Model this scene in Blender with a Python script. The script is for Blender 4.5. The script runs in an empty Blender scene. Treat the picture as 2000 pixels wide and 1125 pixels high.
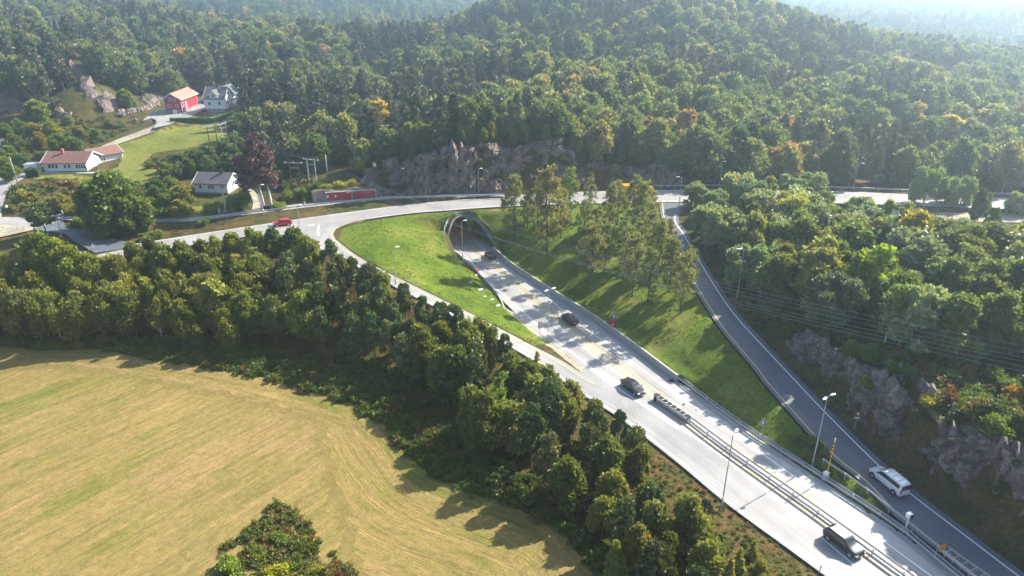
import bpy, bmesh, math, random
import numpy as np
from mathutils import Vector, Matrix
from mathutils.geometry import delaunay_2d_cdt

# ---------------------------------------------------------------- camera, light, exposure
scene = bpy.context.scene
PITCH = math.radians(24.5); H = 60.0; F = 1351.0
CP, SP = math.cos(PITCH), math.sin(PITCH)
cam_data = bpy.data.cameras.new("camera"); cam = bpy.data.objects.new("camera", cam_data)
scene.collection.objects.link(cam); scene.camera = cam
cam.location = (0, 0, H); cam.rotation_euler = (math.radians(90) - PITCH, 0, 0)
cam_data.sensor_width = 36.0; cam_data.lens = 36.0 * F / 2000.0
cam_data.clip_start = 0.5; cam_data.clip_end = 9000

SUN_EL, SUN_AZ = math.radians(37.5), math.radians(33)      # azimuth measured from +X towards +Y
sun_dir = Vector((math.cos(SUN_EL) * math.cos(SUN_AZ), math.cos(SUN_EL) * math.sin(SUN_AZ), math.sin(SUN_EL)))
world = bpy.data.worlds.new("World"); scene.world = world; world.use_nodes = True
wn = world.node_tree.nodes; wl = world.node_tree.links
sky = wn.new('ShaderNodeTexSky'); sky.sky_type = 'NISHITA'; sky.sun_disc = False
sky.sun_elevation = SUN_EL; sky.sun_rotation = math.radians(90) - SUN_AZ
sky.air_density = 1.0; sky.dust_density = 1.5; sky.ozone_density = 1.2; sky.altitude = 60
wl.new(sky.outputs[0], wn['Background'].inputs[0]); wn['Background'].inputs[1].default_value = 0.1
sl = bpy.data.lights.new("sun", 'SUN'); sl.energy = 5.0; sl.angle = math.radians(0.55); sl.color = (1.0, 0.93, 0.8)
so = bpy.data.objects.new("sun", sl); scene.collection.objects.link(so)
so.rotation_euler = sun_dir.to_track_quat('Z', 'Y').to_euler(); so.location = (60, 40, 120)
vs = scene.view_settings; vs.view_transform = 'Standard'; vs.look = 'None'; vs.exposure = 1.6; vs.gamma = 1.0
cy = scene.cycles
cy.max_bounces = 5; cy.diffuse_bounces = 3; cy.glossy_bounces = 2; cy.transmission_bounces = 3
cy.volume_bounces = 1; cy.transparent_max_bounces = 4; cy.use_denoising = True
cy.volume_step_rate = 4.0; cy.caustics_reflective = False; cy.caustics_refractive = False
cy.use_adaptive_sampling = True; cy.adaptive_threshold = 0.02
scene.render.use_persistent_data = False

# ---------------------------------------------------------------- projection helpers (pixel of the 2000 px photo -> metres)
def ray(px, py):
    u = (px - 1000.0) / F; v = (562.5 - py) / F
    return np.array([u, CP + v * SP, -SP + v * CP])
def P(px, py, z=0.0):
    d = ray(px, py); t = (z - H) / d[2]
    return np.array([d[0] * t, d[1] * t, z])
def D(px, py, Y):
    d = ray(px, py); t = Y / d[1]
    return np.array([d[0] * t, Y, H + d[2] * t])
def to_px(x, y, z):
    zc = y * CP - (z - H) * SP
    return 1000 + F * x / zc, 562.5 - F * (y * SP + (z - H) * CP) / zc

# ---------------------------------------------------------------- numpy noise
def _h(ix, iy, seed):
    n = (ix.astype(np.int64) * 374761393 + iy.astype(np.int64) * 668265263 + seed * 974634777) & 0x7fffffff
    n = ((n ^ (n >> 13)) * 1274126177) & 0x7fffffff
    return ((n ^ (n >> 16)) & 0xffffff) / float(0xffffff)
def vnoise(x, y, seed=0):
    x = np.asarray(x, float); y = np.asarray(y, float)
    ix = np.floor(x); iy = np.floor(y); fx = x - ix; fy = y - iy
    fx = fx * fx * (3 - 2 * fx); fy = fy * fy * (3 - 2 * fy)
    ix = ix.astype(np.int64); iy = iy.astype(np.int64)
    a = _h(ix, iy, seed); b = _h(ix + 1, iy, seed); c = _h(ix, iy + 1, seed); d = _h(ix + 1, iy + 1, seed)
    return (a * (1 - fx) + b * fx) * (1 - fy) + (c * (1 - fx) + d * fx) * fy
def fbm(x, y, seed=0, oct=4):
    s = 0; a = .5
    for k in range(oct):
        s = s + a * (vnoise(x, y, seed + k * 17) * 2 - 1); x = x * 2.03 + 3.1; y = y * 2.03 + 7.7; a *= .5
    return s

# ---------------------------------------------------------------- 2D helpers
def inpoly(x, y, poly):
    x = np.asarray(x); y = np.asarray(y); r = np.zeros(x.shape, bool); n = len(poly); j = n - 1
    for i in range(n):
        xi, yi = poly[i][0], poly[i][1]; xj, yj = poly[j][0], poly[j][1]
        c = ((yi > y) != (yj > y))
        with np.errstate(divide='ignore', invalid='ignore'):
            r ^= c & (x < (xj - xi) * (y - yi) / (yj - yi + 1e-12) + xi)
        j = i
    return r
def resample(pts, n=None, step=None):
    """Catmull-Rom through pts (any dimension), then even spacing."""
    p = np.array(pts, float)
    q = np.vstack([2 * p[0] - p[1], p, 2 * p[-1] - p[-2]])
    out = []
    for i in range(1, len(q) - 2):
        for t in np.linspace(0, 1, 12, endpoint=False):
            a, b, c, d = q[i - 1], q[i], q[i + 1], q[i + 2]
            out.append(.5 * ((2 * b) + (-a + c) * t + (2 * a - 5 * b + 4 * c - d) * t * t + (-a + 3 * b - 3 * c + d) * t ** 3))
    out.append(p[-1]); out = np.array(out)
    s = np.concatenate([[0], np.cumsum(np.linalg.norm(np.diff(out[:, :2], axis=0), axis=1))])
    if n is None: n = max(2, int(round(s[-1] / step)) + 1)
    t = np.linspace(0, s[-1], n)
    return np.stack([np.interp(t, s, out[:, k]) for k in range(out.shape[1])], 1)
def polyline_dist(x, y, pl, vals=None):
    """distance of points to polyline, optional interpolated values and signed side (+ = left of direction)"""
    best = np.full(x.shape, 1e9); val = None if vals is None else np.zeros(x.shape); side = np.zeros(x.shape)
    for i in range(len(pl) - 1):
        ax, ay = pl[i][0], pl[i][1]; bx, by = pl[i + 1][0], pl[i + 1][1]
        dx, dy = bx - ax, by - ay; L2 = dx * dx + dy * dy + 1e-9
        t = np.clip(((x - ax) * dx + (y - ay) * dy) / L2, 0, 1)
        d = np.hypot(x - ax - t * dx, y - ay - t * dy); m = d < best
        best = np.where(m, d, best); side = np.where(m, dx * (y - ay) - dy * (x - ax), side)
        if vals is not None: val = np.where(m, vals[i] * (1 - t) + vals[i + 1] * t, val)
    return best, np.sign(side), val
def sstep(a, b, x):
    t = np.clip((x - a) / (b - a), 0, 1); return t * t * (3 - 2 * t)

# ---------------------------------------------------------------- object helpers
COL = scene.collection
def link(o): COL.objects.link(o); return o
def mesh_from(name, verts, faces, mats=(), smooth=False, uvs=None, mat_idx=None):
    me = bpy.data.meshes.new(name)
    me.from_pydata([tuple(map(float, v)) for v in verts], [], [tuple(int(i) for i in f) for f in faces])
    for m in (mats if isinstance(mats, (list, tuple)) else [mats]): me.materials.append(m)
    if mat_idx is not None: me.polygons.foreach_set('material_index', list(mat_idx))
    if smooth: me.polygons.foreach_set('use_smooth', [True] * len(me.polygons))
    if uvs is not None:
        uvl = me.uv_layers.new(name='UVMap'); li = np.empty(len(me.loops), np.int32); me.loops.foreach_get('vertex_index', li)
        uvl.data.foreach_set('uv', np.asarray(uvs, float)[li].ravel())
    me.update(); return me
def obj(name, me, parent=None, **props):
    o = bpy.data.objects.new(name, me); link(o)
    if parent is not None: o.parent = parent
    for k, v in props.items(): o[k] = v
    return o
def thing(name, label, cat, loc=(0, 0, 0), rotz=0, group=None, me=None):
    o = bpy.data.objects.new(name, me); link(o)
    o.location = tuple(float(c) for c in loc); o.rotation_euler = (0, 0, rotz); o['label'] = label; o['category'] = cat
    if group: o['group'] = group
    return o
class MB:
    """mesh builder that collects boxes, tubes, prisms into one mesh"""
    def __init__(s): s.v = []; s.f = []; s.m = []
    def add(s, vs, fs, mi=0):
        b = len(s.v); s.v.extend([tuple(map(float, v)) for v in vs]); s.f.extend([tuple(b + i for i in f) for f in fs]); s.m.extend([mi] * len(fs)); return s
    def box(s, c, d, rz=0, mi=0, taper=1.0):
        cx, cy_, cz = c; x, y, z = d[0] / 2, d[1] / 2, d[2] / 2; ca, sa = math.cos(rz), math.sin(rz); vs = []
        for k in (-1, 1):
            t = taper if k > 0 else 1
            for (a, b) in ((-1, -1), (1, -1), (1, 1), (-1, 1)):
                px, py = a * x * t, b * y * t; vs.append((cx + px * ca - py * sa, cy_ + px * sa + py * ca, cz + k * z))
        return s.add(vs, [(0, 3, 2, 1), (4, 5, 6, 7), (0, 1, 5, 4), (1, 2, 6, 5), (2, 3, 7, 6), (3, 0, 4, 7)], mi)
    def tube(s, pts, r, n=6, mi=0, caps=True):
        pts = [Vector(p) for p in pts]; rs = r if isinstance(r, (list, tuple)) else [r] * len(pts); vs = []; fs = []
        for i, p in enumerate(pts):
            d = (pts[min(i + 1, len(pts) - 1)] - pts[max(i - 1, 0)]).normalized()
            up = Vector((0, 0, 1)) if abs(d.z) < .9 else Vector((1, 0, 0))
            a = d.cross(up).normalized(); b = d.cross(a).normalized()
            for k in range(n):
                t = 2 * math.pi * k / n; vs.append(p + (a * math.cos(t) + b * math.sin(t)) * rs[i])
        for i in range(len(pts) - 1):
            for k in range(n):
                fs.append((i * n + k, i * n + (k + 1) % n, (i + 1) * n + (k + 1) % n, (i + 1) * n + k))
        if caps: fs.append(tuple(range(n))[::-1]); fs.append(tuple((len(pts) - 1) * n + k for k in range(n)))
        return s.add(vs, fs, mi)
    def loft(s, rings, mi=0, caps=True, closed=True):
        n = len(rings[0]); vs = [p for r in rings for p in r]; fs = []
        for i in range(len(rings) - 1):
            for k in range(n if closed else n - 1):
                fs.append((i * n + k, i * n + (k + 1) % n, (i + 1) * n + (k + 1) % n, (i + 1) * n + k))
        if caps: fs.append(tuple(range(n))[::-1]); fs.append(tuple((len(rings) - 1) * n + k for k in range(n)))
        return s.add(vs, fs, mi)
    def mesh(s, name, mats, smooth=False): return mesh_from(name, s.v, s.f, mats, smooth, mat_idx=s.m)
    def build(s, name, mats, parent=None, smooth=False, **props): return obj(name, s.mesh(name, mats, smooth), parent, **props)

# ---------------------------------------------------------------- materials
def new_mat(name):
    m = bpy.data.materials.new(name); m.use_nodes = True; nt = m.node_tree; nt.nodes.clear()
    out = nt.nodes.new('ShaderNodeOutputMaterial'); return m, nt, out
def N(nt, t, **kw):
    n = nt.nodes.new(t)
    for k, v in kw.items():
        if k.startswith('i_'): n.inputs[int(k[2:])].default_value = v
        else: setattr(n, k, v)
    return n
def ramp(nt, stops, interp='LINEAR'):
    r = nt.nodes.new('ShaderNodeValToRGB'); r.color_ramp.interpolation = interp; e = r.color_ramp.elements
    while len(e) > 1: e.remove(e[-1])
    e[0].position = stops[0][0]; e[0].color = (*stops[0][1], 1)
    for p, c in stops[1:]:
        q = e.new(p); q.color = (*c, 1)
    return r
def mixc(nt, fac, a, b, mode='MIX'):
    n = nt.nodes.new('ShaderNodeMix'); n.data_type = 'RGBA'; n.blend_type = mode
    for i, s in ((0, fac), (6, a), (7, b)):
        if isinstance(s, bpy.types.NodeSocket): nt.links.new(s, n.inputs[i])
        elif isinstance(s, (int, float)): n.inputs[i].default_value = s
        else: n.inputs[i].default_value = (*s, 1)
    return n.outputs[2]
def math_n(nt, op, a, b=None, clamp=False):
    n = nt.nodes.new('ShaderNodeMath'); n.operation = op; n.use_clamp = clamp
    for i, s in ((0, a), (1, b)):
        if s is None: continue
        if isinstance(s, bpy.types.NodeSocket): nt.links.new(s, n.inputs[i])
        else: n.inputs[i].default_value = s
    return n.outputs[0]
def noise_n(nt, scale, detail=4, vec=None, rough=.55, dist=0.0):
    n = nt.nodes.new('ShaderNodeTexNoise'); n.inputs['Scale'].default_value = scale; n.inputs['Detail'].default_value = detail
    n.inputs['Roughness'].default_value = rough; n.inputs['Distortion'].default_value = dist
    if vec is not None: nt.links.new(vec, n.inputs['Vector'])
    return n.outputs['Fac']
def pos(nt, scale=None):
    g = nt.nodes.new('ShaderNodeNewGeometry').outputs['Position']
    if scale is None: return g
    m = nt.nodes.new('ShaderNodeMapping'); m.inputs['Scale'].default_value = scale; nt.links.new(g, m.inputs['Vector']); return m.outputs[0]
def bsdf(nt, out, col, rough=.8, spec=.3, metal=0.0, bump=None, bstr=.3, bdist=.1):
    b = nt.nodes.new('ShaderNodeBsdfPrincipled')
    if isinstance(col, bpy.types.NodeSocket): nt.links.new(col, b.inputs['Base Color'])
    else: b.inputs['Base Color'].default_value = (*col, 1)
    if isinstance(rough, bpy.types.NodeSocket): nt.links.new(rough, b.inputs['Roughness'])
    else: b.inputs['Roughness'].default_value = rough
    b.inputs['Specular IOR Level'].default_value = spec; b.inputs['Metallic'].default_value = metal
    if bump is not None:
        bn = nt.nodes.new('ShaderNodeBump'); bn.inputs['Strength'].default_value = bstr; bn.inputs['Distance'].default_value = bdist
        nt.links.new(bump, bn.inputs['Height']); nt.links.new(bn.outputs[0], b.inputs['Normal'])
    nt.links.new(b.outputs[0], out.inputs['Surface']); return b
def simple(name, col, rough=.6, spec=.3, metal=0.0, var=.12, scale=3.0, coat=0.0):
    m, nt, out = new_mat(name)
    tc = nt.nodes.new('ShaderNodeTexCoord').outputs['Object']
    f = noise_n(nt, scale, 4, tc)
    c = mixc(nt, f, tuple(max(0, x * (1 - var)) for x in col), tuple(min(1, x * (1 + var)) for x in col))
    b = bsdf(nt, out, c, rough, spec, metal)
    if coat: b.inputs['Coat Weight'].default_value = coat; b.inputs['Coat Roughness'].default_value = .05
    return m
# ================================================================ roads, in pixel pairs
def edge(lst):  # (px,py,z) -> world
    return np.array([P(a, b, c) for a, b, c in lst])
def ey(lst, zf): return edge([(x, y, zf(y)) for x, y in lst])

Z0 = lambda y: 0.0
wall_top = edge([(962, 482, 1.2), (1000, 514, 1.2), (1075, 563, 1.2), (1145, 606, 1.2), (1225, 661, 1.2), (1322, 733, 1.2)])
wall_top_r = resample(wall_top, step=2.0)
main_R = np.vstack([wall_top * [1, 1, 0], edge([(1322, 743, 0), (1400, 799, 0), (1465, 846, 0), (1586, 927, 0), (1763, 1043, 0), (1864, 1120, 0), (1990, 1212, 0), (2200, 1362, 0)])])
main_L = edge([(877, 485, 0), (936, 536, 0), (955, 558, 0), (1000, 605, 0), (1060, 655, 0), (1130, 708, 0), (1207, 762, 0), (1378, 872, 0), (1500, 968, 0), (1612, 1057, 0), (1700, 1127, 0), (1790, 1202, 0), (1950, 1340, 0)])
slip_L = edge([(623, 485, 8), (680, 512, 7.5), (770, 560, 6.1), (890, 620, 4.0), (995, 677, 2.0), (1060, 716, .8), (1128, 765, .1), (1212, 818, 0), (1325, 905, 0), (1416, 981, 0), (1529, 1064, 0), (1600, 1116, 0), (1690, 1182, 0), (1840, 1310, 0)])
slip_R = edge([(656, 468, 8), (694, 497, 7.5), (745, 526, 7.0), (878, 592, 4.6), (935, 620, 3.2), (1040, 675, 1.4), (1100, 706, .6), (1165, 746, .03), (1230, 768, 0), (1400, 870, 0), (1522, 966, 0), (1634, 1055, 0), (1722, 1125, 0), (1812, 1200, 0), (1972, 1338, 0)])
up_N = edge([(-140, 556, 6), (-40, 532, 6), (0, 522, 6), (120, 497, 6.5), (250, 478, 7), (380, 458, 7.5), (500, 440, 8), (575, 429, 8), (675, 415, 8), (800, 399, 8), (875, 392, 8), (975, 384, 8), (1100, 376, 8), (1280, 371, 8), (1450, 370, 8), (1644, 374, 8), (1794, 380, 8), (2000, 388, 8), (2150, 394, 8), (2500, 412, 8)])
up_S = edge([(-140, 584, 6), (-40, 556, 6), (0, 546, 6), (120, 520, 6.5), (250, 499, 7), (380, 478, 7.5), (500, 459, 8), (575, 448, 8), (675, 434, 8), (800, 417, 8), (875, 411, 8), (975, 404, 8), (1100, 399, 8), (1280, 395, 8), (1450, 393, 8), (1644, 397, 8), (1794, 402, 8), (2000, 410, 8), (2150, 418, 8), (2500, 440, 8)])
zr = lambda y: float(np.interp(y, [396, 430, 480, 560, 637, 721, 800, 886, 1009, 1126, 1200, 1400], [8, 7.8, 7, 5.8, 4.6, 3.2, 2.2, 1.3, .9, .7, .6, .6]))
ramp_L = ey([(1288, 396), (1293, 430), (1312, 480), (1350, 552), (1403, 637), (1472, 721), (1494, 751), (1608, 879), (1678, 937), (1731, 993), (1761, 1019), (1830, 1074), (1897, 1128), (1990, 1196), (2200, 1360)], zr)
ramp_R = ey([(1348, 396), (1325, 425), (1345, 460), (1404, 556), (1452, 622), (1540, 716), (1620, 800), (1730, 908), (1784, 956), (1900, 1044), (2004, 1122), (2100, 1190), (2300, 1340)], zr)
lane_N = edge([(100, 420, 8.3), (182, 423, 8.3), (280, 425, 8.4), (375, 424, 8.5), (500, 409, 8.6), (625, 394, 8.6), (750, 383, 8.6), (850, 379.5, 8.6), (985, 377, 8.4)])
lane_S = edge([(100, 429, 8.3), (182, 431, 8.3), (280, 434, 8.4), (375, 432, 8.5), (500, 417, 8.6), (625, 402, 8.6), (750, 390, 8.6), (850, 386.5, 8.6), (985, 383, 8.4)])
farm_N = edge([(120, 330, 9.6), (160, 305, 10.6), (195, 287, 11.3), (245, 266, 12.2), (285, 251, 13), (303, 242, 13.6), (304, 234, 14)])
farm_S = edge([(128, 336, 9.6), (168, 309, 10.6), (205, 290, 11.3), (258, 272, 12.2), (305, 255, 13), (332, 242, 13.6), (338, 230, 14)])
farm_N, farm_S = farm_N[1:], farm_S[1:]
west_W = edge([(-70, 450, 8), (-36, 425, 8.1), (-24, 398, 8.6), (-16, 370, 9), (2, 346, 9.3), (56, 331, 9.6)])
west_E = edge([(10, 450, 8), (3, 421, 8.1), (6, 400, 8.6), (12, 380, 9), (24, 363, 9.3), (58, 341, 9.6)])
lay_N = edge([(1680, 402, 7.4), (1760, 411, 7.2), (1850, 415, 7), (2000, 417, 7), (2200, 424, 7)])
lay_S = edge([(1690, 424, 7.4), (1760, 430, 7.2), (1850, 432, 7), (2000, 435, 7), (2200, 444, 7)])
gapth_L = edge([(490, 412, 8.7), (494, 400, 8.8), (492, 388, 9), (485, 372, 9.3), (478, 362, 9.6)])   # small house drive
gapth_R = edge([(513, 410, 8.7), (508, 398, 8.8), (504, 384, 9), (497, 372, 9.3), (490, 362, 9.6)])

ROADS = {}
def ribbon_pts(L, R, step=1.6):
    a = resample(L, step=step); n = len(a); b = resample(R, n=n); return a, b
for key, L, R in (('main', main_L, main_R), ('slip', slip_L, slip_R), ('up', up_N, up_S), ('ramp', ramp_L, ramp_R), ('lane', lane_N, lane_S),
                  ('farm', farm_N, farm_S), ('west', west_W, west_E), ('lay', lay_N, lay_S), ('drive', gapth_L, gapth_R)):
    ROADS[key] = ribbon_pts(L, R)

PATCHES = {  # flat asphalt polygons (px, z)
    'junction': [(505, 459), (560, 450), (640, 439), (712, 429), (690, 433), (665, 441), (655, 448), (651, 457), (656, 470), (640, 497), (620, 487), (590, 474), (555, 464)],
    'west_yard': [(-60, 470), (-60, 440), (0, 424), (60, 424), (124, 420), (124, 431), (60, 449), (20, 458)],
    'connector': [(60, 447), (122, 429), (127, 441), (180, 452), (237, 470), (265, 474), (262, 483), (186, 494), (150, 474), (128, 457)],
    'farm_yard': [(278, 236), (292, 222), (318, 211), (326, 223), (362, 222), (380, 208), (392, 202), (402, 206), (401, 212), (372, 228), (342, 238), (330, 244), (300, 250), (306, 240), (304, 234), (296, 231)],
}
PATCH_Z = {'junction': 8.0, 'west_yard': 8.1, 'connector': 7.6, 'farm_yard': 14.0}
PATCHW = {k: np.array([P(x, y, PATCH_Z[k]) for x, y in v]) for k, v in PATCHES.items()}
for p in PATCHW['connector']:
    px, py = to_px(*p); z = float(np.interp(px, [60, 130, 190, 262], [8.1, 8.0, 7.1, 7.0])); p[:] = P(px, py, z)

# ---------------------------------------------------------------- tunnel frame
TL = P(877, 485, 0); TR = P(962, 485, 0)
tdir = np.array([-.447, .894]); tdir /= np.linalg.norm(tdir); tperp = np.array([tdir[1], -tdir[0]])  # back, right
TC = TL[:2] + tperp * 4.65         # origin on the axis, at the left foot's station
TRAD, THGT = 4.75, 6.5
def tunnel_local(x, y):
    dx, dy = x - TC[0], y - TC[1]; return dx * tperp[0] + dy * tperp[1], dx * tdir[0] + dy * tdir[1]
def ring_back(w):                  # w in -1..1 across: how far back the mouth is cut
    w = np.asarray(w, float); return np.interp(w, [-1, -.85, -.5, 0, .4, .75, 1], [0, .6, 2.0, 2.8, 2.0, -1.2, -5.2])
def tworld(lat, s, z): q = TC + tperp * lat + tdir * s; return np.array([q[0], q[1], z])

# ---------------------------------------------------------------- cliffs: base and top lines
cliffs = {
 'north': dict(base=[(690, 392, 8.7), (712, 386, 8.7), (760, 381, 8.7), (800, 381, 8.7), (870, 379, 8.6), (930, 378, 8.5), (1000, 373, 8.2), (1060, 369, 8), (1110, 366, 8), (1160, 364, 8), (1220, 363, 8), (1280, 362, 8), (1335, 362, 8)],
               top=[(705, 352), (718, 338), (760, 320), (800, 312), (870, 298), (925, 283), (1000, 288), (1050, 276), (1092, 273), (1125, 312), (1180, 316), (1230, 322), (1290, 326), (1340, 345)], lean=3.5),
 'south': dict(base=[(1522, 636, 4.9), (1560, 690, 4.0), (1620, 752, 3.0), (1690, 826, 2.2), (1745, 868, 1.9), (1800, 905, 1.6), (1850, 962, 1.4), (1935, 1014, 1.2), (2010, 1065, 1.1), (2150, 1150, 1)],
               top=[(1530, 628), (1585, 655), (1660, 705), (1735, 745), (1790, 800), (1832, 815), (1868, 850), (1950, 862), (2040, 905), (2190, 960)], lean=3.0),
 'ledge': dict(base=[(1640, 700, 6.6), (1700, 728, 7), (1760, 765, 7.2), (1830, 815, 7.4), (1885, 840, 7.8)], top=[(1650, 690), (1710, 700), (1780, 735), (1850, 785), (1895, 822)], lean=1.2),
}
for c in cliffs.values():
    c['b'] = np.array([P(*p) for p in c['base']])
    tb = resample(c['b'], n=40)
    tops = []
    for (px, py) in c['top']:
        # depth: base line depth at the same column, plus the lean
        u = [to_px(*q)[0] for q in tb]; Y = np.interp(px, u, tb[:, 1]) + c['lean']; tops.append(D(px, py, Y))
    c['t'] = np.array(tops)

# ---------------------------------------------------------------- height controls
ctrl = []
def C(px, py, z): ctrl.append(P(px, py, z))
def CY(px, py, Y, can=0): q = D(px, py, Y); q[2] -= can; ctrl.append(q)
def CW(x, y, z): ctrl.append(np.array([x, y, z], float))
for key, (a, b) in ROADS.items():
    st = 5 if key in ('main', 'up', 'slip', 'ramp') else 4
    for e in (a, b):
        for p in e[::st]:
            if key == 'slip' and p[2] < .05 and e is b: continue
            if key == 'main' and e is b: p = p + [.6, .3, 0]
            ctrl.append(p.copy())
for k, v in PATCHW.items():
    if k != 'junction':
        for p in v[::2]: ctrl.append(p.copy())
# retaining wall bank
for p in wall_top_r[::3]: ctrl.append(np.array([p[0] + 1.2, p[1] + .8, 1.3]))
# field and belt
for (x, y) in [(-400, 690), (-100, 672), (0, 672), (200, 682), (400, 714), (560, 748), (700, 795), (800, 880), (1000, 985), (1100, 1030), (1180, 1125), (0, 800), (300, 800), (600, 850), (0, 1000), (300, 1000), (600, 1000), (900, 1100), (0, 1200), (500, 1200), (1000, 1250), (-400, 900), (-400, 1200), (1200, 1300)]: C(x, y, -1.2)
for (x, y) in [(300, 900), (150, 900), (500, 1100)]: C(x, y, -1.0)
for (x, y, z) in [(100, 610, 0), (300, 620, 0), (500, 640, 0), (650, 660, .2), (800, 700, 0), (900, 760, -.2), (1000, 820, -.4), (1100, 900, -.6), (1250, 1000, -.7), (1350, 1080, -.5), (1450, 1150, -.3)]: C(x, y, z)
for (x, y, z) in [(100, 560, 3.5), (300, 545, 4), (500, 545, 4.5), (640, 590, 3), (760, 630, 2.4), (880, 680, 1.2)]: C(x, y, z)
# lawns
for (x, y, z) in [(740, 460, 7.6), (800, 470, 6.6), (760, 500, 6.4), (850, 520, 4.2), (850, 555, 3.8), (920, 575, 2.2), (960, 600, 1.4), (900, 530, 2.2), (870, 440, 7.0), (1010, 640, .9), (930, 545, .5)]: C(x, y, z)
for (x, y, z) in [(1000, 430, 6.8), (1050, 420, 7.2), (1100, 430, 6.9), (1200, 430, 7), (1250, 470, 6.2), (1050, 480, 4.6), (1100, 520, 3.8), (1150, 557, 3.0), (1200, 500, 5.2), (1300, 560, 4.6), (1230, 600, 3.0), (1330, 640, 3.6), (1300, 690, 1.9), (1400, 740, 2.2), (1450, 810, 1.2), (1550, 880, .8), (1650, 960, .5), (990, 475, 3.4), (985, 495, 2.2)]: C(x, y, z)
# over the tunnel
for s in (4, 7): 
    for lat in (-4, 0, 4): q = tworld(lat, s, 0); CW(q[0], q[1], 7.2)
for (lat, s, z) in ((-6, 0, 2.2), (-6.5, -3, .9), (-6.5, 2.5, 5.4), (-6, 6, 7.2), (-9, 0, 3.8), (6, -5.5, 2.4), (6, -2, 5.0), (6, 1, 6.6), (6, 4, 7.2), (6.3, -9, 1.4), (9, -4, 4.2)):
    q = tworld(lat, s, 0); CW(q[0], q[1], z)
# verge between lane and road, ground north of it
for (x, y, z) in [(250, 455, 7.6), (400, 443, 7.8), (330, 450, 7.3)]: C(x, y, z)
# right wood
for (x, y, z) in [(1345, 440, 7.8), (1370, 480, 7.6), (1420, 560, 7.2), (1480, 610, 7.6), (1400, 420, 8), (1500, 430, 8), (1650, 430, 7.6), (1800, 450, 7.2), (2000, 460, 7), (1500, 520, 8.2), (1650, 540, 8.6), (1800, 560, 8.8), (2000, 560, 9), (1600, 620, 8.2), (1750, 660, 8.9), (1900, 700, 9.3), (2000, 740, 9.6), (1800, 730, 9), (1950, 800, 9.4), (2100, 860, 10), (2300, 700, 10), (2300, 500, 9), (2100, 940, 10.5), (2300, 1050, 11)]: C(x, y, z)
for (x, y, z) in [(1440, 590, 5.4), (1500, 640, 4.8), (1560, 720, 3.2), (1650, 810, 2.2), (1760, 900, 1.6), (1850, 985, 1.2), (1950, 1050, 1.0)]: C(x, y, z)
# farm
for (x, y, z) in [(90, 345, 9.6), (170, 345, 9.5), (230, 330, 9.9), (200, 360, 9.2), (100, 370, 9), (60, 400, 8.5), (150, 400, 8.6), (120, 310, 10.3), (60, 310, 10.2), (250, 300, 11), (300, 270, 12.4), (350, 250, 13.1), (430, 250, 13.1), (470, 270, 12.4), (300, 330, 9.9), (400, 300, 11.3), (470, 330, 10.2), (340, 222, 14), (420, 222, 14), (460, 235, 13.8), (380, 237, 13.9), (385, 378, 9.3), (460, 386, 9.1), (330, 395, 8.9), (420, 400, 8.8), (540, 380, 9.6), (570, 385, 9.1), (600, 372, 10), (540, 350, 10.2), (640, 362, 11.8), (690, 352, 13), (250, 232, 13.6), (240, 218, 14.6), (290, 214, 14.4), (150, 270, 11.8), (50, 260, 12.2), (200, 250, 12.8), (10, 290, 11), (-60, 300, 10.6), (-150, 380, 9), (-200, 480, 7), (450, 205, 14.6), (350, 203, 14.8)]: C(x, y, z)
# hills (canopy pixels at a depth, less the canopy height)
for (x, y, Y, c) in [(280, 180, 285, 3), (350, 170, 290, 6), (430, 165, 285, 8), (300, 110, 325, 12), (430, 110, 320, 12), (250, 60, 360, 12), (400, 50, 390, 12), (100, 20, 400, 12), (250, 5, 440, 12), (330, 10, 430, 12), (440, 22, 440, 21), (520, 5, 440, 21), (600, 12, 440, 21), (690, 30, 430, 21), (780, 16, 420, 21), (880, 6, 420, 21), (1000, -30, 420, 12), (1150, -45, 410, 12), (1300, -40, 400, 12), (1420, -15, 400, 12), (1500, 5, 390, 12), (1550, 22, 380, 12), (1640, 55, 360, 12), (1700, 80, 345, 12), (1750, 105, 330, 12),
                     (140, 97, 288, 0), (165, 115, 284, 0), (185, 140, 280, 0), (205, 165, 274, 0), (230, 190, 264, 0), (255, 205, 257, 0), (150, 150, 268, 0), (175, 190, 256, 0), (200, 215, 248, 0), (130, 190, 252, 2), (170, 222, 242, 0), (120, 70, 310, 12), (70, 70, 285, 11), (0, 35, 290, 11), (-100, 0, 300, 11), (60, 140, 265, 11), (0, 130, 262, 11), (20, 200, 242, 6), (-100, 150, 255, 10), (80, 210, 244, 6), (190, 120, 300, 8), (240, 170, 285, 6),
                     (560, 170, 245, 13), (700, 190, 235, 13), (620, 260, 210, 12), (520, 240, 225, 12), (620, 120, 300, 12), (750, 130, 300, 12), (820, 200, 245, 11), (700, 80, 350, 12), (560, 70, 360, 12), (900, 60, 350, 12), (900, 120, 290, 12), (950, 180, 240, 11), (1100, 190, 228, 11), (1250, 200, 225, 11), (1100, 110, 290, 12), (1250, 110, 285, 12), (1100, 50, 340, 12), (1250, 40, 345, 12), (1400, 50, 335, 12), (1400, 120, 280, 12), (1400, 190, 235, 12), (1550, 130, 280, 12), (1550, 220, 220, 12), (1700, 180, 245, 12), (1700, 250, 210, 12), (1850, 200, 240, 12), (1850, 280, 205, 12), (2000, 200, 250, 12), (2000, 280, 210, 12), (1850, 140, 310, 12), (2000, 130, 330, 12), (2200, 200, 260, 12), (2200, 100, 380, 12),
                     (1840, 96, 470, 15), (2000, 98, 480, 15), (1750, 66, 600, 15), (1900, 56, 700, 15), (2100, 64, 650, 15)]: CY(x, y, Y, c)
for x in range(700, 900, 50): CY(x, 296, 199, 0)
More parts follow.
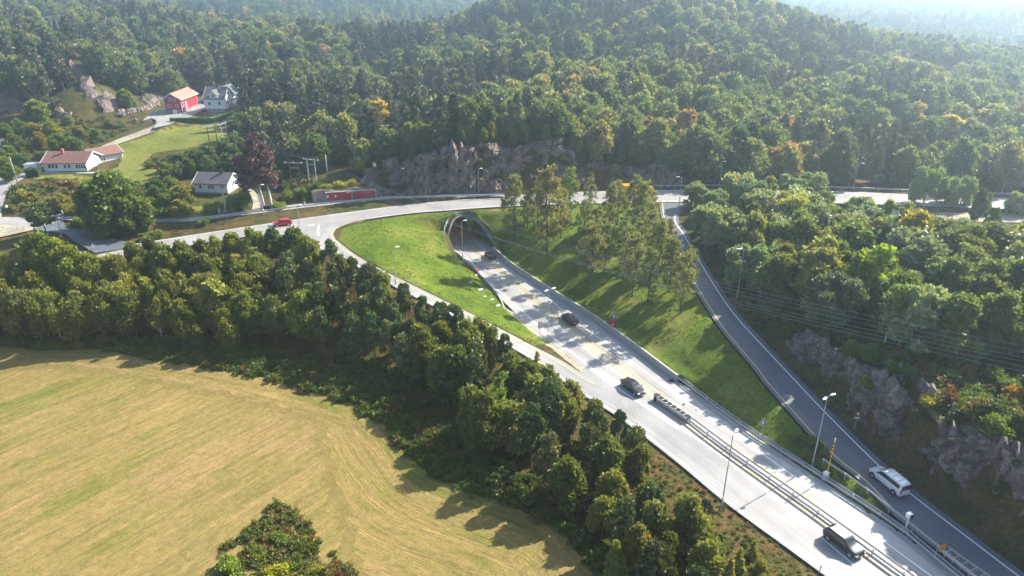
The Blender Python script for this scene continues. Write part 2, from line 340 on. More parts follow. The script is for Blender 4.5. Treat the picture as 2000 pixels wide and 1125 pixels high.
for (x, y, z) in [(-260, 560, 22), (-100, 560, 3), (0, 560, 2), (100, 540, 8), (200, 520, 8), (330, 520, 2)]: CW(x, y, z)
for (x, y, z) in [(-900, 1000, 30), (-500, 900, 45), (-330, 880, 36), (-230, 860, 30), (-120, 900, 22), (0, 1000, 15), (150, 900, 2), (500, 800, 0), (900, 900, 4), (0, 1600, 6), (600, 1700, 2), (1300, 1700, 10), (-900, 1700, 60), (-1700, 900, 50), (1800, 900, 20), (0, 2600, 20), (1300, 2800, 20), (-1300, 2800, 60),
                  (-350, 250, 20), (-600, 300, 30), (-350, 120, 4), (-700, 100, 10), (-200, 40, -1.5), (-500, 0, -1.5), (0, 0, -1.5), (0, -100, -2), (200, 0, 3), (300, 100, 12), (500, 200, 14), (300, 260, 16), (400, 400, 8), (-300, -100, -2), (300, -100, 4), (700, 400, 10), (-60, 20, -1.3)]: CW(x, y, z)
# cliffs: pairs of close points
for k, c in cliffs.items():
    for p in resample(c['b'], step=5.0): ctrl.append(p.copy())
    back = 1.2
    for p in resample(c['t'], step=5.0): ctrl.append(p + [0, back, -.15]); ctrl.append(p + [0.5, back + 6, .8])
ctrl = np.array(ctrl)
# thin out duplicates
keep = []
cell = {}
for i, p in enumerate(ctrl):
    ok = True; kx, ky = int(p[0] // 1.5), int(p[1] // 1.5)
    for dx in (-1, 0, 1):
        for dy in (-1, 0, 1):
            for j in cell.get((kx + dx, ky + dy), ()):
                if np.hypot(*(ctrl[j][:2] - p[:2])) < 1.0: ok = False
    if ok: keep.append(i); cell.setdefault((kx, ky), []).append(i)
ctrl = ctrl[keep]
RC = 2.5
def _phi(r2): return -np.sqrt(r2 + RC * RC)
A = _phi(((ctrl[:, None, :2] - ctrl[None, :, :2]) ** 2).sum(-1)); nC = len(ctrl)
M = np.zeros((nC + 1, nC + 1)); M[:nC, :nC] = A + np.eye(nC) * .5; M[:nC, nC] = 1; M[nC, :nC] = 1
wgt = np.linalg.solve(M, np.concatenate([ctrl[:, 2], [0]]))
def rbf(x, y):
    x = x.ravel(); y = y.ravel(); out = np.empty(x.shape)
    for i in range(0, len(x), 4000):
        dx = x[i:i + 4000, None] - ctrl[None, :, 0]; dy = y[i:i + 4000, None] - ctrl[None, :, 1]
        out[i:i + 4000] = _phi(dx * dx + dy * dy) @ wgt[:nC] + wgt[nC]
    return out
def height(x, y):
    sh = x.shape; x = x.ravel(); y = y.ravel(); z = rbf(x, y)
    far = sstep(190, 260, y) + sstep(100, 160, np.abs(x)) * sstep(60, 100, y); far = np.clip(far, 0, 1) * (1 - .7 * sstep(390, 430, y) * (y < 520))
    z = z + fbm(x / 42, y / 42, 5, 4) * 6.5 * far * sstep(205, 260, y) + fbm(x / 20, y / 20, 15, 3) * 2.2 * far + fbm(x / 5, y / 5, 9, 3) * .12
    caps = []
    for key, (a, b) in ROADS.items():
        c = (a + b) / 2; hw = np.linalg.norm((a - b)[:, :2], axis=1) / 2
        m = np.where((x > c[:, 0].min() - 18) & (x < c[:, 0].max() + 18) & (y > c[:, 1].min() - 18) & (y < c[:, 1].max() + 18))[0]
        if not len(m): continue
        xm, ym = x[m], y[m]
        d1, s1, z1 = polyline_dist(xm, ym, a, a[:, 2]); d2, s2, z2 = polyline_dist(xm, ym, b, b[:, 2])
        inside = s1 * s2 < 0
        d = np.where(inside, 0, np.minimum(d1, d2)); zz = np.where(d1 < d2, z1, z2)
        zin = (z1 * d2 + z2 * d1) / (d1 + d2 + 1e-6); zz = np.where(inside, zin, zz)
        # ends
        dc, _, _ = polyline_dist(xm, ym, c); d = np.maximum(d, dc - hw.max() * 1.15)
        bl = 3.5 if key in ('up', 'ramp', 'slip') else 2.2
        if key == 'main': bl = 1.8
        w = 1 - sstep(.35, bl, d)
        drop = .3 if key in ('main', 'up', 'slip', 'ramp') else .16
        lat, s = tunnel_local(xm, ym)
        if key == 'main': w = np.where(s > ring_back(lat / TRAD), 0, w)
        if key == 'up': w = w
        z[m] = z[m] * (1 - w) + (zz - drop) * w
        caps.append((m[(d < .3) & (w > .99)], (zz - drop)[(d < .3) & (w > .99)]))
    for k, v in PATCHW.items():
        m = inpoly(x, y, v); dd, _, vv = polyline_dist(x, y, np.vstack([v, v[:1]]), np.append(v[:, 2], v[0, 2]))
        near = m | (dd < 2.0)
        w = np.where(m, 1, 1 - sstep(.2, 2.0, dd)); w[~near] = 0
        z = z * (1 - w) + (vv - .3) * w
    for mi, zc_ in caps: z[mi] = np.minimum(z[mi], zc_)
    # bank behind the retaining wall
    dd, sd, _ = polyline_dist(x, y, wall_top_r); behind = (sd > 0)
    endok = (y < wall_top_r[0, 1] - .2) & (y > wall_top_r[-1, 1] + .2)
    w = np.where(behind & endok & (dd < 6) & (dd > 1.05), 1, 0); zf = np.where(behind & endok & (dd <= 1.05), -.3, z); z = zf
    z = np.where(w > 0, np.maximum(z, 1.08), z)
    # over the tunnel
    lat, s = tunnel_local(x, y); rb = ring_back(np.clip(lat / TRAD, -1, 1))
    over = (np.abs(lat) < TRAD + .9) & (s > rb) & (s < 60)
    cc_ = np.clip(np.abs(lat) / (TRAD + .75), 0, 1) ** 1.25; tube = (THGT + .45) * np.clip(1 - cc_ ** 2, 0, 1) ** .425 + .15
    z = np.where(over, np.maximum(z, tube), z)
    z = np.where((np.abs(lat) < TRAD + .25) & (s <= rb) & (s > -7), -.3, z)
    return z.reshape(sh)

def axis(segs):
    out = [segs[0][0]]
    for a, b, st in segs:
        n = max(1, int(round((b - a) / st))); out.extend(list(np.linspace(a, b, n + 1)[1:]))
    return np.array(out)
def grow(a, b, s0, k=1.12):
    out = []; x = a; s = s0; sign = 1 if b > a else -1
    while (x - b) * sign < 0: x += s * sign; out.append(x); s *= k
    return out
gx = axis([(-150, -24, 1.5), (-24, 4, .5), (4, 105, 1.0), (105, 150, 2)]); gx = np.array(sorted(list(grow(-150, -3000, 2))) + list(gx) + list(grow(150, 3000, 2.5)))
gy = axis([(24, 50, 1.5), (50, 146, 1.0), (146, 172, .5), (172, 210, 1.0), (210, 300, 2.0), (300, 480, 3.5)]); gy = np.array(sorted(list(grow(24, -400, 3, 1.25))) + list(gy) + list(grow(480, 4200, 5)))
GX, GY = np.meshgrid(gx, gy); GZ = height(GX, GY)
def hs(x, y):
    x = np.asarray(x, float); y = np.asarray(y, float)
    i = np.clip(np.searchsorted(gx, x) - 1, 0, len(gx) - 2); j = np.clip(np.searchsorted(gy, y) - 1, 0, len(gy) - 2)
    tx = (x - gx[i]) / (gx[i + 1] - gx[i]); ty = (y - gy[j]) / (gy[j + 1] - gy[j])
    return (GZ[j, i] * (1 - tx) + GZ[j, i + 1] * tx) * (1 - ty) + (GZ[j + 1, i] * (1 - tx) + GZ[j + 1, i + 1] * tx) * ty
_T = np.concatenate([np.arange(45, 400, .5), np.arange(400, 3500, 3)])
def G(px, py, up=0.0):
    """first point of the ray that comes down to the ground + up; up=0 gives the ground under the pixel"""
    d = ray(px, py); X = d[0] * _T; Y = d[1] * _T; Z = H + d[2] * _T
    k = np.argmax(Z < hs(X, Y) + up)
    if k == 0: k = len(_T) - 1
    t0, t1 = _T[k - 1], _T[k]
    for _ in range(12):
        tm = (t0 + t1) / 2
        if H + d[2] * tm < float(hs(d[0] * tm, d[1] * tm)) + up: t1 = tm
        else: t0 = tm
    x, y = d[0] * t1, d[1] * t1
    return np.array([x, y, float(hs(x, y))])
def Gp(lst): return np.array([G(a, b)[:2] for a, b in lst])

# ================================================================ ground materials
def ground_mat():
    m, nt, out = new_mat('ground'); p = pos(nt)
    n1 = noise_n(nt, .06, 5, p); n2 = noise_n(nt, .35, 5, p, .6); n3 = noise_n(nt, 2.2, 4, p, .7)
    c = ramp(nt, [(.3, (.03, .042, .014)), (.45, (.06, .065, .022)), (.55, (.10, .075, .035)), (.66, (.13, .095, .045)), (.8, (.06, .07, .02))])
    nt.links.new(n2, c.inputs[0])
    d = ramp(nt, [(.35, (.55, .5, .45)), (.65, (1.25, 1.15, 1.0))]); nt.links.new(n3, d.inputs[0])
    e = mixc(nt, 1.0, c.outputs[0], d.outputs[0], 'MULTIPLY')
    f = ramp(nt, [(.4, (.8, 1.0, .7)), (.62, (1.2, 1.0, .95))]); nt.links.new(n1, f.inputs[0])
    g = mixc(nt, 1.0, e, f.outputs[0], 'MULTIPLY')
    bsdf(nt, out, g, .95, .1, bump=math_n(nt, 'ADD', n3, n2), bstr=.8, bdist=.4); return m
def lawn_mat(name, c0, c1, c2, dry=.55):
    m, nt, out = new_mat(name); p = pos(nt)
    n1 = noise_n(nt, .12, 5, p, .6); n2 = noise_n(nt, 1.1, 5, p, .7); n3 = noise_n(nt, 6, 3, p, .7)
    a = ramp(nt, [(.35, c0), (.5, c1), (.68, c2)]); nt.links.new(n1, a.inputs[0])
    b = ramp(nt, [(.3, (.55, .66, .45)), (.5, (1, 1, 1)), (.68, (1.5, 1.3, 1.2)), (.8, (1.9, 1.5, 1.6))]); nt.links.new(n2, b.inputs[0])
    c = mixc(nt, 1.0, a.outputs[0], b.outputs[0], 'MULTIPLY')
    d = ramp(nt, [(.3, (.7, .72, .65)), (.7, (1.25, 1.25, 1.2))]); nt.links.new(n3, d.inputs[0])
    e = mixc(nt, 1.0, c, d.outputs[0], 'MULTIPLY')
    bsdf(nt, out, e, .9, .15, bump=math_n(nt, 'ADD', n3, n2), bstr=.9, bdist=.25); return m
def field_mat():
    m, nt, out = new_mat('stubble'); uv = nt.nodes.new('ShaderNodeUVMap'); uv.uv_map = 'UVMap'
    def st(sx, sy, scale, det=4, rough=.6):
        mp = nt.nodes.new('ShaderNodeMapping'); mp.inputs['Scale'].default_value = (sx, sy, 1); nt.links.new(uv.outputs[0], mp.inputs['Vector'])
        return noise_n(nt, scale, det, mp.outputs[0], rough, .5)
    p = pos(nt)
    s1 = st(.33, .018, 1.0, 4); s2 = st(1.05, .06, 1.0, 5, .75); s3 = st(5.5, .35, 1.0, 3, .7); n1 = noise_n(nt, .045, 5, p, .6); n2 = noise_n(nt, 1.4, 6, p, .8)
    n4 = noise_n(nt, 7, 3, p, .8)
    base = ramp(nt, [(.34, (.10, .115, .028)), (.43, (.16, .142, .044)), (.49, (.212, .158, .068)), (.53, (.17, .142, .05)), (.58, (.23, .162, .08)), (.64, (.19, .146, .056)), (.70, (.115, .122, .032))])
    nt.links.new(math_n(nt, 'ADD', math_n(nt, 'MULTIPLY', s1, .45), math_n(nt, 'MULTIPLY', n1, .55)), base.inputs[0])
    b2 = ramp(nt, [(.34, (.74, .76, .66)), (.46, (.95, .95, .92)), (.56, (1.1, 1.06, 1.04)), (.66, (1.25, 1.18, 1.15)), (.74, (1.6, 1.5, 1.45))]); nt.links.new(s2, b2.inputs[0])
    c = mixc(nt, 1.0, base.outputs[0], b2.outputs[0], 'MULTIPLY')
    b3 = ramp(nt, [(.3, (.72, .74, .68)), (.7, (1.3, 1.27, 1.25))]); nt.links.new(s3, b3.inputs[0])
    c = mixc(nt, .75, c, b3.outputs[0], 'MULTIPLY')
    b4 = ramp(nt, [(.3, (.62, .72, .5)), (.55, (1.05, 1.02, 1)), (.75, (1.35, 1.3, 1.25))]); nt.links.new(n2, b4.inputs[0])
    c = mixc(nt, .9, c, b4.outputs[0], 'MULTIPLY')
    b5 = ramp(nt, [(.3, (.7, .7, .66)), (.7, (1.3, 1.3, 1.3))]); nt.links.new(n4, b5.inputs[0])
    c = mixc(nt, .8, c, b5.outputs[0], 'MULTIPLY')
    bsdf(nt, out, c, .95, .1, bump=math_n(nt, 'ADD', n2, s3), bstr=.7, bdist=.2); return m
def asphalt(name, c, gl=.5, tracks=(), dark=.7, spec=.4):
    m, nt, out = new_mat(name); uv = nt.nodes.new('ShaderNodeUVMap'); uv.uv_map = 'UVMap'; p = pos(nt)
    n1 = noise_n(nt, .15, 4, p); n2 = noise_n(nt, 9, 3, p, .7); sp = nt.nodes.new('ShaderNodeSeparateXYZ'); nt.links.new(uv.outputs[0], sp.inputs[0])
    mp = nt.nodes.new('ShaderNodeMapping'); mp.inputs['Scale'].default_value = (26, .03, 1); nt.links.new(uv.outputs[0], mp.inputs['Vector'])
    n3 = noise_n(nt, 1.0, 3, mp.outputs[0])
    a = ramp(nt, [(.3, tuple(x * .82 for x in c)), (.7, tuple(min(1, x * 1.15) for x in c))]); nt.links.new(n1, a.inputs[0])
    b = ramp(nt, [(.3, (.86,) * 3), (.7, (1.12,) * 3)]); nt.links.new(n2, b.inputs[0])
    col = mixc(nt, 1.0, a.outputs[0], b.outputs[0], 'MULTIPLY')
    b = ramp(nt, [(.35, (.86,) * 3), (.65, (1.1,) * 3)]); nt.links.new(n3, b.inputs[0])
    col = mixc(nt, .8, col, b.outputs[0], 'MULTIPLY')
    for (u, w) in tracks:   # wheel tracks worn dark
        d = math_n(nt, 'ABSOLUTE', math_n(nt, 'SUBTRACT', sp.outputs[0], u)); k = math_n(nt, 'SUBTRACT', 1.0, math_n(nt, 'DIVIDE', d, w), clamp=True)
        k = math_n(nt, 'MULTIPLY', k, math_n(nt, 'ADD', math_n(nt, 'MULTIPLY', n3, .5), .55), clamp=True)
        col = mixc(nt, k, col, mixc(nt, 1.0, col, (dark, dark * .98, dark * .97), 'MULTIPLY'))
    bsdf(nt, out, col, gl, spec, bump=n2, bstr=.15, bdist=.02); return m
def rock_mat(name, ca, cb, cc):
    m, nt, out = new_mat(name); p = pos(nt); ps = pos(nt, (1, 1, .35))
    n1 = noise_n(nt, .25, 5, p, .6); n2 = noise_n(nt, 1.3, 6, ps, .7); n3 = noise_n(nt, 5, 4, p, .75)
    v = nt.nodes.new('ShaderNodeTexVoronoi'); v.feature = 'DISTANCE_TO_EDGE'; v.inputs['Scale'].default_value = .42
    wv = nt.nodes.new('ShaderNodeMix'); wv.data_type = 'VECTOR'; wv.inputs[0].default_value = .16
    nn = nt.nodes.new('ShaderNodeTexNoise'); nn.inputs['Scale'].default_value = .5; nn.inputs['Detail'].default_value = 4; nt.links.new(ps, nn.inputs['Vector'])
    sc = nt.nodes.new('ShaderNodeVectorMath'); sc.operation = 'SCALE'; sc.inputs[3].default_value = 20; nt.links.new(nn.outputs['Color'], sc.inputs[0])
    nt.links.new(ps, wv.inputs[4]); nt.links.new(sc.outputs[0], wv.inputs[5]); nt.links.new(wv.outputs[1], v.inputs['Vector'])
    a = ramp(nt, [(.3, ca), (.5, cb), (.7, cc)]); nt.links.new(n2, a.inputs[0])
    b = ramp(nt, [(.35, (.7, .66, .66)), (.65, (1.2, 1.15, 1.1))]); nt.links.new(n1, b.inputs[0])
    c = mixc(nt, 1.0, a.outputs[0], b.outputs[0], 'MULTIPLY')
    e = ramp(nt, [(0, (.3, .28, .28)), (.035, (1, 1, 1))]); nt.links.new(v.outputs['Distance'], e.inputs[0])
    c = mixc(nt, .75, c, e.outputs[0], 'MULTIPLY')
    d = ramp(nt, [(.3, (.75,) * 3), (.7, (1.25,) * 3)]); nt.links.new(n3, d.inputs[0])
    c = mixc(nt, 1.0, c, d.outputs[0], 'MULTIPLY')
    g = nt.nodes.new('ShaderNodeNewGeometry'); sx = nt.nodes.new('ShaderNodeSeparateXYZ'); nt.links.new(g.outputs['Normal'], sx.inputs[0])
    k = math_n(nt, 'MULTIPLY', math_n(nt, 'SUBTRACT', sx.outputs[2], .62, clamp=True), 3.2, clamp=True)
    k = math_n(nt, 'MULTIPLY', k, math_n(nt, 'MULTIPLY', n1, 1.6, clamp=True), clamp=True)
    c = mixc(nt, k, c, (.07, .08, .03))
    bsdf(nt, out, c, .85, .25, bump=math_n(nt, 'ADD', math_n(nt, 'MULTIPLY', n3, .4), n2), bstr=.9, bdist=.35); return m

M_ground = ground_mat(); M_field = field_mat()
M_lawn = lawn_mat('mown_grass', (.055, .10, .005), (.092, .14, .008), (.15, .155, .028))
M_lawn2 = lawn_mat('farm_grass', (.10, .13, .016), (.15, .165, .03), (.2, .18, .05))
M_road = asphalt('worn_pale_asphalt', (.33, .318, .31), .5, [(.17, .016), (.295, .018), (.515, .016), (.65, .018), (.23, .05), (.58, .05)], .62)
M_slip = asphalt('slip_asphalt', (.25, .245, .243), .5, [(.32, .07), (.68, .07)], .85)
M_up = asphalt('upper_asphalt', (.28, .27, .262), .5, [(.2, .05), (.38, .05), (.62, .05), (.8, .05)], .85)
M_ramp = asphalt('dark_shade_blue_asphalt', (.095, .108, .13), .6, [(.35, .06), (.65, .06)], .9)  # dark asphalt with the blue of skylit shade mixed into its colour
M_lane = asphalt('lane_asphalt', (.27, .26, .25), .7)
M_gravel = lawn_mat('gravel', (.26, .23, .20), (.34, .31, .27), (.42, .38, .33))
M_rock = rock_mat('grey_pink_rock', (.085, .062, .06), (.19, .145, .135), (.35, .28, .25))
M_rock2 = rock_mat('violet_grey_rock', (.075, .058, .055), (.18, .148, .138), (.35, .295, .27))

# ================================================================ ground sheet
def build_ground():
    ny, nx = GX.shape
    lat, s = tunnel_local(GX, GY); rb = ring_back(np.clip(lat / TRAD, -1, 1))
    incor = np.abs(lat) < TRAD - .05; front = s < rb
    keepf = []
    idx = np.arange(nx * ny).reshape(ny, nx)
    quads = np.stack([idx[:-1, :-1], idx[:-1, 1:], idx[1:, 1:], idx[1:, :-1]], -1).reshape(-1, 4)
    inc = incor.ravel(); fr = front.ravel(); near = (np.abs(s) < 12).ravel()
    fq = fr[quads]; straddle = fq.any(1) & ~fq.all(1) & inc[quads].any(1) & near[quads].all(1)
    quads = quads[~straddle]
    v = np.stack([GX.ravel(), GY.ravel(), GZ.ravel()], 1)
    me = bpy.data.meshes.new('ground'); me.vertices.add(len(v)); me.vertices.foreach_set('co', v.ravel())
    me.loops.add(len(quads) * 4); me.loops.foreach_set('vertex_index', quads.ravel().astype(np.int32))
    me.polygons.add(len(quads)); me.polygons.foreach_set('loop_start', np.arange(0, len(quads) * 4, 4, dtype=np.int32))
    me.polygons.foreach_set('use_smooth', np.ones(len(quads), bool))
    me.materials.append(M_ground); me.update(calc_edges=True); me.validate()
    obj('ground', me, kind='structure')
build_ground()

def sheet(name, poly, mat, off=.06, step=1.0, rag=.25, uvfun=None, kind='structure', zfun=None, **props):
    """a sheet draped on the ground with a ragged outline"""
    pl = np.vstack([poly, poly[:1]]); q = []
    for i in range(len(pl) - 1):
        L = np.hypot(*(pl[i + 1] - pl[i])); n = max(1, int(L / .8))
        for t in range(n): q.append(pl[i] + (pl[i + 1] - pl[i]) * t / n)
    q = np.array(q); q = q + np.stack([fbm(q[:, 0] / 2.2, q[:, 1] / 2.2, 31, 3), fbm(q[:, 0] / 2.2, q[:, 1] / 2.2, 77, 3)], 1) * rag * 2
    x0, y0 = q.min(0); x1, y1 = q.max(0)
    if step <= 1.01:
        ax = gx[(gx > x0) & (gx < x1)]; ay = gy[(gy > y0) & (gy < y1)]
    else: ax = np.arange(x0, x1, step); ay = np.arange(y0, y1, step)
    X, Y = np.meshgrid(ax, ay); X = X.ravel(); Y = Y.ravel()
    ins = inpoly(X, Y, q); X, Y = X[ins], Y[ins]
    d, _, _ = polyline_dist(X, Y, np.vstack([q, q[:1]])[::1]); k = d > .35; X, Y = X[k], Y[k]
    vs = [Vector(p) for p in q] + [Vector((a, b)) for a, b in zip(X, Y)]
    r = delaunay_2d_cdt(vs, [], [list(range(len(q)))], 1, 1e-4)
    co = np.array([(v[0], v[1]) for v in r[0]]); z = (hs(co[:, 0], co[:, 1]) if zfun is None else zfun(co[:, 0], co[:, 1])) + off
    uv = uvfun(co[:, 0], co[:, 1]) if uvfun else co / 10
    me = mesh_from(name, np.column_stack([co, z]), r[2], mat, True, uv)
    o = obj(name, me, kind=kind)
    for a, b in props.items(): o[a] = b
    return o

# stripe coordinates of the mown field: straight passes to the west, passes along the belt to the east
fa, fb = P(0, 1060, -1.2)[:2], P(560, 770, -1.2)[:2]; fd = (fb - fa) / np.linalg.norm(fb - fa)
edge_line = resample(np.array([P(x, y, -1.2)[:2] for x, y in [(-300, 640), (0, 672), (200, 680), (400, 712), (560, 745), (700, 790), (760, 830), (800, 880), (850, 930), (1000, 985), (1100, 1030), (1180, 1125), (1300, 1300)]]), step=3)
def field_uv(x, y):
    d, _, t = polyline_dist(x, y, edge_line, np.arange(len(edge_line)) * 3.0)
    s2 = (x - fa[0]) * -fd[1] + (y - fa[1]) * fd[0]; t2 = (x - fa[0]) * fd[0] + (y - fa[1]) * fd[1]
    px, py = to_px(x, y, np.full(x.shape, -1.2))
    w = sstep(560, 720, px + (py - 900) * -.25) ; w = np.maximum(w, 1 - sstep(5, 9, d))
    hard = w > .5
    return np.stack([np.where(hard, d + 300, s2), np.where(hard, t + 300, t2)], 1)
field_poly = np.array([P(x, y, -1.2)[:2] for x, y in [(-420, 640), (-150, 668), (0, 674), (200, 683), (400, 715), (560, 748), (690, 790), (755, 835), (795, 885), (850, 935), (1000, 990), (1100, 1038), (1180, 1130), (1290, 1330), (-700, 1330)]])
sheet('stubble_field', field_poly, M_field, off=.07, step=1.7, rag=.5, uvfun=field_uv)
def q0(lst, z): return [P(x, y, z)[:2] for x, y in lst]
sheet('lawn', np.array(q0([(668, 452), (672, 447), (712, 434), (760, 425), (800, 418.5), (840, 415), (875, 412.5), (895, 411)], 7.9) + list(Gp([(893, 418), (880, 424), (870, 440), (866, 462), (874, 486), (890, 503)])) + [tuple(v) for v in resample(np.array([P(x, y, 0) for x, y in [(880, 487), (905, 506), (934, 534), (950, 552), (968, 572), (978, 590), (984, 606)]]), step=1.5)[5:, :2]] + q0([(1010, 622), (1062, 664), (1090, 690), (1062, 677)], .3) + [tuple(v[:2]) for v in (resample(slip_R[:6], step=2.0) + [.5, .35, 0])[::-1]]), M_lawn, off=.07, rag=.1)
nw_ = np.gradient(wall_top_r[:, :2], axis=0); nw_ /= np.linalg.norm(nw_, axis=1)[:, None]; wall_back = wall_top_r[:, :2] + np.stack([-nw_[:, 1], nw_[:, 0]], 1) * .3
def bank_z(x, y):
    dd, sd, _ = polyline_dist(x, y, wall_top_r); return np.where((dd < 2.2) & (y < wall_top_r[0, 1] + .5) & (y > wall_top_r[-1, 1] - .5), np.maximum(hs(x, y), 1.06 + .04 * dd), hs(x, y))
rl_ = resample(ramp_L[:12], step=2.0) + [-.25, -.1, 0]
sheet('lawn', np.array(q0([(897, 411), (985, 405.5), (1100, 400.5), (1284, 397)], 7.9) + [tuple(v[:2]) for v in rl_] + q0([(1800, 1066), (1763, 1039), (1586, 923), (1465, 842), (1400, 795), (1330, 743)], 0.1) + [tuple(v) for v in wall_back[::-1]] + list(Gp([(962, 470), (950, 448), (930, 427), (908, 417)]))), M_lawn, off=.07, rag=.06, zfun=bank_z)
sheet('lawn', Gp([(200, 294), (262, 274), (312, 256), (335, 245), (400, 240), (460, 238), (472, 262), (440, 285), (350, 292), (300, 300), (272, 325), (330, 330), (300, 362), (262, 374), (215, 378), (165, 366), (84, 358), (60, 345), (88, 340), (180, 345), (232, 326), (238, 308)]), M_lawn2, off=.08, rag=.4)
sheet('lawn', Gp([(262, 430), (300, 417), (340, 408), (396, 402), (412, 420), (375, 429)]), M_lawn2, off=.07, rag=.3)
sheet('lawn', Gp([(345, 240), (372, 230), (404, 220), (460, 220), (470, 232), (400, 238)]), M_lawn2, off=.08, rag=.2)
sheet('lawn', Gp([(22, 380), (55, 370), (110, 392), (60, 396), (24, 392)]), M_lawn2, off=.07, rag=.3)
sheet('gravel_path', Gp([(0, 440), (58, 447), (66, 452), (20, 462), (-40, 474), (-40, 446)]), M_gravel, off=.34, rag=.3)
sheet('gravel_strip', np.array([P(x, y, 0)[:2] for x, y in [(985, 600), (1010, 612), (1060, 655), (1130, 708), (1196, 754), (1160, 742), (1100, 703), (1055, 672), (1020, 640)]]), M_gravel, off=.0, rag=.15, zfun=lambda x, y: np.maximum(hs(x, y) + .05, .0))

# ================================================================ road ribbons
def ribbon(name, a, b, mat, off=0.0, nacross=4, **props):
    n = len(a); vs = []; uv = []; s = np.concatenate([[0], np.cumsum(np.linalg.norm(np.diff(((a + b) / 2)[:, :2], axis=0), axis=1))])
    for i in range(n):
        for k in range(nacross + 1):
            t = k / nacross; p = a[i] * (1 - t) + b[i] * t; vs.append((p[0], p[1], p[2] + off)); uv.append((t, s[i]))
    fs = [(i * (nacross + 1) + k, i * (nacross + 1) + k + 1, (i + 1) * (nacross + 1) + k + 1, (i + 1) * (nacross + 1) + k) for i in range(n - 1) for k in range(nacross)]
    me = mesh_from(name, vs, fs, mat, True, uv); o = obj(name, me)
    for a_, b_ in props.items(): o[a_] = b_
    return o
ribbon('main_road', *ROADS['main'], M_road, .012, 8, kind='structure')
ribbon('slip_road', *ROADS['slip'], M_slip, .0, 6, kind='structure')
ribbon('upper_road', *ROADS['up'], M_up, .0, 6, kind='structure')
ribbon('right_slip_road', *ROADS['ramp'], M_ramp, .006, 6, kind='structure')
ribbon('side_lane', *ROADS['lane'], M_lane, .0, 3, kind='structure')
ribbon('farm_track', *ROADS['farm'], M_gravel, .0, 3, kind='structure')
ribbon('village_road', *ROADS['west'], M_lane, .0, 4, kind='structure')
ribbon('layby_road', *ROADS['lay'], M_gravel, .0, 4, kind='structure')
ribbon('driveway_path', *ROADS['drive'], M_gravel, .0, 3, kind='structure')
def patch(name, v, mat, off):
    r = delaunay_2d_cdt([Vector(p[:2]) for p in v], [], [list(range(len(v)))], 1, 1e-5)
    z = [float(v[np.argmin(np.hypot(v[:, 0] - q[0], v[:, 1] - q[1]))][2]) + off for q in r[0]]
    me = mesh_from(name, [(q[0], q[1], zz) for q, zz in zip(r[0], z)], r[2], mat, True, [(q[0] / 8, q[1] / 8) for q in r[0]]); return obj(name, me, kind='structure')
patch('junction_road', PATCHW['junction'], M_up, .006); patch('village_junction_road', PATCHW['west_yard'], M_lane, .008)
patch('merge_pavement', np.array([P(x, y, 0) for x, y in [(1075, 690), (1098, 697), (1140, 718), (1180, 742), (1230, 778), (1300, 830), (1290, 838), (1230, 800), (1170, 762), (1120, 725)]]), M_slip, .007)
patch('connecting_road', PATCHW['connector'], M_ramp, .004); patch('farm_yard_pavement', PATCHW['farm_yard'], M_lane, .006)
# tunnel roadway inside the tube
a0, b0 = ROADS['main'][0][0], ROADS['main'][1][0]
tin = [np.array([tworld(l, s, 0) for s in (-6, 0, 10, 20, 30, 40, 50)]) for l in (-4.65, 4.65)]
ribbon('tunnel_road', tin[0], tin[1], M_road, -.004, 6, kind='structure')

# painted markings: each line is its own thin sheet
M_white = simple('road_paint_white', (.8, .8, .78), .6, .3, var=.1, scale=2)
M_yellow = simple('road_paint_yellow', (.62, .46, .17), .6, .3, var=.12, scale=2)
def surf_line(pix, z, width, mat, name='road_marking', dash=None, off=.02, zoff=None):
    w = np.array([P(x, y, z(y) if callable(z) else z) for x, y in pix]) if not isinstance(pix, np.ndarray) else pix
    c = resample(w, step=.8); t = np.gradient(c[:, :2], axis=0); t /= np.linalg.norm(t, axis=1)[:, None]; nrm = np.stack([-t[:, 1], t[:, 0]], 1)
    vs = []; fs = []
    for i in range(len(c)):
        for sg in (-1, 1): vs.append((c[i, 0] + nrm[i, 0] * sg * width / 2, c[i, 1] + nrm[i, 1] * sg * width / 2, c[i, 2] + off))
    for i in range(len(c) - 1):
        if dash and (i * .8) % (dash[0] + dash[1]) >= dash[0]: continue
        fs.append((i * 2, i * 2 + 1, i * 2 + 3, i * 2 + 2))
    return obj(name, mesh_from(name, vs, fs, mat), kind='structure')
surf_line([(890, 479), (936, 528), (955, 552), (1000, 590), (1075, 655), (1140, 707), (1205, 757), (1300, 822), (1378, 868), (1500, 962), (1650, 1089), (1760, 1180)], 0, .16, M_white, off=.03)
surf_line([(925, 467), (967, 505), (1060, 575), (1130, 632), (1225, 700), (1315, 767), (1425, 841), (1548, 929), (1780, 1097), (1900, 1185)], 0, .16, M_white, off=.03)
surf_line([(915, 482), (945, 507), (990, 542), (1042, 591), (1100, 638), (1175, 700), (1268, 772), (1345, 832), (1430, 897), (1560, 988), (1700, 1092), (1790, 1160)], 0, .15, M_yellow, off=.032)
surf_line([(917, 478), (950, 503), (1000, 541), (1060, 588), (1115, 630), (1190, 690), (1282, 764), (1360, 822), (1445, 883), (1575, 972), (1715, 1076), (1800, 1140)], 0, .15, M_yellow, off=.032)
def rl(key, off, i0=0, i1=None, right=False):
    a, b = ROADS[key]; a, b = (b, a) if right else (a, b); a = a[i0:i1]; b = b[i0:i1]; d = b - a; L = np.linalg.norm(d[:, :2], axis=1)[:, None]; return a + d / L * (off if off > 1e-9 or True else 0)
def rfrac(key, f, i0=0, i1=None): a, b = ROADS[key]; return (a * (1 - f) + b * f)[i0:i1]
